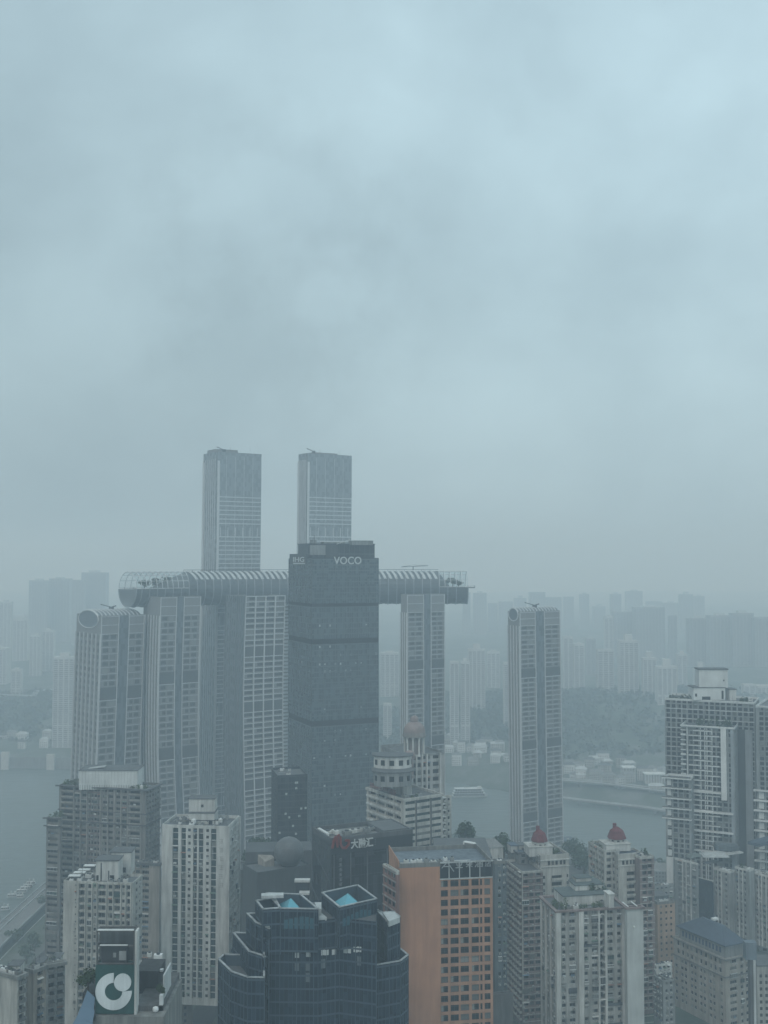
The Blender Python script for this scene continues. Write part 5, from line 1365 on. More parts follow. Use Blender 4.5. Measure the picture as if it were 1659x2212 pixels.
# ================================================================== THE STEPPED GLASS TOWER IN FRONT
def crown():
    D = 330.0
    root = thing('stepped_glass_tower', 'dark blue stepped glass tower in front with blue glass pyramids in its crown', 'building', (PY(670, 2000, D).x, D, 80))
    root['label'] = 'dark blue stepped glass tower with two blue glass pyramids in its crown'
    CAPM = mat('crown_cap', (.40, .42, .43), stain=.4, rough=.5)
    FR = mat('blue_grey_frame', (.06, .085, .11), stain=.15, rough=.45)
    def z_at(px, py, Y=D): return PY(px, py, Y).z
    def mass(nm, pts, z, z0=80, inner=None, capw=.4, fh=3.75, mod=1.2, cap=True, floor=None, hide=(), slots=True, par=None):
        """pts: roof outline in the picture at height z -> a real prism with curtain-wall faces and a pale coping"""
        P = [PZ(x, y, z) for x, y in pts]; P = [(p.x, p.y) for p in P]
        n = len(P); ar = sum(P[i][0] * P[(i + 1) % n][1] - P[(i + 1) % n][0] * P[i][1] for i in range(n))
        if ar < 0: P = P[::-1]
        core = MB(); fr_ = MB(); cp = MB()
        fl = z - (par if par is not None else 3.0)
        for i in range(n):
            a, c = P[i], P[(i + 1) % n]; w = math.hypot(c[0] - a[0], c[1] - a[1])
            if w < .3: continue
            f = Fr(a, (c[0] - a[0], c[1] - a[1]), w)
            core.poly([f.p(0, z0), f.p(w, z0), f.p(w, z - .05), f.p(0, z - .05)], 0, [(0, z0), (w, z0), (w, z), (0, z)])
            core.poly([f.p(0, fl, -.5), f.p(w, fl, -.5), f.p(w, z - .05, -.5), f.p(0, z - .05, -.5)][::-1], 1)
            toward = f.n.y < .35
            if toward:
                k = 0; zz = z - .3
                while zz > z0 and k < 30:
                    if proj(f.p(w / 2, zz))[1] > 2290: break
                    f_h = fh
                    f.box(fr_, .0, w, zz - .62, zz - .1, .01, .07, 0); zz -= f_h; k += 1
                m = max(1, int(round(w / mod)))
                for j in range(m + 1):
                    aa = w * j / m; b_ = .11 if j % 4 == 0 else .045
                    f.box(fr_, max(.0, aa - b_), min(w, aa + b_), max(z0, zz), z - .06, .011, .20 if j % 4 == 0 else .14, 0)
            if cap and i not in hide: f.box(cp, -.12, w + .12, z - .04, z + .22, -capw, .18, 0)
        core.poly([(p[0], p[1], fl) for p in P], 2)
        core.obj(nm, [G_BLUE, FR, ROOFD], root); fr_.obj('facade_frame', [FR], root)
        if cap: cp.obj('coping_trim', [CAPM], root)
        return P
    X = lambda c: 438.9 + .3307 * c; Yy = lambda c: 1645.8 + .3307 * c
    q = lambda *a: [(X(x), Yy(y)) for x, y in a]
    zA = z_at(X(390), Yy(960), 322)
    # main body behind the two crown boxes, terraces left and right
    zM = z_at(X(800), Yy(1015), 326)
    zL1 = z_at(X(345), Yy(1040), 326); zL2 = z_at(X(300), Yy(1235), 322); zL3 = z_at(X(185), Yy(1370), 317)
    zR1 = z_at(X(1210), Yy(1045), 330); zR2 = z_at(X(1340), Yy(1262), 334)
    mass('tower_body', q((392, 1030), (750, 1035), (890, 1020), (1130, 1045), (1130, 985), (760, 905), (420, 915)), zM, cap=False, par=.3)
    mass('left_terrace', q((285, 990), (345, 990), (430, 1040), (430, 1090), (390, 1070), (345, 1050)), zL1)
    mass('left_wing', q((195, 1115), (285, 1118), (400, 1150), (400, 1275), (385, 1265), (298, 1238)), zL2)
    mass('outer_left_wing', q((100, 1290), (135, 1258), (330, 1262), (400, 1300), (400, 1410), (290, 1408), (185, 1372)), zL3)
    mass('right_wing', q((1131, 968), (1205, 1045), (1280, 1015), (1285, 1010), (1240, 978), (1175, 985)), zR1, capw=.7)
    mass('outer_right_wing', q((1120, 1150), (1288, 1220), (1340, 1262), (1286, 1302), (1120, 1330)), zR2)
    # crown boxes
    zB = z_at(X(890), Yy(950), 322); zC = z_at(X(500), Yy(958), 322)
    P1 = mass('crown_box', q((775, 855), (1010, 805), (1135, 895), (890, 950)), zB, z0=zM - 8, par=7.5)
    P2 = mass('crown_box', q((412, 857), (635, 865), (752, 962), (505, 958)), zC, z0=zM - 8, par=7.5)
    mass('corner_box', q((345, 907), (470, 890), (504, 955), (390, 963)), zC + .2, z0=zL1 - 8, par=5)
    m = MB(); a = PZ(X(380), Yy(893), zC + 1.2); m.box(a, (6.4, .6, 0), (-.3, 2.6, 0), (0, 0, .8)); m.obj('roof_canopy', [PALECAP], root)
    # white vault at the right shoulder
    m = MB(); a = [PZ(X(x), Yy(y), zR1 + .6) for x, y in ((1175, 988), (1240, 980), (1284, 1016), (1212, 1044))]; m.prism([(p.x, p.y) for p in a], zR1 - .9, zR1 + .7, 0); m.obj('pale_shed', [PALECAP], root)
    m = MB(); a = [PZ(X(x), Yy(y), zM + .5) for x, y in ((748, 968), (775, 990), (808, 1018), (756, 1020))]; m.prism([(p.x, p.y) for p in a], zM - .3, zM + .6, 0); m.obj('pale_shed', [PALECAP], root)
    m = MB(); a = [PZ(X(x), Yy(y), zM + 2.5) for x, y in ((728, 918), (772, 916), (772, 960), (745, 958))]; m.prism([(p.x, p.y) for p in a], zM - .3, zM + 2.5, 0); m.obj('roof_canopy', [PALECAP], root)
    # pyramids of aqua glass inside the boxes
    for (ap, bs, zt_) in (((945, 860), ((858, 912), (1024, 912), (1010, 880), (880, 880)), zB - 1), ((573, 892), ((492, 945), (648, 952), (640, 915), (520, 915)), zC - 1)):
        P = P1 if ap[0] > 800 else P2
        cx = sum(p[0] for p in P) / 4; cy = sum(p[1] for p in P) / 4
        A = PY(X(ap[0]), Yy(ap[1]), cy); zf = A.z - 3.6; top = Vector((A.x, A.y, A.z))
        B = [Vector((A.x + (p[0] - cx) * .60, A.y + (p[1] - cy) * .60, zf)) for p in P]
        m = MB()
        for i in range(4): m.poly([B[i], B[(i + 1) % 4], top], 0)
        m.obj('glass_pyramid', [G_AQUA], root)
        f = MB()
        for i in range(4):
            f.tube(B[i], top, .09, 0, 4); e = B[(i + 1) % 4]
            for k in range(1, 5): f.tube(B[i].lerp(e, k / 5), top.lerp(B[i].lerp(e, k / 5), .02), .035, 0, 3)
            for k in (1, 2, 3): f.tube(B[i].lerp(top, k / 4), e.lerp(top, k / 4), .035, 0, 3)
        f.obj('pyramid_frame', [mat('aqua_frame', (.16, .40, .48), stain=.1)], root)
    # opaque dark aqua panes on the front walls of the crown boxes, tallest near mid-wall
    for P, zz in ((P1, zB), (P2, zC)):
        n_ = 4; best = sorted(range(4), key=lambda i: (P[i][1] + P[(i + 1) % 4][1]))[0]
        a, c = P[best], P[(best + 1) % 4]; w = math.hypot(c[0] - a[0], c[1] - a[1]); f = Fr(a, (c[0] - a[0], c[1] - a[1]), w)
        for k in range(int(w / 1.55)):
            g = MB(); x = 1.0 + k * 1.5
            if x + 1.2 > w - .6: break
            hh = 3.6 - abs(x - w * .55) * .22
            if hh < .8: continue
            g.poly([f.p(x, zz - 5.6, .07), f.p(x + 1.15, zz - 5.6, .07), f.p(x + 1.15, zz - 5.6 + hh, .07), f.p(x, zz - 5.6 + hh, .07)], 0); g.obj('aqua_pane', [plain('aqua_pane_glass', (.03, .095, .125), .2, .6)], root)
    # white and grey drawn blinds in the front
    rr = random.Random(9); nb = 0
    fd = PZ(X(392), Yy(1030), zM), PZ(X(890), Yy(1020), zM), PZ(X(1130), Yy(1045), zM)
    fm = PZ(X(750), Yy(1035), zM)
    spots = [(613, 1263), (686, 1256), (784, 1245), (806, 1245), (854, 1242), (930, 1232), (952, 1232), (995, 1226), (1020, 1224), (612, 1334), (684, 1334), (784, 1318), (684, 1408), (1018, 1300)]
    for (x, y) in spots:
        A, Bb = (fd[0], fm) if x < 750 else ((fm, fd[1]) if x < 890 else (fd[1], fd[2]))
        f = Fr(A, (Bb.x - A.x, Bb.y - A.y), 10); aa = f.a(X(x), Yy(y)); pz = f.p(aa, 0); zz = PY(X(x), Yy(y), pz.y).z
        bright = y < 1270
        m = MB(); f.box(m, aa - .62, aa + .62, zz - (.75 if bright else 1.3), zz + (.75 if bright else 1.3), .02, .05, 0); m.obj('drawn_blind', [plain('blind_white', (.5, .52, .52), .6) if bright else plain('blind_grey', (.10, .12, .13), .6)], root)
crown()

# ================================================================== ORANGE HOTEL
def hotel():
    b = Bld('orange_hotel', 'orange hotel with one blank wall and a grid of dark windows under white rooftop lettering', 'building', 840, 862.6, 1064, 1868, 388, 9, zb=88, wall=ORANGE, seed=90)
    b.walls2 = [ORANGE_G, BLACKC]
    fr = b.R_; x = lambda c: 822.9 + .2645 * c; y = 1960
    sx = fr.a(x(482), y); zt = b.zt
    zs = PY(x(690), 1896, fr.p(sx + 8, 0).y).z   # foot of the dark sign storey
    # blank orange wall
    b.wall.poly([fr.p(0, 88), fr.p(sx, 88), fr.p(sx, zt), fr.p(0, zt)], 0)
    full = fr
    g = Fr(fr.p(sx, 0), fr.u, fr.W - sx)
    cols = [(490, 548), (568, 635), (650, 718), (740, 800), (845, 893)]
    K = dict(h=2.25, dep=.45, head=.75)
    segs = [(g.a(x(a), y), g.a(x(c), y), K) for a, c in cols] + [(g.a(x(810), y), g.a(x(828), y), dict(h=2.25, dep=.45, head=.75))]
    for k in range(len(segs)): segs[k] = (max(.25, segs[k][0]), segs[k][1], segs[k][2])
    b.face(g, segs, z1=zs, fh=3.27, mi=1, frame=FRAMED)
    # sign storey: dark recessed glass with posts
    dz = MB(); g.box(dz, .05, g.W - .05, zs + .02, zt - .0, -.6, -.02, 0); dz.obj('sign_storey', [BLACKC], b.root)
    gl = MB(); g.box(gl, .2, g.W - .2, zs + .1, zs + 5.2, -.015, .05, 0); gl.obj('sign_storey_glass', [G_BLACK], b.root)
    p = MB()
    for c in (556, 641, 726, 808): a = g.a(x(c), y); g.box(p, a - .15, a + .15, zs, zs + 5.6, .06, .3, 0)
    g.box(p, .1, g.W, zt - .1, zt + .25, -.4, .5, 0); g.box(p, 0, g.W, zs - .35, zs, .005, .25, 0)
    p.obj('post_frame', [PALECAP], b.root)
    for f in (b.L_, b.E_, b.B_): b.blank(f)
    lf = b.L_
    b.roof(par=1.2, pt=.5, roofm=mat('blue_grey_roof', (.16, .19, .22), stain=.4), capm=CONC)
    m = MB(); lf.box(m, 1, lf.W, zt - .8, zt + 1.3, .02, .25, 0); m.obj('orange_parapet', [ORANGE], b.root)
    # roof plant behind the blank wall
    r = random.Random(12)
    for k in range(8): roof_unit(b, 2 + k * 2.35, 1.2 + r.random(), r.uniform(1.2, 2.0), 1.4, r.uniform(1.3, 2.1), 'roof_unit', r.choice([ACW, GREYW, WHITEM]))
    mm = MB()
    for k in range(5): q = b.C + b.r * (1 + k * 5) + b.l * 4; q.z = zt - .6; mm.tube(q, q + b.r * 5, .22, 0, 6)
    mm.obj('roof_pipe', [WHITEM], b.root)
    b.done()
    # white open lettering
    zz = PY(x(700), 1852, g.p(g.W / 2, 0).y)
    st = MB()
    def seg(p, q, w=.16):
        A = [(g.a(c[0], c[1]), c[1], c[0]) for c in (p, q)]; pt = [g.p(a, PY(px_, py_, g.p(a, 0).y).z, .75) for a, py_, px_ in A]; st.tube(pt[0], pt[1], w, 0, 4)
    seg((965, 1861.2), (953.3, 1874.4), .18); seg((965, 1861.2), (979.6, 1881.3), .18); seg((958.8, 1870.9), (969.9, 1870.5), .16)
    st.obj('logo_mark', [mat('sign_outline', (.42, .44, .45))], b.root)
    for ch, a, c in (('亚', 606, 664), ('朵', 690, 745), ('酒', 762, 830), ('店', 846, 896)):
        sign(b.root, 'sign_lettering', g, ch, x(a), x(c), 1858 - (a - 606) * .012, 1874 - (a - 606) * .012, .6, MATS['sign_outline'], .2, .0)
    # pink-brown annex at its left
    a = Bld('annex_block', 'pinkish annex with slanting pale ledges at the left side of the orange hotel', 'building', 827, 856, 863, 1884, 383, 25, zb=88, wall=mat('annex_pink', (.27, .15, .13), stain=.5), seed=91)
    m = MB(); fl = a.L_
    a.face(fl, even(fl.W, 2.6, .5, .5, None, dict(h=2.0, dep=.5)), fh=3.3, frame=FRAMED)
    for i in range(14): fl.box(m, .1, fl.W - .1, a.zt - i * 3.3 - .4, a.zt - i * 3.3, .02, .3, 0)
    m.obj('ledge_trim', [mat('ledge_pale', (.36, .31, .29), stain=.5)], a.root)
    a.face(a.R_, []); a.blank(a.B_); a.blank(a.E_); a.roof(par=.9, capm=CREAM, roofm=ROOFD); a.done()
hotel()

# ================================================================== NEAR BUILDINGS, RIGHT
def blue_strip():
    b = Bld('narrow_block', 'narrow blue grey block squeezed between the orange hotel and the red-roofed flats', 'building', 1062, 1068, 1094, 1862, 440, 12, zb=88, wall=mat('blue_grey_wall', (.13, .155, .17), stain=.4), seed=101)
    b.face(b.R_, [(b.Wr * .28, b.Wr * .55, dict(h=1.4, dep=.3)), (b.Wr * .72, b.Wr * .9, dict(h=1.3, dep=.5))], fh=3.0, ac=.5, miss=.1)
    b.face(b.L_, []); b.blank(b.B_); b.blank(b.E_); b.roof(par=.9, capm=CONC); clutter(b, 2, 101, lo=.4); b.done()
    c = Bld('low_roof_block', 'low dark flat roofed block at the foot of the gap right of the orange hotel', 'building', 1058, 1062, 1108, 2150, 400, 12, zb=88, wall=CONCD, seed=102)
    for f in (c.R_, c.L_, c.B_, c.E_): c.blank(f)
    c.roof(par=.5, roofm=ROOFB); c.done()
blue_strip()
REDH = mat('plum_brick', (.155, .095, .095), stain=.35)
def cupola(b, x0, x1, ytop, yb, D, label, octo=True):
    """white drum with openings and an octagonal red tiled roof"""
    s = D / 2400; c = PY((x0 + x1) / 2, yb, D + 8); R0 = (x1 - x0) / 2 * s; z = lambda y: PY((x0 + x1) / 2, y, D + 8).z
    yd = yb - (yb - ytop) * .52; m = MB(); n = 8; pts = lambda r, zz: [Vector((c.x + r * math.cos(math.pi / 8 + k * math.pi / 4), c.y + r * math.sin(math.pi / 8 + k * math.pi / 4), zz)) for k in range(8)]
    A, B_, C_ = pts(R0 * 1.0, z(yd)), pts(R0 * .72, z(ytop + (yd - ytop) * .42)), pts(R0 * .2, z(ytop + (yd - ytop) * .12))
    for P, Q in ((A, B_), (B_, C_)):
        for k in range(8): m.poly([P[k], P[(k + 1) % 8], Q[(k + 1) % 8], Q[k]], 0)
    m.poly(C_, 0); m.poly([p - Vector((0, 0, .35)) for p in A][::-1], 0)
    for k in range(8): m.poly([A[k] - Vector((0, 0, .35)), A[(k + 1) % 8] - Vector((0, 0, .35)), A[(k + 1) % 8], A[k]], 0)
    rf = m.obj('cupola_roof', [REDT], b.root)
    m = MB(); p = Vector((c.x - R0 * .35, c.y, z(ytop) - 1.6)); m.box(p, (1.5, 0, 0), (0, 1.5, 0), (0, 0, 2.4)); m.obj('roof_ornament', [REDT], b.root)
    m = MB(); P = [(q.x, q.y) for q in pts(R0 * .84, 0)]; m.prism(P, b.zt - 1, z(yd) - .36, 0); m.obj('cupola_drum', [WHITE], b.root)
    for k in range(4, 8):
        a, e = P[k], P[(k + 1) % 8]; w = math.hypot(e[0] - a[0], e[1] - a[1]); f = Fr(a, (e[0] - a[0], e[1] - a[1]), w)
        if f.n.y > .3: continue
        g = MB(); zz = (z(yd) + b.zt) / 2; f.box(g, w * .3, w * .7, zz - .4, zz + 1.2, .005, .04, 0); g.obj('drum_window', [G_WIN], b.root)
    b.rbox('cupola_base', x0 - 4, x1 + 10, yb - (yb - ytop) * .22, yb + 2, 3, 9, WHITE, CREAM, .25, ang=8, z0=b.zt - 1)
def balconied(K=None): return K
def flats_left():
    D = 505
    b = Bld('red_roofed_flats', 'plum and cream flats with a red cupola, nearer to the orange hotel', 'building', 1093, 1127, 1173, 1884, D, 14, zb=92, wall=mat('plum_flats', (.235, .185, .175), stain=.45), seed=103)
    fh = 3.0; x = lambda c: 960 + .16535 * c; y = 1900
    K = dict(h=1.6, dep=.8, head=.6)
    b.face(b.R_, S(b.R_, y, [(x(1010), x(1095)), (x(1110), x(1165)), (x(1185), x(1255))], K), fh=fh, ac=.35, frame=FRAMED)
    b.face(b.L_, even(b.Wl, 2.6, .7, .5, None, dict(h=1.9, dep=1.2, head=.5, bal=dict(d=.9, h=.9, mat=CREAM))), fh=fh, ac=.2, frame=FRAMED)
    m = MB()
    for i in range(30): b.R_.box(m, .1, b.Wr - .1, b.zt - i * fh - .18, b.zt - i * fh, .01, .22, 0)
    b.R_.box(m, 0, .45, 100, b.zt, .02, .3, 0); m.obj('floor_line_trim', [CREAM], b.root)
    b.blank(b.B_); b.blank(b.E_); b.roof(par=.8, capm=CREAM, roofm=ROOFD); b.done()
    u = Bld('red_roofed_flats_wing', 'cream arcaded upper block carrying the nearer red cupola beside the orange hotel', 'building', 1130, 1168, 1229, 1849, D + 6, 14, zb=92, wall=CREAM, seed=104)
    K5 = dict(h=2.0, dep=.5, head=2.6, to=1); r = u.R_; y = 1870
    segs = []
    for a, c in ((1350, 1385), (1400, 1435), (1450, 1485), (1505, 1540), (1555, 1585)): segs.append((r.a(x(a), y), r.a(x(c), y), K5))
    u.face(r, segs + [], z1=u.zt, z0=u.zt - 8.5, fh=7.5, n=1, frame=FRAMED)
    r2 = dict(h=1.9, dep=1.2, head=.7, bal=dict(d=.8, h=.9, mat=CREAM, miss=.3))
    u.face(r, [(r.a(x(1400), y), r.a(x(1535), y), r2), (r.a(x(1275), y), r.a(x(1315), y), dict(h=1.5, dep=.5)), (r.a(x(1600), y) - .1, r.a(x(1620), y), dict(h=1.4, dep=.4))], z1=u.zt - 8.5, fh=3.0, frame=FRAMED, ac=.3)
    u.face(u.L_, even(u.Wl, 1.8, 1.2, 1, None, dict(h=1.5, dep=.5)), fh=3.0, ac=.3, frame=FRAMED); u.blank(u.B_); u.blank(u.E_)
    m = MB(); r.box(m, -.3, u.Wr + .3, u.zt - 2.3, u.zt - 1.9, .02, .6, 0); r.box(m, -.3, u.Wr + .3, u.zt - 5.2, u.zt - 4.9, .02, .45, 0); m.obj('cornice_trim', [WHITE], u.root)
    u.roof(par=1.0, capm=CREAM, roofm=ROOFD); cupola(u, 1147, 1184, 1789, 1842, D + 6, ''); clutter(u, 4, 105); u.done()
    s = Bld('stepped_roof_block', 'low grey shed roofs stepping down at the left of the nearer red cupola', 'building', 1097, 1120, 1140, 1842, D + 16, 14, zb=92, wall=GREYW, seed=106)
    s.face(s.R_, even(s.Wr, 1.6, 1.2, .8, None, dict(h=1.5, dep=.5)), fh=3.0, frame=FRAMED, ac=.3); s.face(s.L_, even(s.Wl, 1.6, 1.4, .8, None, dict(h=1.5, dep=.5)), fh=3.0); s.blank(s.B_); s.blank(s.E_); s.roof(par=.6, over=.6, capm=ROOFD, roofm=ROOFB)
    s.rbox('roof_shed', 1104, 1118, 1827, 1842, 5, 6, WHITE, ROOFB, .25, ang=10); s.rbox('roof_shed', 1121, 1138, 1826, 1842, 8, 5, CREAM, ROOFD, .25, ang=10); s.done()
    planting('tree tops and shrubs on the roof behind the nearer red cupola', u, u.Wr * .6, u.Wr - 1, 3, 8, u.zt - .8, 107, h=2.4, leaf=.35, n=200)
flats_left()
def flats_right():
    D = 525; x = lambda c: 1152 + .3056 * c
    b = Bld('red_roofed_flats', 'cream flats with the farther red cupola, standing against the river', 'building', 1271, 1306, 1338, 1838, D, 14, zb=92, wall=CREAM, seed=108)
    y = 1860; K = dict(h=1.7, dep=.9, head=.5)
    b.face(b.R_, even(b.Wr, 2.4, .8, .6, None, K), fh=3.0, ac=.3, frame=FRAMED)
    b.face(b.L_, even(b.Wl, 2.2, 1.0, .6, None, dict(h=1.8, dep=.8, head=.5)), fh=3.0, ac=.2, frame=FRAMED)
    b.blank(b.B_); b.blank(b.E_); b.roof(par=.8, capm=CREAM); b.done()
    u = Bld('red_roofed_flats_wing', 'cream arcaded upper block carrying the farther red cupola', 'building', 1318, 1336, 1388, 1846, D - 3, 14, zb=92, wall=CREAM, seed=109)
    r = u.R_; y = 1870
    u.face(r, [(r.a(x(a), y), r.a(x(c), y), dict(h=2.0, dep=.5, head=3.0)) for a, c in ((628, 646), (655, 672), (684, 698), (706, 722), (730, 745))], z1=u.zt, z0=u.zt - 7.5, fh=7, n=1, frame=FRAMED)
    u.face(r, [(r.a(x(660), y), r.a(x(722), y), dict(h=1.9, dep=1.2, head=.7, bal=dict(d=.8, h=.9, mat=CREAM, miss=.3)))], z1=u.zt - 7.5, fh=3.0, frame=FRAMED)
    u.face(u.L_, even(u.Wl, 1.5, 1.2, .8, None, dict(h=1.4, dep=.4)), fh=3.0); u.blank(u.B_); u.blank(u.E_)
    m = MB(); r.box(m, -.3, u.Wr + .3, u.zt - 2.6, u.zt - 2.2, .02, .5, 0); r.box(m, -.3, u.Wr + .3, u.zt - 5.4, u.zt - 5.1, .02, .4, 0); m.obj('cornice_trim', [WHITE], u.root)
    u.roof(par=.8, capm=CREAM, roofm=ROOFB)
    cupola(b, 1312, 1353, 1783, 1836, D + 2, ''); u.done()
    w = Bld('red_roofed_flats_flank', 'plum banded flank with stacked windows right of the farther red cupola', 'building', 1366, 1382, 1413, 1852, D - 6, 14, zb=92, wall=mat('plum_flats2', (.25, .20, .19), stain=.45), seed=110)
    w.face(w.R_, even(w.Wr, 2.0, .7, .5, None, K), fh=3.0, ac=.35, frame=FRAMED); w.face(w.L_, []); w.blank(w.B_); w.blank(w.E_); w.roof(par=.9, capm=CREAM)
    m = MB()
    for i in range(32): w.R_.box(m, .05, w.Wr - .05, w.zt - i * 3 - .2, w.zt - i * 3, .01, .2, 0)
    m.obj('floor_line_trim', [CREAM], w.root); clutter(w, 4, 111, lo=.6); w.done()
    planting('round green bushes on the roof right of the farther red cupola', w, .8, w.Wr - 1, .8, min(7, w.Wl - 1), w.zt - .7, 112, h=3.0, leaf=.4, n=240)
    planting('low roof planting at the left of the farther red cupola', b, .8, 6, b.Wl * .3, b.Wl - 1, b.zt - .7, 113, h=1.8, leaf=.35, n=160)
flats_right()
def front_flats():
    D = 452; x = lambda c: 1152.1 + .16535 * c; y = 2000
    wallm = mat('pale_grey_render', (.42, .42, .40), stain=.5)
    b = Bld('front_apartment_tower', 'weathered white apartment tower in front with a blank right flank and a dark arched slot', 'building', 1170, 1203, 1350, 1968, D, 10.5, zb=92, wall=wallm, seed=114)
    fr = b.R_; K = dict(h=1.5, dep=.6, head=.7, miss=.04); KB = dict(h=1.7, dep=1.0, head=.6)
    segs = S(fr, y, [(x(368), x(420)), (x(468), x(545)), (x(665), x(712)), (x(762), x(838))], K) + S(fr, y, [(x(962), x(1038)), (x(1093), x(1142))], K) + S(fr, y, [(x(865), x(928))], dict(h=2.75, dep=2.2, head=.2))
    b.face(fr, segs, fh=3.0, ac=.75, frame=FRAME)
    # projecting bay left, recessed bay, piers
    m = MB()
    for a, c, o in ((585, 648, .9), (842, 862, .6), (930, 958, .6), (1150, 1180, .8), (290, 350, .9)): fr.box(m, fr.a(x(a), y), fr.a(x(c), y), 92, b.zt - .6, .01, o, 0)
    m.obj('pier_frame', [WHITE], b.root)
    m = MB(); a0, a1 = fr.a(x(862), y), fr.a(x(932), y); zc = b.zt - 3.2
    for k in range(8):
        t0, t1 = math.pi * k / 8, math.pi * (k + 1) / 8; cxx = (a0 + a1) / 2; rr = (a1 - a0) / 2
        p = [fr.p(cxx + rr * math.cos(t), zc + rr * math.sin(t), .35) for t in (t0, t1)]; m.tube(p[0], p[1], .3, 0, 4)
    m.obj('arch_trim', [WHITE], b.root)
    lf = b.L_; b.face(lf, even(lf.W, 1.2, 1.6, .9, None, dict(h=1.5, dep=.9)), fh=3.0, ac=.6, frame=FRAME)
    m = MB()
    for k in (.1, lf.W * .3, lf.W * .62, lf.W - .8): lf.box(m, k, k + .6, 92, b.zt - .6, .01, .7, 0)
    m.obj('pier_frame', [WHITE], b.root)
    b.blank(b.B_); b.blank(b.E_); EV = mat('pinkish_eave', (.25, .19, .18), stain=.4)
    b.roof(par=.5, over=1.0, capm=EV, roofm=ROOFD)
    # caged and boxed-in balconies here and there
    r = random.Random(15)
    for _ in range(34):
        c = r.choice([(368, 420), (468, 545), (665, 712), (762, 838), (962, 1038), (1093, 1142)]); i = r.randrange(0, 22); a0, a1 = fr.a(x(c[0]), y), fr.a(x(c[1]), y)
        q = MB(); w = a1 - a0 + .3; hh = r.choice([1.0, 1.9]); q.box((-w / 2, -.7, -.1), (w, 0, 0), (0, .68, 0), (0, 0, .12), 0); q.box((-w / 2, -.7, .03), (w, 0, 0), (0, .06, 0), (0, 0, .25), 0); q.box((-w / 2, -.7, hh), (w, 0, 0), (0, .68, 0), (0, 0, .06), 0)
        for k in range(5): q.box((-w / 2 + (w - .05) * k / 4, -.7, .28), (.05, 0, 0), (0, .05, 0), (0, 0, hh - .28), 0)
        b.rep('window_cage', ('cage', round(w, 1), hh), q, [r.choice([FRAME, CONC, WHITEM])], fr.p((a0 + a1) / 2, b.zt - (i + 1) * 3.0 + .55, .01), fr.ang)
    for _ in range(10):
        i = r.randrange(0, 20); c = r.choice([(455, 560), (655, 845), (945, 1150)]); a0, a1 = fr.a(x(c[0]), y), fr.a(x(c[1]), y); q = MB(); fr.box(q, a0, a1, b.zt - (i + 1) * 3 + .2, b.zt - (i + 1) * 3 + r.choice([1.2, 2.3]), .02, .45, 0); q.obj('dark_enclosure', [mat('dark_enclosure', (.10, .115, .13), stain=.5)], b.root)
    # penthouse storeys with blue-green eaves
    b.deg = 10.5; TE = mat('roof_edge_dark', (.10, .12, .12))
    b.rbox('penthouse', x(385), x(1050), x(0) * 0 + 1934, 1962, 10, 12, WHITE, TE, .35, z0=b.zt - .8)
    o, u, v, w, zf, z1 = b.rbox('upper_penthouse', x(545), x(918), 1912, 1934, 16, 8, WHITE, TE, .35, z0=b.zt + 3)
    g = MB(); f2 = Fr(o, u, w); f2.box(g, w * .6, w * .66, zf + 1.2, zf + 3.4, .01, .05, 0); g.obj('penthouse_door', [G_WIN], b.root)
    b.rbox('top_housing', x(560), x(760), 1897, 1912, 20, 5, CREAM, TE, .25, z0=b.zt + 6)
    b.rbox('porch', x(985), x(1055), 1932, 1953, 3.5, 5, WHITE, WHITE, .2, z0=b.zt - .8)
    clutter(b, 5, 115); b.done()
    # blank right flank, a lift shaft wide slab with a flat roof
    k = Bld('blank_flank', 'plain pale slab wall without windows joined to the right of the front white tower', 'building', 1349, 1354, 1389.5, 1962, D - 2, 10.5, zb=92, wall=mat('blank_flank', (.47, .49, .48), stain=.15), seed=116)
    for f in (k.R_, k.L_, k.B_, k.E_): k.blank(f)
    k.roof(par=.5, over=.6, capm=EV, roofm=ROOFL)
    m = MB(); m.lathe(k.R_.p(k.Wr * .42, k.zt - 7.5, .12), [(0, -.5), (.35, -.4), (.45, 0), (.35, .4), (0, .5)], 0, 8); m.obj('wall_lamp', [WHITEM], k.root)
    for aa in (.08, .62):
        m = MB(); p = k.C + k.r * (k.Wr * aa) + k.l * .5; p.z = k.zt + .3; m.box(p, k.r * .5, k.l * 6, (0, 0, .25)); m.obj('pale_coping', [WHITEM], k.root)
    k.done()
    planting('round dark shrub and flower beds along the front edge of the white tower roof', b, b.Wr * .25, b.Wr * .72, .8, 4, b.zt - .4, 117, h=2.4, leaf=.3, n=420)
    planting('bushy green roof corner at the left end of the front white tower', b, .5, b.Wr * .22, 1, 9, b.zt - .4, 118, h=3.0, leaf=.32, n=420)
    planting('tall tree clump behind the penthouse of the front white tower', b, b.Wr * .66, b.Wr * .86, b.Wl * .55, b.Wl * .8, b.zt + 1, 119, h=5.5, leaf=.38, n=420)
front_flats()
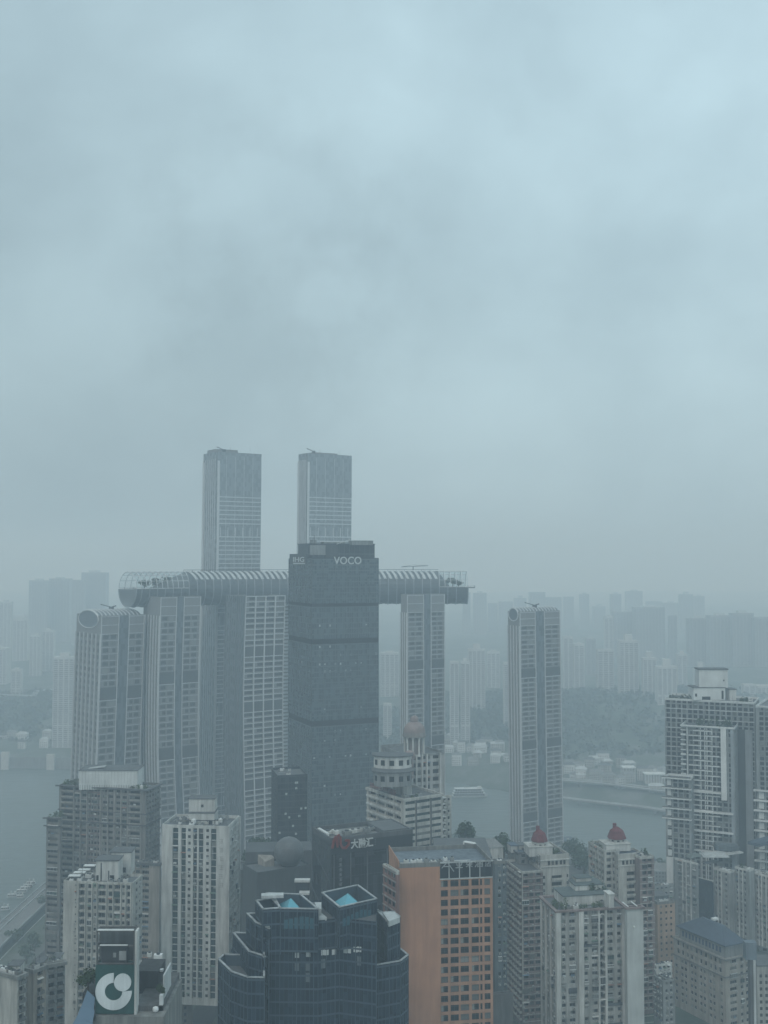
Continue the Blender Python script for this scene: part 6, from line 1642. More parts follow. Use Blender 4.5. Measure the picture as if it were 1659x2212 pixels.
def beige_block():
    x = lambda c: 1398.9 + .19392 * c; D = 560
    b = Bld('peach_block', 'peach wall block with four columns of tiny square windows', 'building', 1412, 1420, 1458, 1950, D, 16, zb=92, wall=PEACH, seed=120)
    r = b.R_; y = 1965; b.face(r, [(r.a(x(c - 11), y), r.a(x(c + 11), y), dict(h=1.2, dep=.2, head=1.6)) for c in (150, 208, 262)] , fh=3.0, frame=FRAMED)
    b.face(b.L_, [(b.Wl * .4, b.Wl * .55, dict(h=1.2, dep=.2, head=1.6))], fh=3.0); b.blank(b.B_); b.blank(b.E_); b.roof(par=1.0, capm=CONC, roofm=ROOFB); clutter(b, 7, 121); b.rbox('roof_shed', 1416, 1444, 1936, 1950, 12, 8, MATS['blue_grey_wall'], ROOFD, .3, ang=10); b.done()
    c = Bld('grey_flats', 'low grey flats peeping over the roof of the peach block', 'building', 1410, 1414, 1456, 1915, D + 60, 16, zb=70, wall=GREYW, seed=122)
    c.face(c.R_, even(c.Wr, 1.5, 1.2, .8, None, dict(h=1.3, dep=.4)), fh=3.0, ac=.3); c.face(c.L_, []); c.blank(c.B_); c.blank(c.E_); c.roof(par=.8); clutter(c, 5, 123); c.done()
    for i, (lab, x0, xc, x1, yt, dd, wm) in enumerate((('low white walled block under a blue tiled roof below the peach block', 1414, 1418, 1452, 2086, 500, WHITE), ('grimy low flats stacked with air conditioners at the foot of the peach block', 1412, 1432, 1458, 2120, 470, GREYW))):
        e = Bld('low_block', lab, 'building', x0, xc, x1, yt, dd, 20, zb=92, wall=wm, seed=124 + i)
        e.face(e.R_, even(e.Wr, 1.3, .9, .5, None, dict(h=1.3, dep=.4)), fh=3.0, ac=.8); e.face(e.L_, even(e.Wl, 1.3, .9, .5, None, dict(h=1.3, dep=.4)), fh=3.0, ac=.8); e.blank(e.B_); e.blank(e.E_); e.roof(par=.5, roofm=ROOFB); clutter(e, 5, 126 + i, lo=.4); e.done()
beige_block()
def hip_hotel():
    x = lambda c: 1398.9 + .19392 * c; Yq = lambda c: 1782.9 + .19392 * c; D = 500
    b = Bld('hip_roofed_hotel', 'beige hotel with a blue grey hipped roof and paired windows', 'building', 1455, 1566.5, 1620, 2072, D, 27, zb=92, wall=mat('hotel_beige', (.36, .335, .30), stain=.35), seed=130)
    l = b.L_; y = 2110; r = b.R_
    K = dict(h=1.5, dep=.3, head=1.0)
    prs = [(320, 1), (385, 0), (425, 0), (492, 0), (530, 0), (592, 0), (632, 0), (698, 0), (738, 0), (820, 1)]
    segs = [(l.a(x(c - 14), y), l.a(x(c + 14), y), K) for c, _ in prs]
    b.face(l, segs, z1=b.zt - 8, fh=3.0, frame=FRAME)
    KK = dict(h=5.0, dep=.5, head=1.8)
    b.face(l, even(l.W, 1.7, 1.3, 1.2, None, dict(h=2.2, dep=.5, head=1.0)), z1=b.zt, z0=b.zt - 8, fh=3.6, n=2, frame=FRAME)
    b.face(r, [(r.a(x(918), 2090), r.a(x(992), 2090), K), (r.a(x(1035), 2090), r.a(x(1065), 2090), K), (r.a(x(1095), 2090), r.a(x(1125), 2090), K)], fh=3.0, frame=FRAME, ac=.4)
    m = MB()
    for z, e in ((b.zt - 8.2, .5), (b.zt - .6, .8)):
        l.box(m, -.2, l.W + .0, z, z + .5, .02, e, 0); r.box(m, -.4, r.W, z + .0, z + .5, .025, e, 0)
    m.obj('cornice_trim', [mat('cornice_grey', (.17, .17, .165))], b.root)
    b.blank(b.B_); b.blank(b.E_); b.roof(par=.6, roofm=CONC)
    # attic storey set back under the hipped roof
    f = b.foot(-2.2); m = MB(); za = b.zt + 5.2; m.prism([(p.x, p.y) for p in f], b.zt - .6, za, 0); m.obj('attic_wall', [GREYW], b.root)
    fl = Fr(f[3], (f[0].x - f[3].x, f[0].y - f[3].y), (f[0] - f[3]).length)
    n = 12
    for k in range(n):
        g = MB(); a = 1.5 + (fl.W - 3) * k / n; fl.box(g, a, a + (fl.W - 3) / n * .55, b.zt + 1.0, b.zt + 3.4, .01, .05, 0); g.obj('attic_window', [plain('blue_window', (.03, .06, .12), .15, .6)], b.root)
    m = MB(); fl.box(m, 0.2, 5, b.zt - .2, b.zt + 4.6, .06, .3, 0); e = b.foot(-.9); A = [Vector((p.x, p.y, za)) for p in e]; ins = 9.0
    u = b.r; v = b.l; B_ = [A[0] + u * ins * .8 + v * ins, A[1] - u * ins * .5 + v * ins, A[2] - u * ins * .5 - v * ins, A[3] + u * ins * .8 - v * ins]; B_ = [p + Vector((0, 0, 5.4)) for p in B_]
    m = MB()
    for k in range(4): m.poly([A[k], A[(k + 1) % 4], B_[(k + 1) % 4], B_[k]], 0)
    m.poly(B_, 0); m.poly([p - Vector((0, 0, .4)) for p in A][::-1], 0)
    for k in range(4): m.poly([A[k] - Vector((0, 0, .4)), A[(k + 1) % 4] - Vector((0, 0, .4)), A[(k + 1) % 4], A[k]], 0)
    rf = m.obj('hipped_roof', [ROOFB], b.root)
    q = MB(); p = B_[3].lerp(B_[0], .35) + u * 1.5; q.box(p, u * 3, v * -2, (0, 0, .8)); q.obj('roof_light', [WHITEM], b.root)
    # covering of gutters down the slope
    s = MB()
    for k in range(1, 30): a = k / 30; s.tube(A[3].lerp(A[0], a) + Vector((0, 0, .1)), B_[3].lerp(B_[0], a) + Vector((0, 0, .1)), .07, 0, 3)
    for k in range(1, 12): a = k / 12; s.tube(A[0].lerp(A[1], a) + Vector((0, 0, .1)), B_[0].lerp(B_[1], a) + Vector((0, 0, .1)), .07, 0, 3)
    s.obj('roof_seam', [mat('roof_seam', (.10, .13, .17))], b.root); b.done()
    # tall sign box on a shaft at the right corner
    D2 = 486; s_ = D2 / 2400; root = thing('sign_shaft', 'blue grey sign box on a tall pale shaft right of the hipped roof', 'sign tower', (PY(1622, 2080, D2).x, D2, 92))
    def bx(nm, x0, x1, y0, y1, mt, Yd=D2, dep=4):
        a = PY(x0, y0, Yd); c = PY(x1, y0, Yd); zz = PY(x0, y1, Yd).z; mb = MB(); mb.box(Vector((a.x, Yd, max(zz, 92))), (c.x - a.x, 0, 0), (0, dep, 0), (0, 0, a.z - max(zz, 92))); mb.obj(nm, [mt], root)
    bx('sign_box', 1611, 1634.5, 2037, 2074, mat('blue_grey_panel', (.17, .21, .25), stain=.3)); bx('shaft', 1620.5, 1634, 2074.2, 2700, CONCD, D2 + .3, 3.4); bx('edge_strip', 1627.5, 1632.5, 2074.5, 2690, PALECAP, D2 - .2, .45)
hip_hotel()
def right_row():
    x = lambda c: 1398.9 + .19392 * c; D = 615; y = 1890
    specs = [('apartment_row', 'grey white apartment block at the left end of the right-hand row, under a tented roof', x(300), x(560), x(566), 1866, 39, [(345, 385), (395, 425), (440, 475), (508, 540)], 3.0, GREYW, 0),
             ('apartment_row', 'apartment block with a red roof patch above the tall dark blue glass wall', x(735), x(912), x(970), 1884, 39, [(750, 775), (785, 815), (858, 885)], 3.0, mat('mid_grey_render', (.32, .32, .31), stain=.5), 1),
             ('apartment_row', 'plain ribbed apartment block between two dark gaps in the right-hand row', x(972), x(1128), x(1190), 1880, 39, [(985, 1008), (1025, 1052), (1065, 1092)], 3.0, mat('mid_grey_render2', (.31, .325, .32), stain=.5), 2),
             ('apartment_row', 'apartment block with a red brown rooftop storey at the right edge', x(1190), x(1420), x(1480), 1896, 39, [(1205, 1228), (1245, 1262), (1280, 1312), (1330, 1355), (1370, 1400)], 3.0, mat('mid_grey_render3', (.33, .33, .32), stain=.5), 3)]
    out = []
    for (nm, lab, xl, xc, xr, yt, th, cols, fh, wm, i) in specs:
        b = Bld(nm, lab, 'building', xl, xc, xr, yt, D - i * 4, th, zb=92, wall=wm, seed=140 + i, group='stained apartment blocks in a row on the right')
        l = b.L_
        b.face(l, [(l.a(x(a), y), l.a(x(c), y), dict(h=1.5, dep=.6, head=.8, miss=.05)) for a, c in cols], fh=3.0, ac=.55, frame=FRAME)
        b.face(b.R_, []); b.blank(b.B_); b.blank(b.E_); b.roof(par=.8, capm=WHITE); clutter(b, 7, 141 + i)
        m = MB()
        for a, c in cols[:-1]: aa = l.a(x(c + 9), y); l.box(m, aa - .25, aa + .25, 92, b.zt - .5, .01, .5, 0)
        m.obj('pier_frame', [WHITE], b.root); out.append(b); b.done()
    b = Bld('blue_glass_wall', 'flat dark blue glass wall set between stained apartment blocks', 'building', x(556), x(722), x(735), 1904, D - 1, 39, zb=92, wall=mat('navy_wall', (.02, .035, .06)), seed=150)
    g, f = curtain(b.root, b.L_, 92, b.zt, 1.6, 3.4, .5); g.obj('glass_wall', [glassmat('navy_glass', (.012, .025, .045), (.03, .055, .085), 1.6, 3.4, .15)], b.root); f.obj('facade_frame', [mat('navy_frame', (.03, .045, .06))], b.root)
    for fr in (b.L_, b.R_, b.B_, b.E_): b.blank(fr)
    b.roof(par=.5, capm=WHITE); b.done()
    # white frames and red patch above the blue glass
    c = out[1]
    w = Bld('red_roof_shed', 'faded red roof shed under a pale rounded canopy, above the dark blue glass wall', 'shed', 1512, 1530, 1562, 1868, D + 2, 30, zb=150, wall=mat('faded_red', (.24, .07, .06), stain=.4), seed=151)
    for fr in (w.L_, w.R_, w.B_, w.E_): w.blank(fr)
    w.roof(par=.0); m = MB(); p = PY(1520, 1853, D + 4); p2 = PY(1576, 1853, D + 4); m.box(p, p2 - p, (0, 9, 0), (0, 0, .6)); m.box(p + Vector((1, 1, .61)), (p2 - p) * .85, (0, 7, 0), (0, 0, .5)); m.obj('pale_canopy', [PALECAP], w.root); w.done()
    t = Bld('tented_roof_house', 'small rooftop house with a shallow grey green hipped roof', 'shed', 1484, 1490, 1518, 1852, D + 6, 20, zb=150, wall=GREYW, seed=152)
    for fr in (t.L_, t.R_, t.B_, t.E_): t.blank(fr)
    f = t.foot(1); A = [Vector((p.x, p.y, t.zt)) for p in f]; cc = sum(A, Vector()) / 4 + Vector((0, 0, 2)); m = MB()
    for k in range(4): m.poly([A[k], A[(k + 1) % 4], cc + (A[(k + 1) % 4] - A[k]).normalized() * 0.0], 0)
    m.obj('hipped_roof', [mat('grey_green_roof', (.13, .15, .14))], t.root); t.done()
    h = Bld('cream_roof_house', 'cream rooftop house with two small windows and a blue grey canopy', 'shed', 1566, 1572, 1604, 1846, D + 8, 25, zb=150, wall=CREAM, seed=153)
    h.face(h.R_, [(h.Wr * .2, h.Wr * .32, dict(h=1.2, dep=.2, head=2)), (h.Wr * .5, h.Wr * .62, dict(h=1.2, dep=.2, head=2))], fh=6, n=1); h.face(h.L_, []); h.blank(h.B_); h.blank(h.E_)
    h.roof(par=.4, over=.4, capm=WHITE); m = MB(); p = PY(1550, 1827, D + 16); p2 = PY(1597, 1830, D + 16); m.box(p - Vector((0, 0, 2.6)), p2 - p, (0, 8, 0), (0, 0, 2.6)); m.obj('blue_grey_canopy', [MATS['blue_grey_wall']], h.root); h.done()
    r = Bld('red_brown_storey', 'red brown rooftop storey under a dark flat canopy at the right edge', 'shed', 1622, 1640, 1720, 1828, D + 4, 39, zb=150, wall=REDB, seed=154)
    r.face(r.R_, even(r.Wr, 1.2, 3.0, 1, None, dict(h=1.2, dep=.2, head=2.5)), fh=5, n=2); r.face(r.L_, [(2, 3.2, dict(h=1.2, dep=.2, head=2.5))], fh=5, n=1); r.blank(r.B_); r.blank(r.E_)
    m = MB(); f = r.foot(1.2); m.prism([(p.x, p.y) for p in f], r.zt, r.zt + 1.6, 0, bottom=True); m.obj('dark_canopy', [ROOFB], r.root); r.done()
    planting('dark bushes on the roof before the cream roof house', out[2], 1, out[2].Wr * .8, 2, 8, out[2].zt - .6, 155, h=2.2, leaf=.4, n=160)
right_row()
def balcony_tower(label, xl, xc, xr, yt, D, th, ywide, seed, px_grp=True, posts=(), whitecol=None, fh=2.85, top=None):
    W1 = mat('tower_grey', (.30, .315, .32), stain=.35)
    b = Bld('balcony_tower', label, 'tower', xl, xc, xr, yt, D, th, zb=60, wall=W1, seed=seed)
    l = b.L_; n = 0
    b.face(l, even(l.W, 2.3, .9, .6, None, dict(h=2.2, dep=1.0, head=.35)), fh=fh, frame=FRAMED)
    rt = b.R_; b.face(rt, even(rt.W, 1.2, 1.5, .8, None, dict(h=1.4, dep=.4)), fh=fh, frame=FRAMED)
    b.blank(b.B_); b.blank(b.E_); b.roof(par=1.0, capm=WHITEM); return b
def right_tower():
    D = 655; X = lambda c: 1316.6 + .20635 * c
    b = balcony_tower('tall grey balcony tower on the right with planted roof and a white plant box', 1436, 1630, 1640, 1518, D, 66, 0, 160)
    l = b.L_
    m = MB()
    for i in range(0, 30):
        z = b.zt - i * 5.7
        l.box(m, .2, l.W - .2, z - .25, z, .02, .35, 0)
    m.obj('floor_line_trim', [WHITEM], b.root)
    # dark slot and plain grey pier toward the right
    m = MB(); l.box(m, l.a(X(1345), 1600), l.a(X(1422), 1600), 70, b.zt - 16, -.0, .9, 0); m.obj('dark_slot', [LOUV], b.root)
    m = MB(); l.box(m, l.a(X(1423), 1600), l.a(X(1500), 1600), 70, b.zt - 16, .02, 1.6, 0); m.obj('plain_pier', [mat('tower_grey2', (.30, .33, .35), stain=.2)], b.root)
    f, zf, z1 = roofshed(b, 'plant_box', 1510, 1572, 1447, 1486, 14, 9, MATS['white_screen'], .7, 0, [(.86, 4, .8, .9)])
    roofshed(b, 'plant_base', 1498, 1566, 1486, 1512, 12, 12, MATS['white_screen'], .3, 0, [(.08, 2, 1.2, 1.8), (.4, 0, 5, 2), (.92, .5, 1.2, 5)])
    roofshed(b, 'plant_side', 1576, 1590, 1490, 1513, 10, 8, WHITE, .4, 0)
    clutter(b, 6, 161); b.done()
    planting('bushes and a leaning tree along the left of the grey balcony tower roof', b, .5, 4, b.Wl * .55, b.Wl - 1.5, b.zt - .6, 162, h=3.2, leaf=.5, n=300)
    planting('clipped hedge on the right end of the grey balcony tower roof', b, .5, 4, 1, b.Wl * .18, b.zt - .6, 163, h=3.0, leaf=.5, n=260)
    # the projecting bay with white balcony bands
    c = balcony_tower('projecting white banded bay of the right-hand tower with a solid white pier', 1471, 1586, 1602, 1573, D - 12, 66, 0, 164); l = c.L_
    y = 1620; P = lambda q: l.a(X(q), y)
    r = random.Random(4)
    for i in range(26):
        z = c.zt - i * 2.85
        odd = i % 2
        for a0, a1, dd in (((830, 950, 1.5), (1000, 1150, 1.1)) if odd else ((880, 1010, 1.2), (1000, 1075, 1.5))):
            q = MB(); w = P(a1) - P(a0); q.box((-w / 2, -dd, -.1), (w, 0, 0), (0, dd - .02, 0), (0, 0, .62), 0); q.box((-w / 2, -dd, .53), (w, 0, 0), (0, .06, 0), (0, 0, .5), 1)
            c.rep('balcony', ('bb', round(w, 1), dd), q, [WHITEM, G_WIN2], l.p((P(a0) + P(a1)) / 2, z - 2.85 + .15, .01), l.ang)
        q = MB(); w = P(800) - P(748); q.box((-w / 2, -1.2, -.1), (w, 0, 0), (0, 1.18, 0), (0, 0, .9 if odd else .4), 0); c.rep('balcony', ('bc', round(w, 1), odd), q, [WHITEM, G_WIN2], l.p((P(748) + P(800)) / 2, z - 2.85 + .15, .01), l.ang)
    m = MB()
    for q in (815, 955, 1000, 1022, 1075): l.box(m, P(q) - .25, P(q) + .25, 70, c.zt - .6, .03, .9, 0)
    m.obj('white_post_frame', [WHITEM], c.root)
    m = MB(); l.box(m, P(1168), P(1226), PY(1560, 1730, D - 12).z, c.zt, .03, 1.7, 0); m.obj('white_pier', [WHITEM], c.root)
    m = MB(); l.box(m, P(1270), P(1300), 100, c.zt - 1, .03, 1.2, 0); m.obj('grey_pier', [MATS['tower_grey2']], c.root)
    m = MB(); l.box(m, -.3, l.W + .3, c.zt - .3, c.zt + .35, .06, 1.5, 0); m.obj('roof_edge_trim', [WHITEM], c.root); c.done()
    planting('dense dark roof garden over the white banded bay', c, 1, 8, 2, c.Wl - 9, c.zt - .6, 165, h=4.6, leaf=.6, n=520)
    # lower, wider storeys with long balcony bands sticking out to the left
    d = balcony_tower('lower left storeys with long white balcony bands reaching toward the river', 1437, 1492, 1498, 1682, D - 16, 66, 0, 166); l = d.L_
    for i in range(9):
        z = d.zt - i * 5.7; q = MB(); w = l.W + 2.2; q.box((-w / 2 - .6, -2.0, -.2), (w, 0, 0), (0, 1.98, 0), (0, 0, .75), 0); q.box((-w / 2 - .6, -2.0, .56), (w, 0, 0), (0, .06, 0), (0, 0, .5), 1)
        if z > 150: d.rep('long_balcony', ('lb',), q, [WHITEM, G_WIN2], l.p(l.W / 2, z - .4, .01), l.ang)
        q = MB(); q.box((-1.1, -.5, 0), (2.2, 0, 0), (0, .48, 0), (0, 0, 3.4), 0)
        d.rep('white_infill_panel', ('wi',), q, [MATS['white_screen']], l.p(2.2, z - 4.6, .01), l.ang)
    m = MB(); l.box(m, .4, 4.2, 70, PY(1445, 1856, D - 16).z, .02, 1.2, 0); m.obj('white_pier', [WHITEM], d.root); d.done()
    for i in range(8):
        pass
    # bands under the bay
    e = MB()
    lc = c.L_
    for i, yy in enumerate((1717, 1760, 1802, 1845)):
        z = PY(1530, yy, D - 12).z; m = MB(); lc.box(m, lc.a(X(835), yy), lc.a(X(1300) if i else X(1170), yy), z, z + .8, .03, 2.4, 0); m.obj('long_balcony_band', [WHITEM], c.root)
    g = balcony_tower('grey tower cut by the right edge with long white balcony bands low down', 1632, 1720, 1760, 1530, D - 20, 62, 0, 167); l = g.L_
    for i in range(10):
        z = PY(1640, 1716, D - 20).z - i * 5.7
        if z < 100: break
        q = MB(); w = l.W * .95; q.box((-w / 2, -2, 0), (w, 0, 0), (0, 1.98, 0), (0, 0, .8), 0); g.rep('long_balcony', ('lc', round(w)), q, [WHITEM], l.p(w / 2 - 1.5, z, .01), l.ang)
        q = MB(); q.box((-1.4, -.5, 0), (2.8, 0, 0), (0, .48, 0), (0, 0, 3.6), 0); g.rep('white_infill_panel', ('wi2',), q, [MATS['white_screen']], l.p(2.6, z - 4.3, .01), l.ang)
    m = MB(); l.box(m, .2, l.W, g.zt - .4, g.zt + .3, .06, .6, 0); m.obj('roof_edge_trim', [WHITEM], g.root); g.done()
right_tower()

# ================================================================== FAR BANKS, RIVER LIFE, GAPS BETWEEN THE BUILDINGS
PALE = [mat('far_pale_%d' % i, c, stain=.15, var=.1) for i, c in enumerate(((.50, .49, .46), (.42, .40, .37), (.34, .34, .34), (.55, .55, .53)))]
FARG = glassmat('far_glass_hazed', (.14, .15, .16), (.24, .25, .26), 3.2, 3.1, .3, .4)  # glass paled so that part of the haze fade sits in its colour
RIBL = mat('far_rib_hazed', (.56, .56, .55), stain=.1)  # ribs toned down toward the glass, painting in contrast lost to haze
def far_tower(label, x0, x1, ytop, D, zb, style=0, group=None, depth=None, cap=0, rng=None, dark=False):
    """a distant apartment tower: walls, ribbed facade with window slots, a roof block"""
    a = PY(x0, ytop, D); c = PY(x1, ytop, D); w = c.x - a.x; z1 = a.z; d = depth or max(14, w * .6)
    zb = zb if zb is not None else ground_h((a.x + c.x) / 2, D) - 2
    root = thing('far_apartment_tower', label, 'tower', ((a.x + c.x) / 2, D, zb), group)
    m = MB(); pm = PALE[style % 4] if not dark else PALE[2]
    m.box((a.x, D, zb), (w, 0, 0), (0, d, 0), (0, 0, z1 - zb), 0); m.obj('wall', [pm], root)
    fr = Fr((a.x, D), (1, 0), w)
    k = max(2, int(w / 7)) if w > 12 else 2; g = MB(); f = MB(); fh = 3.1; nf = min(70, int((z1 - zb) / fh) - 1)
    for i in range(k):
        b0 = w * (i + .14) / k; b1 = w * (i + .86) / k
        g.poly([fr.p(b0, zb + 3, .05), fr.p(b1, zb + 3, .05), fr.p(b1, z1 - 3, .05), fr.p(b0, z1 - 3, .05)], 0, [(b0, zb), (b1, zb), (b1, z1), (b0, z1)])
    for i in range(k + 1): fr.box(f, max(0, w * i / k - .75), min(w, w * i / k + .75), zb, z1, .06, .9, 0)
    for i in range(nf): fr.box(f, .2, w - .2, z1 - 3 - i * fh - 1.0, z1 - 3 - i * fh, .055, .5, 0)
    fr.box(f, 0, w, z1 - 3, z1 + .6, .06, .95, 0)
    if style == 3:     # base arcade and mid beam
        fr.box(f, 0, w, zb + (z1 - zb) * .25, zb + (z1 - zb) * .25 + 2, .06, 1.0, 0)
    g.obj('glass_wall', [FARG], root); f.obj('facade_frame', [RIBL if not dark else pm], root)
    if cap:
        m = MB(); m.box((a.x + w * (.5 - .2), D + 2, z1), (w * .4, 0, 0), (0, d * .5, 0), (0, 0, cap)); m.obj('roof_block', [PALE[3]], root)
    return root
FAR_L = [  # x0, x1, ytop, D, style, cap, label
    (115, 161, 1419, 1690, 3, 6, 'pale ribbed tower with a stepped crown on the left bank, beside the leftmost slender tower'),
    (63, 103, 1254, 3000, 2, 5, 'left one of two very faint tall towers high over the left bank'),
    (106, 150, 1250, 3050, 2, 4, 'faint tall tower just left of the gap over the left bank'),
    (156, 182, 1253, 2900, 2, 0, 'faint lower step in front of the tallest hazy tower over the left bank'),
    (176, 228, 1237, 2950, 2, 6, 'tallest of the very faint towers over the left bank'),
    (0, 24, 1300, 2700, 1, 4, 'faint tower cut by the left edge of the picture'),
    (28, 60, 1338, 2500, 0, 5, 'hazy pale tower second from the left edge'),
    (64, 88, 1372, 2300, 1, 4, 'hazy tower with a low roof block before the faint twin towers'),
    (90, 116, 1362, 2350, 0, 4, 'hazy pale tower left of the ribbed tower on the left bank'),
    (24, 45, 1446, 2050, 3, 3, 'low pale block with a bright roof on the wooded left bank'),
    (-40, 14, 1400, 2200, 0, 4, 'hazy slab at the left edge above the wood'),
]
for (x0, x1, yt, D, st, cp, lab) in FAR_L: far_tower(lab, x0, x1, yt, D, None, st, 'faded towers on the left bank', cap=cp, dark=(D > 2800))
FAR_R = [
    (972, 991, 1429, 1660, 3, 0, 'left half of the pale twin tower across the river, right of the sky bridge tower'),
    (995, 1015, 1429, 1662, 3, 5, 'right half of the pale twin tower across the river, right of the sky bridge tower'),
    (1011, 1048, 1402, 1850, 0, 9, 'faded tower with a broad roof block behind the pale twin tower'),
    (1088, 1120, 1431, 1740, 0, 0, 'pale sliver of a tower just left of the rightmost slender tower'),
    (1052, 1080, 1408, 2100, 1, 3, 'faint block between the twin tower and the rightmost slender tower'),
    (822, 862, 1410, 2000, 3, 3, 'wide faint block with a bright roof line seen under the sky bridge'),
    (828, 846, 1520, 1720, 1, 0, 'low faint block on the far bank just right of the dark hotel tower'),
    (1217, 1238, 1375, 2050, 0, 0, 'pale tower nearest the right side of the rightmost slender tower'),
    (1240, 1262, 1391, 2000, 1, 3, 'pale tower second to the right of the rightmost slender tower'),
    (1266, 1287, 1380, 2250, 2, 3, 'faint narrow tower behind the pale row on the right bank'),
    (1306, 1324, 1332, 2350, 0, 3, 'slim tall pale tower rising behind the row on the right bank'),
    (1291, 1326, 1403, 1900, 1, 0, 'pale twin ribbed tower in the middle of the right bank row'),
    (1338, 1379, 1384, 1830, 0, 10, 'tallest bright tower of the right bank row, with a square roof block'),
    (1389, 1418, 1421, 1800, 0, 10, 'bright tower with a roof block right of the tallest one on the right bank'),
    (1420, 1462, 1440, 1740, 3, 12, 'bright ribbed tower nearest the grey balcony tower'),
    (1463, 1484, 1413, 2000, 1, 6, 'faint tower half hidden behind the ribbed tower near the balcony tower'),
    (1501, 1528, 1446, 1850, 3, 12, 'pale tower with a white roof block just behind the white plant box'),
    (1326, 1372, 1322, 2650, 2, 0, 'left part of the broad dark hazy slab over the right bank'),
    (1373, 1436, 1312, 2600, 2, 4, 'right part of the broad dark hazy slab over the right bank'),
    (1446, 1462, 1330, 2500, 2, 0, 'narrow dark hazy tower right of the broad slab'),
    (1488, 1530, 1336, 2350, 2, 6, 'left of the large dark hazy blocks at the upper right skyline'),
    (1532, 1580, 1330, 2300, 2, 5, 'middle one of the large dark hazy blocks at the upper right skyline'),
    (1582, 1628, 1325, 2280, 2, 6, 'right one of the large dark hazy blocks at the upper right skyline'),
    (1630, 1700, 1334, 2260, 2, 0, 'large dark hazy block cut by the right edge'),
    (1606, 1632, 1478, 1900, 0, 0, 'faded balcony slab behind the right end of the grey tower roof'),
    (1636, 1700, 1482, 1950, 1, 0, 'faded pale slab at the right edge behind the tower roofs'),
]
for (x0, x1, yt, D, st, cp, lab) in FAR_R: far_tower(lab, x0, x1, yt, D, None, st, 'faded towers on the right bank', cap=cp, dark=(st == 2))
# the faintest skyline, one tower each
rg = random.Random(31)
names = ['very faint grey tower on the far skyline, number']
x = 1000.0; k = 0
spots = []
while x < 1500:
    w = rg.uniform(16, 34); spots.append((x, x + w, rg.uniform(1276, 1312))); x += w + rg.uniform(2, 14)
x = -20
while x < 250:
    w = rg.uniform(18, 34); spots.append((x, x + w, rg.uniform(1290, 1330))); x += w + rg.uniform(6, 20)
for (a, b_, yt) in spots:
    far_tower('ghostly faint tower lost in the haze along the far skyline', a, b_, yt, rg.uniform(3300, 3700), 60, 2, 'ghostly towers along the far skyline', dark=True, cap=rg.choice([0, 5, 8]))

# ---- wooded slopes beyond the river
FL1 = leafmat('far_leaf', (.02, .032, .022), (.045, .058, .04)); FL2 = leafmat('far_leaf_pale', (.035, .048, .035), (.07, .08, .055))
def wood(name, label, boxes, n, seed, size=(4, 11)):
    r = random.Random(seed); m = MB(); cen = []
    while len(cen) < n:
        x0, x1, y0, y1 = r.choice(boxes); x, y = r.uniform(x0, x1), r.uniform(y0, y1); h = ground_h(x, y)
        if h < 12: continue
        cen.append((x, y, h))
    for x, y, h in cen:
        s = r.uniform(*size); c = Vector((x, y, h + s * .3))
        leaf_cloud(m, c, s, s, s * .8, 18, s * .34, r, r.randrange(2))
    o = m.obj(name, [FL1, FL2]); tag(o, label, None, None, 'stuff')
wood('far_woods', 'dark wooded slopes on the far bank', [(230, 640, 1560, 1980), (40, 330, 1640, 2000), (-900, -420, 1720, 2080), (-330, 60, 1680, 1900)], 3800, 3)
# ---- waterfront houses
def shore_y(x):
    for (ax, ay), (bx, by) in zip(FAR, FAR[1:]):
        if ax <= x <= bx: return ay + (by - ay) * (x - ax) / (bx - ax)
    return 1500
r = random.Random(8); k = 0
adj = ['white', 'cream', 'grey', 'pale']; 
for i in range(120):
    x = -690 + i * 17.5 + r.uniform(-5, 5) if i < 64 else 60 + (i - 64) * 6.8
    if -330 < x < 60: continue
    if x > 430: break
    off = r.uniform(45, 190); y = shore_y(x) + off; z = ground_h(x, y); w = r.uniform(9, 22); h = r.uniform(5, 16)
    root = thing('waterfront_house', 'small hazy pale house among trees on the slope above the far quay', 'house', (x, y, z - 2), 'small houses above the far quay', rz=r.uniform(-.3, .4))
    m = MB(); o_ = root.location; m.box(o_, (w, 0, 0), (0, 9, 0), (0, 0, h + 2)); m.obj('wall', [r.choice([WHITE, CREAM, WHITEM])], root)
    m = MB(); 
    A = [o_ + Vector(q) for q in ((-.6, -.6, h + 2), (w + .6, -.6, h + 2), (w + .6, 9.6, h + 2), (-.6, 9.6, h + 2))]; R0, R1 = o_ + Vector((3, 4.5, h + 5)), o_ + Vector((w - 3, 4.5, h + 5))
    m.poly([A[0], A[1], R1, R0]); m.poly([A[2], A[3], R0, R1]); m.poly([A[1], A[2], R1]); m.poly([A[3], A[0], R0]); m.obj('roof', [r.choice([ROOFL, PALECAP, ROOFD])], root)
    m = MB(); fr = Fr((o_.x, o_.y), (1, 0), w)
    for j in range(int(w / 3)):
        for q in range(max(1, int(h / 3.2))): fr.box(m, j * 3 + 1, j * 3 + 2.1, o_.z + 3 + q * 3.1, o_.z + 4.5 + q * 3.1, .02, .06, 0)
    m.obj('window_pane_strip', [G_WIN], root)
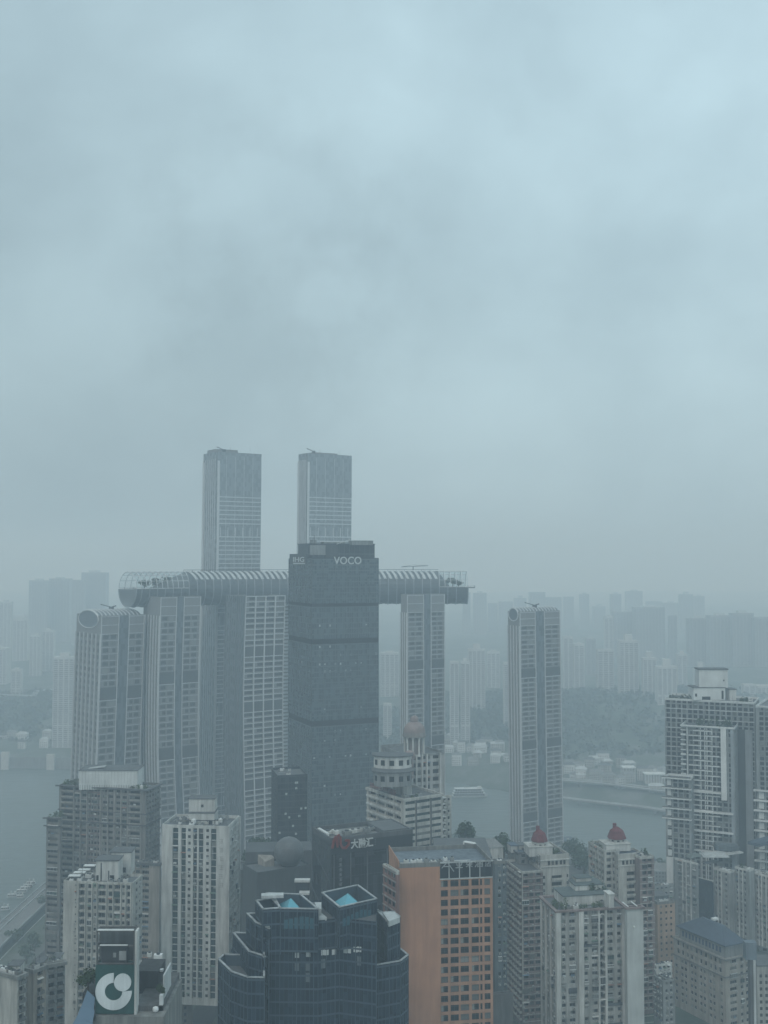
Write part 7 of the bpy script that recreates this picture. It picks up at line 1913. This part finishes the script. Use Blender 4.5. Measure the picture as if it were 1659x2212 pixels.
# ---- far embankment: quay wall, piers, elevated road
def quay(label, pts, zt, hh, th=2.0):
    root = thing('quay_wall', label, 'quay wall', (pts[0][0], pts[0][1], 0)); m = MB()
    for (a, b_) in zip(pts, pts[1:]):
        u = Vector((b_[0] - a[0], b_[1] - a[1], 0)); n = Vector((u.y, -u.x, 0)).normalized()
        m.box(Vector((a[0], a[1], zt - hh)), u, -n * th, (0, 0, hh))
    m.obj('stone_face', [CONC], root); return root
q1 = quay('long pale quay wall with square piers on the left bank', [(-900, 1618), (-560, 1614), (-330, 1607)], 17, 19)
for i in range(9):
    x = -880 + i * 66; y = shore_y(x) + 4; m = MB(); m.box((x, y - 3, 0), (11, 0, 0), (0, 6, 0), (0, 0, 25 if i % 2 else 22)); m.obj('stone_pier', [PALE[0]], q1)
def elevated(label, P, z, w, piers, name='elevated_road'):
    root = thing(name, label, 'elevated road', (P[0][0], P[0][1], 0)); dk = MB(); rl = MB()
    for a, b_ in zip(P, P[1:]):
        u = Vector((b_[0] - a[0], b_[1] - a[1], 0)); n = Vector((u.y, -u.x, 0)).normalized(); A = Vector((a[0], a[1], z))
        dk.box(A - n * w / 2 - Vector((0, 0, 1.6)), u, n * w, (0, 0, 1.6)); 
        for s_ in (1, -1): rl.box(A + n * (s_ * w / 2) + Vector((0, 0, .003)), u, n * (-.4 * s_), (0, 0, 1.1))
        L_ = u.length; k = int(L_ / piers)
        for i in range(max(1, k)):
            p = A + u * ((i + .5) / max(1, k)); m = MB(); m.box(Vector((p.x - 1.3, p.y - 1.3, -4)), (2.6, 0, 0), (0, 2.6, 0), (0, 0, z - 1.6 + 4)); m.box(Vector((p.x - w * .4, p.y - 1.2, z - 3.2)), (w * .8, 0, 0), (0, 2.4, 0), (0, 0, 1.55)); m.obj('pier', [CONC], root)
    dk.obj('deck', [ROOFL], root); rl.obj('parapet', [PALECAP], root); return root
g_ = lambda x, y, z: (PZ(x, y, z).x, PZ(x, y, z).y)
elevated('long riverside road on piers running along the far right bank', [g_(1205, 1683, 20), g_(1300, 1690, 20), g_(1380, 1700, 20), g_(1450, 1709, 20), g_(1560, 1722, 20)], 20, 13, 34)
elevated('lower quay road just above the water on the far right bank', [g_(1205, 1722, 6), g_(1300, 1733, 6), g_(1380, 1742, 6), g_(1450, 1752, 6)], 6, 6, 40, 'quay_road')
m = MB(); P = [g_(1243, 1692, 9), g_(1310, 1697, 9), g_(1316, 1712, 6), g_(1290, 1716, 5), g_(1250, 1706, 6)]; m.prism(P, 2, 9, 0)
tag(m.obj('pale_ramp', [PALE[3]], loc=(P[0][0], P[0][1], 2)), 'pale sloping stone ramp between the riverside road and the lower quay road', 'ramp')
# colonnaded pavilions on the right bank
for i, (x0, x1, y0, y1, D, lab) in enumerate(((1347, 1372, 1660, 1687, 1440, 'white colonnaded pavilion at the left, above the riverside road'), (1395, 1436, 1674, 1692, 1420, 'longer white colonnaded pavilion beside the grey balcony tower'), (1070, 1096, 1632, 1645, 1600, 'white roofed riverside hall just left of the rightmost slender tower'), (1496, 1530, 1560, 1580, 1600, 'white hall on the slope behind the balcony tower') )):
    a = PY(x0, y0, D); c = PY(x1, y0, D); z0 = PY(x0, y1, D).z; w = c.x - a.x; root = thing('riverside_pavilion', lab, 'pavilion', (a.x, D, z0)); m = MB(); m.box((a.x, D + 2, z0 - 12), (w, 0, 0), (0, 12, 0), (0, 0, a.z - z0 + 12)); m.obj('wall', [CREAM], root)
    n = max(4, int(w / 3.2))
    for k in range(n + 1): m = MB(); m.box((a.x + w * k / n - .5, D, z0), (1.0, 0, 0), (0, 1, 0), (0, 0, a.z - z0)); m.obj('column', [WHITEM], root)
    m = MB(); m.box((a.x - 1, D - 1, a.z), (w + 2, 0, 0), (0, 16, 0), (0, 0, 1.2)); m.obj('roof', [WHITEM], root)
# left bank skywalk line
elevated('thin pale viaduct curving across the far left bank', [g_(-20, 1500, 60), g_(40, 1502, 60), g_(72, 1503, 60), g_(80, 1490, 62), g_(115, 1487, 62)], 60, 8, 60, 'viaduct')

# ---- boats
def passenger_boat(label, x0, x1, yb, decks, grp=None, name='passenger_boat', h=2.7):
    a = PZ(x0, yb, 0); c = PZ(x1, yb - 1, 0); u = (c - a); u.z = 0; L_ = u.length; u.normalize(); n = Vector((-u.y, u.x, 0)); B = L_ * .17 + 1.5
    root = thing(name, label, 'boat', (a.x, a.y, 0), grp)
    def ring(s, inset, z):  # hull outline with pointed bow at +u
        pts = [(0, -1), (0, 1), (.75, 1), (.92, .55), (1, 0), (.92, -.55), (.75, -1)]
        return [a + u * (L_ * (inset + (1 - 2 * inset) * p)) + n * (B / 2 * q * s) + Vector((0, 0, z)) for p, q in pts]
    m = MB(); lo, hi = ring(.75, .04, -.3), ring(1, 0, h * .75)
    for k in range(7): m.poly([lo[k], hi[k], hi[(k + 1) % 7], lo[(k + 1) % 7]]); 
    m.poly(hi[::-1]); m.obj('hull', [WHITEM], root)
    for d in range(decks):
        z = h * .75 + d * h; ins = .05 + .025 * d; m = MB(); P = [a + u * (L_ * ins) - n * B * .42, a + u * (L_ * (.88 - .04 * d)) - n * B * .42, a + u * (L_ * (.88 - .04 * d)) + n * B * .42, a + u * (L_ * ins) + n * B * .42]
        m.prism([(p.x, p.y) for p in P], z + .01, z + h * .86, 0); m.obj('deckhouse', [DARKM if d < 9 else WHITEM], root)
        m = MB(); P2 = [a + u * (L_ * (ins - .03)) - n * B * .5, a + u * (L_ * (.91 - .04 * d)) - n * B * .5, a + u * (L_ * (.91 - .04 * d)) + n * B * .5, a + u * (L_ * (ins - .03)) + n * B * .5]
        m.prism([(p.x, p.y) for p in P2], z + h * .87, z + h * .99, 0, bottom=True)
        kk = max(4, int(L_ / 4))
        for j in range(kk + 1):
            p = P2[0].lerp(P2[1], j / kk); m.box(Vector((p.x, p.y, z)), u * .3, n * .3, (0, 0, h * .87))
        m.obj('promenade_frame', [WHITEM], root)
    m = MB(); p = a + u * L_ * .7 + Vector((0, 0, h * (.75 + decks))); m.box(p - n * 1.5, u * L_ * .1, n * 3, (0, 0, 2.2)); m.obj('wheelhouse', [WHITEM], root)
    m = MB(); p = a + u * L_ * .35 + Vector((0, 0, h * (.75 + decks))); m.tube(p, p + Vector((0, 0, 3)), .5, 0, 8); m.obj('funnel', [PALECAP], root)
    return root
passenger_boat('white three-decked passenger boat under way right of the striped block', 976, 1055, 1722, 3, h=3.0)
passenger_boat('white moored boat nearest the rightmost slender tower on the far right bank', 1220, 1262, 1722 - 6, 2, 'boats moored along the far right bank', h=2.6) if False else None
bl = [('leftmost', 2, 24, 1966), ('second from the left', 16, 40, 1938), ('third from the left', 36, 55, 1940), ('fourth from the left', 36, 62, 1928), ('fifth from the left', 44, 68, 1922), ('sixth from the left', 50, 74, 1917), ('rightmost', 56, 80, 1911)]
for w, x0, x1, yb in bl: passenger_boat('small white boat, %s of those moored by the near left shore' % w, x0, x1 - 2, yb, 1, 'small white boats moored by the near left shore', 'moored_boat', 1.5)
for i, (x0, x1, yb, lab) in enumerate(((1000, 1022, 1651, 'small white boat at the far quay, left of two below the pale twin tower'), (1034, 1060, 1655, 'small white boat at the far quay, right of two below the pale twin tower'))):
    pass

# ---- left shore: elevated expressway and riverside street
E = [(-276, 560), (-278, 700), (-277, 850), (-274, 1000), (-258, 1070), (-205, 1125)]
elevated('upper deck of the expressway along the near left shore', [(x, y) for x, y in E], 27, 13, 30, 'expressway')
elevated('outer deck of the expressway nearest the water on the left shore', [(x - 14, y) for x, y in E], 21, 10, 30, 'expressway')
elevated('inner deck of the expressway on the city side of the left shore', [(x + 16, y) for x, y in E], 22, 11, 30, 'expressway')
def road(name, P, w, dz=.35, m_=None):
    m = MB()
    for (a, b_) in zip(P, P[1:]):
        n_ = max(1, int(math.hypot(b_[0] - a[0], b_[1] - a[1]) / 12)); u = Vector((b_[0] - a[0], b_[1] - a[1], 0)); nn = Vector((u.y, -u.x, 0)).normalized() * w / 2
        for k in range(n_):
            p, q = Vector((a[0], a[1], 0)) + u * k / n_, Vector((a[0], a[1], 0)) + u * (k + 1) / n_
            zp = max(ground_h(p.x + s * nn.x, p.y + s * nn.y) for s in (-1, 0, 1)) + dz; zq = max(ground_h(q.x + s * nn.x, q.y + s * nn.y) for s in (-1, 0, 1)) + dz
            m.poly([(p.x + nn.x, p.y + nn.y, zp), (q.x + nn.x, q.y + nn.y, zq), (q.x - nn.x, q.y - nn.y, zq), (p.x - nn.x, p.y - nn.y, zp)])
    o = m.obj(name, [m_ or mat('asphalt', (.06, .06, .062), stain=.3)]); tag(o, kind='structure'); return o
road('street', [(-232, 560), (-230, 700), (-222, 800), (-200, 900)], 12)
road('street', [(-140, 250), (-100, 420), (-86, 560)], 13); road('street', [(20, 250), (60, 430), (120, 560)], 12); road('street', [(120, 380), (190, 470), (230, 600)], 12)
def car(label, x, y, rz, col, grp, bus=False):
    z = ground_h(x, y) + .75; root = thing('parked_car' if not bus else 'bus', label, 'bus' if bus else 'car', (x, y, z), grp, rz); L_, W_, H_ = (11, 2.6, 3) if bus else (4.5, 1.8, 1.45)
    m = MB()
    if bus: prof = [(0, .4), (L_, .4), (L_, H_ * .6), (L_ - .2, H_), (.1, H_), (0, H_ * .6)]
    else: prof = [(0, .35), (L_, .35), (L_, .8), (L_ - .9, .92), (L_ - 1.6, H_), (1.0, H_), (.3, .95), (0, .85)]
    o = Vector((x, y, z)); 
    A = [o + Vector((p - L_ / 2, -W_ / 2, q)) for p, q in prof]; B = [o + Vector((p - L_ / 2, W_ / 2, q)) for p, q in prof]
    m.poly(A); m.poly(B[::-1])
    for k in range(len(A)): m.poly([A[k], B[k], B[(k + 1) % len(A)], A[(k + 1) % len(A)]], 0)
    m.obj('body', [col], root)
    g = MB(); g.box(o + Vector((-L_ / 2 + (1.1 if not bus else .5), -W_ / 2 - .015, H_ * .62)), (L_ - 2.9 if not bus else L_ - 1, 0, 0), (0, W_ + .03, 0), (0, 0, H_ * .26)); g.obj('window_band', [G_WIN], root)
    for dx in (-L_ * .32, L_ * .32):
        for sy in (-1, 1):
            w = MB(); c = o + Vector((dx, sy * W_ / 2, .34)); w.tube(c - Vector((0, .1, 0)), c + Vector((0, .1, 0)), .34, 0, 10); w.obj('wheel', [DARKM], root)
cols = [WHITEM, PALECAP, DARKM, REDB, CONC, WHITEM]
r = random.Random(77)
for i in range(26):
    t = i / 26; y = 700 + 190 * t; x = -230 + 24 * t * t + (3.6 if i % 2 else -3.6)
    car('small hazy car standing in the street by the left shore', x, y, math.pi / 2 + .1 + (math.pi if i % 2 else 0), cols[i % 6], 'cars in the street by the left shore')
# ---- low roofs and trees filling the gaps
def low_house(label, x, y, w, d, h, rz, wm, rm, grp, pitched, nm='low_house'):
    z = ground_h(x, y) - 1; root = thing(nm, label, 'house', (x, y, z), grp, rz); o = Vector((x, y, z)); m = MB(); m.box(o - Vector((w / 2, d / 2, 0)), (w, 0, 0), (0, d, 0), (0, 0, h + 1)); m.obj('wall', [wm], root)
    A = [o + Vector((sx * (w / 2 + .5), sy * (d / 2 + .5), h + 1)) for sx, sy in ((-1, -1), (1, -1), (1, 1), (-1, 1))]; m = MB()
    if pitched:
        R0, R1 = o + Vector((-w * .3, 0, h + 1 + d * .28)), o + Vector((w * .3, 0, h + 1 + d * .28)); m.poly([A[0], A[1], R1, R0]); m.poly([A[2], A[3], R0, R1]); m.poly([A[1], A[2], R1]); m.poly([A[3], A[0], R0]); m.poly(A[::-1])
    else: m.box(A[0], A[1] - A[0], A[3] - A[0], (0, 0, .5)); 
    m.obj('roof', [rm], root)
    g = MB(); fr = Fr((o.x - w / 2, o.y - d / 2), (1, 0), w)
    for q in range(max(1, min(9, int(h / 3)))):
        for j in range(int(w / 2.6)): fr.box(g, j * 2.6 + .7, j * 2.6 + 1.9, z + 1.8 + q * 3, z + 3.2 + q * 3, .01, .05, 0)
    g.obj('window_pane_row', [G_WIN], root)
    if not pitched:
        for j in range(2): q = MB(); q.box(o + Vector((r.uniform(-w * .4, w * .2), r.uniform(-d * .3, d * .1), h + 1.5)), (r.uniform(1.5, 3), 0, 0), (0, 2, 0), (0, 0, r.uniform(1, 2.2))); q.obj('roof_unit', [r.choice([ACW, CONC, WHITE])], root)
    return root
# one pool of low houses across the plateau; labels by where they can be seen
rr = random.Random(21); used = []
for b_ in list(bpy.data.objects):
    if b_.parent is None and b_.get('category') in ('building', 'tower', 'house'): used.append((b_.location.x, b_.location.y))
cnt = 0
for gx in range(-250, 330, 30):
    for gy in range(300, 1080, 34):
        x = gx + rr.uniform(-6, 6); y = gy + rr.uniform(-6, 6)
        if not inside(NEAR, x, y) or edist(NEAR, x, y) < 62: continue
        if x < -205: continue
        zc = ground_h(x, y); p = proj((x, y, zc + 12))
        if not (-60 < p[0] < 1720 and p[1] < 2330): continue
        if any(abs(x - ux) < 26 and -12 < y - uy < 40 for ux, uy in used if uy > 200 and uy < 700): 
            if rr.random() < .8: continue
        h = rr.choice([9, 12, 15, 18, 24, 30]) if y < 900 else rr.choice([6, 9, 12])
        low_house('low rise roof glimpsed between the towers', x, y, rr.uniform(14, 24), rr.uniform(12, 20), h, rr.choice([0, .2, .4, -.12]), rr.choice([BEIGE, GREYW, CREAM, CONC, PINK]), rr.choice([ROOFD, ROOFL, ROOFB, ROOFD, CONC]), 'low roofs glimpsed between the towers', rr.random() < .3); cnt += 1
print('LOW', cnt)
# distinct ones that show
h0 = PY(1052, 1812, 560)
low_house('white house with a broad hipped grey roof standing before the river', h0.x, 560, 13, 11, h0.z - ground_h(h0.x, 560) - 3, .25, WHITE, ROOFL, None, True, 'hipped_roof_house')
h0 = PY(1022, 1830, 545); low_house('small pale house in front of the hipped roofed house by the river', h0.x, 545, 9, 8, h0.z - ground_h(h0.x, 545) - 1, .1, WHITE, WHITE, None, False, 'pale_house')
# deck with parked vans behind the orange hotel
dk = PY(1000, 1846, 500); m = MB(); m.box((dk.x - 12, 500, dk.z - 26), (25, 0, 0), (0, 34, 0), (0, 0, 25)); dko = m.obj('parking_deck', [ROOFD], loc=(dk.x - 12, 500, dk.z - 26)); tag(dko, 'dark parking deck behind the orange hotel roof', 'parking deck')
def van(label, px, py, Y, rz):
    p = PZ(px, py, dk.z - .98); root = thing('van', label, 'van', (p.x, p.y, dk.z - 1), 'white vans on the deck behind the orange hotel', rz); o = root.location; m = MB(); L_, W_ = 6, 2.2
    prof = [(0, .4), (6, .4), (6, 1.3), (5.2, 2.4), (.1, 2.5), (0, 1.2)]; A = [o + Vector((a, 0, q)) for a, q in prof]; B = [o + Vector((a, W_, q)) for a, q in prof]; m.poly(A); m.poly(B[::-1])
    for k in range(6): m.poly([A[k], B[k], B[(k + 1) % 6], A[(k + 1) % 6]])
    m.obj('body', [WHITEM], root); g = MB(); g.box(o + Vector((.8, -.02, 1.4)), (4.2, 0, 0), (0, W_ + .04, 0), (0, 0, .6)); g.obj('window_band', [G_WIN], root)
    for dx in (1.2, 4.8):
        for y_ in (.1, W_ - .1): w = MB(); c = o + Vector((dx, y_, .4)); w.tube(c - Vector((0, .12, 0)), c + Vector((0, .12, 0)), .4, 0, 10); w.obj('wheel', [DARKM], root)
van('nearer white van on the deck behind the orange hotel', 990, 1842, 0, -.9); van('white van parked beside the nearer one behind the orange hotel', 1002, 1838, 0, -.9); van('farthest white van behind the orange hotel, by the small pale house', 1000, 1830, 0, -.5)
tr = random.Random(44)
TT = [(1008, 1826, 560, 15, 10, 'tall dark tree standing against the river right of the striped block'), (990, 1850, 545, 9, 11, 'rounded dark tree at the foot of the striped block'), (1088, 1842, 575, 13, 11, 'round dark tree between the hipped roofed house and the nearer red cupola'), (1098, 1850, 560, 10, 10, 'lower dark tree left of the nearer red cupola'),
      (1240, 1856, 760, 18, 20, 'left dark tree clump in the gap between the two red cupolas'), (1252, 1866, 740, 16, 18, 'right dark tree clump in the gap between the two red cupolas'), (1262, 1880, 720, 14, 16, 'dark tree below the mass between the two red cupolas'), (560, 1845, 600, 12, 14, 'dark tree behind the sphere hall at the tower foot'), (545, 1862, 580, 10, 12, 'smaller dark tree left of the sphere hall')]
for px_, py_, D, h, w, lab in TT:
    p = PY(px_, py_ + 12, D); z0 = min(p.z, 300); gz = ground_h(p.x, D)
    if z0 - gz > 3:
        m = MB(); m.box((p.x - w * .8, D - 4, gz - 1), (w * 1.6, 0, 0), (0, w, 0), (0, 0, z0 - gz + 1)); m.obj('raised_terrace', [CONCD], loc=(p.x - w * .8, D - 4, gz - 1)); o = bpy.data.objects[-1] if False else None
        for ob in (x for x in bpy.data.objects if x.name.startswith('raised_terrace') and 'label' not in x): tag(ob, 'concrete terrace under the ' + lab.split(',')[0][:60], 'terrace')
    tree('broadleaf_tree', lab, Vector((p.x, D, z0)), h, w, tr, leaf=.75, n=700)
k = 0
for i in range(90):
    x = tr.uniform(-275, 300); y = tr.uniform(640, 1120)
    if not inside(NEAR, x, y): continue
    d = edist(NEAR, x, y)
    if d < 20: continue
    pp = proj((x, y, ground_h(x, y) + 8))
    if pp[1] > 2200: continue
    if any(abs(x - ux) < 16 and abs(y - uy) < 22 for ux, uy in used): continue
    tree('street_tree', 'dark street tree among the low roofs near the river', Vector((x, y, ground_h(x, y) - .3)), tr.uniform(9, 15), tr.uniform(8, 13), tr, 'street trees near the river', leaf=.9, n=150)
# shore trees on the left
for i in range(34):
    y = 640 + i * 13; x = -246 + tr.uniform(-3, 4) + (5 if i % 2 else 0)
    tree('shore_tree', 'dark shore tree beside the expressway on the left bank', Vector((x, y, ground_h(x, y) - .3)), tr.uniform(8, 12), tr.uniform(8, 12), tr, 'shore trees beside the expressway', leaf=.8, n=170)
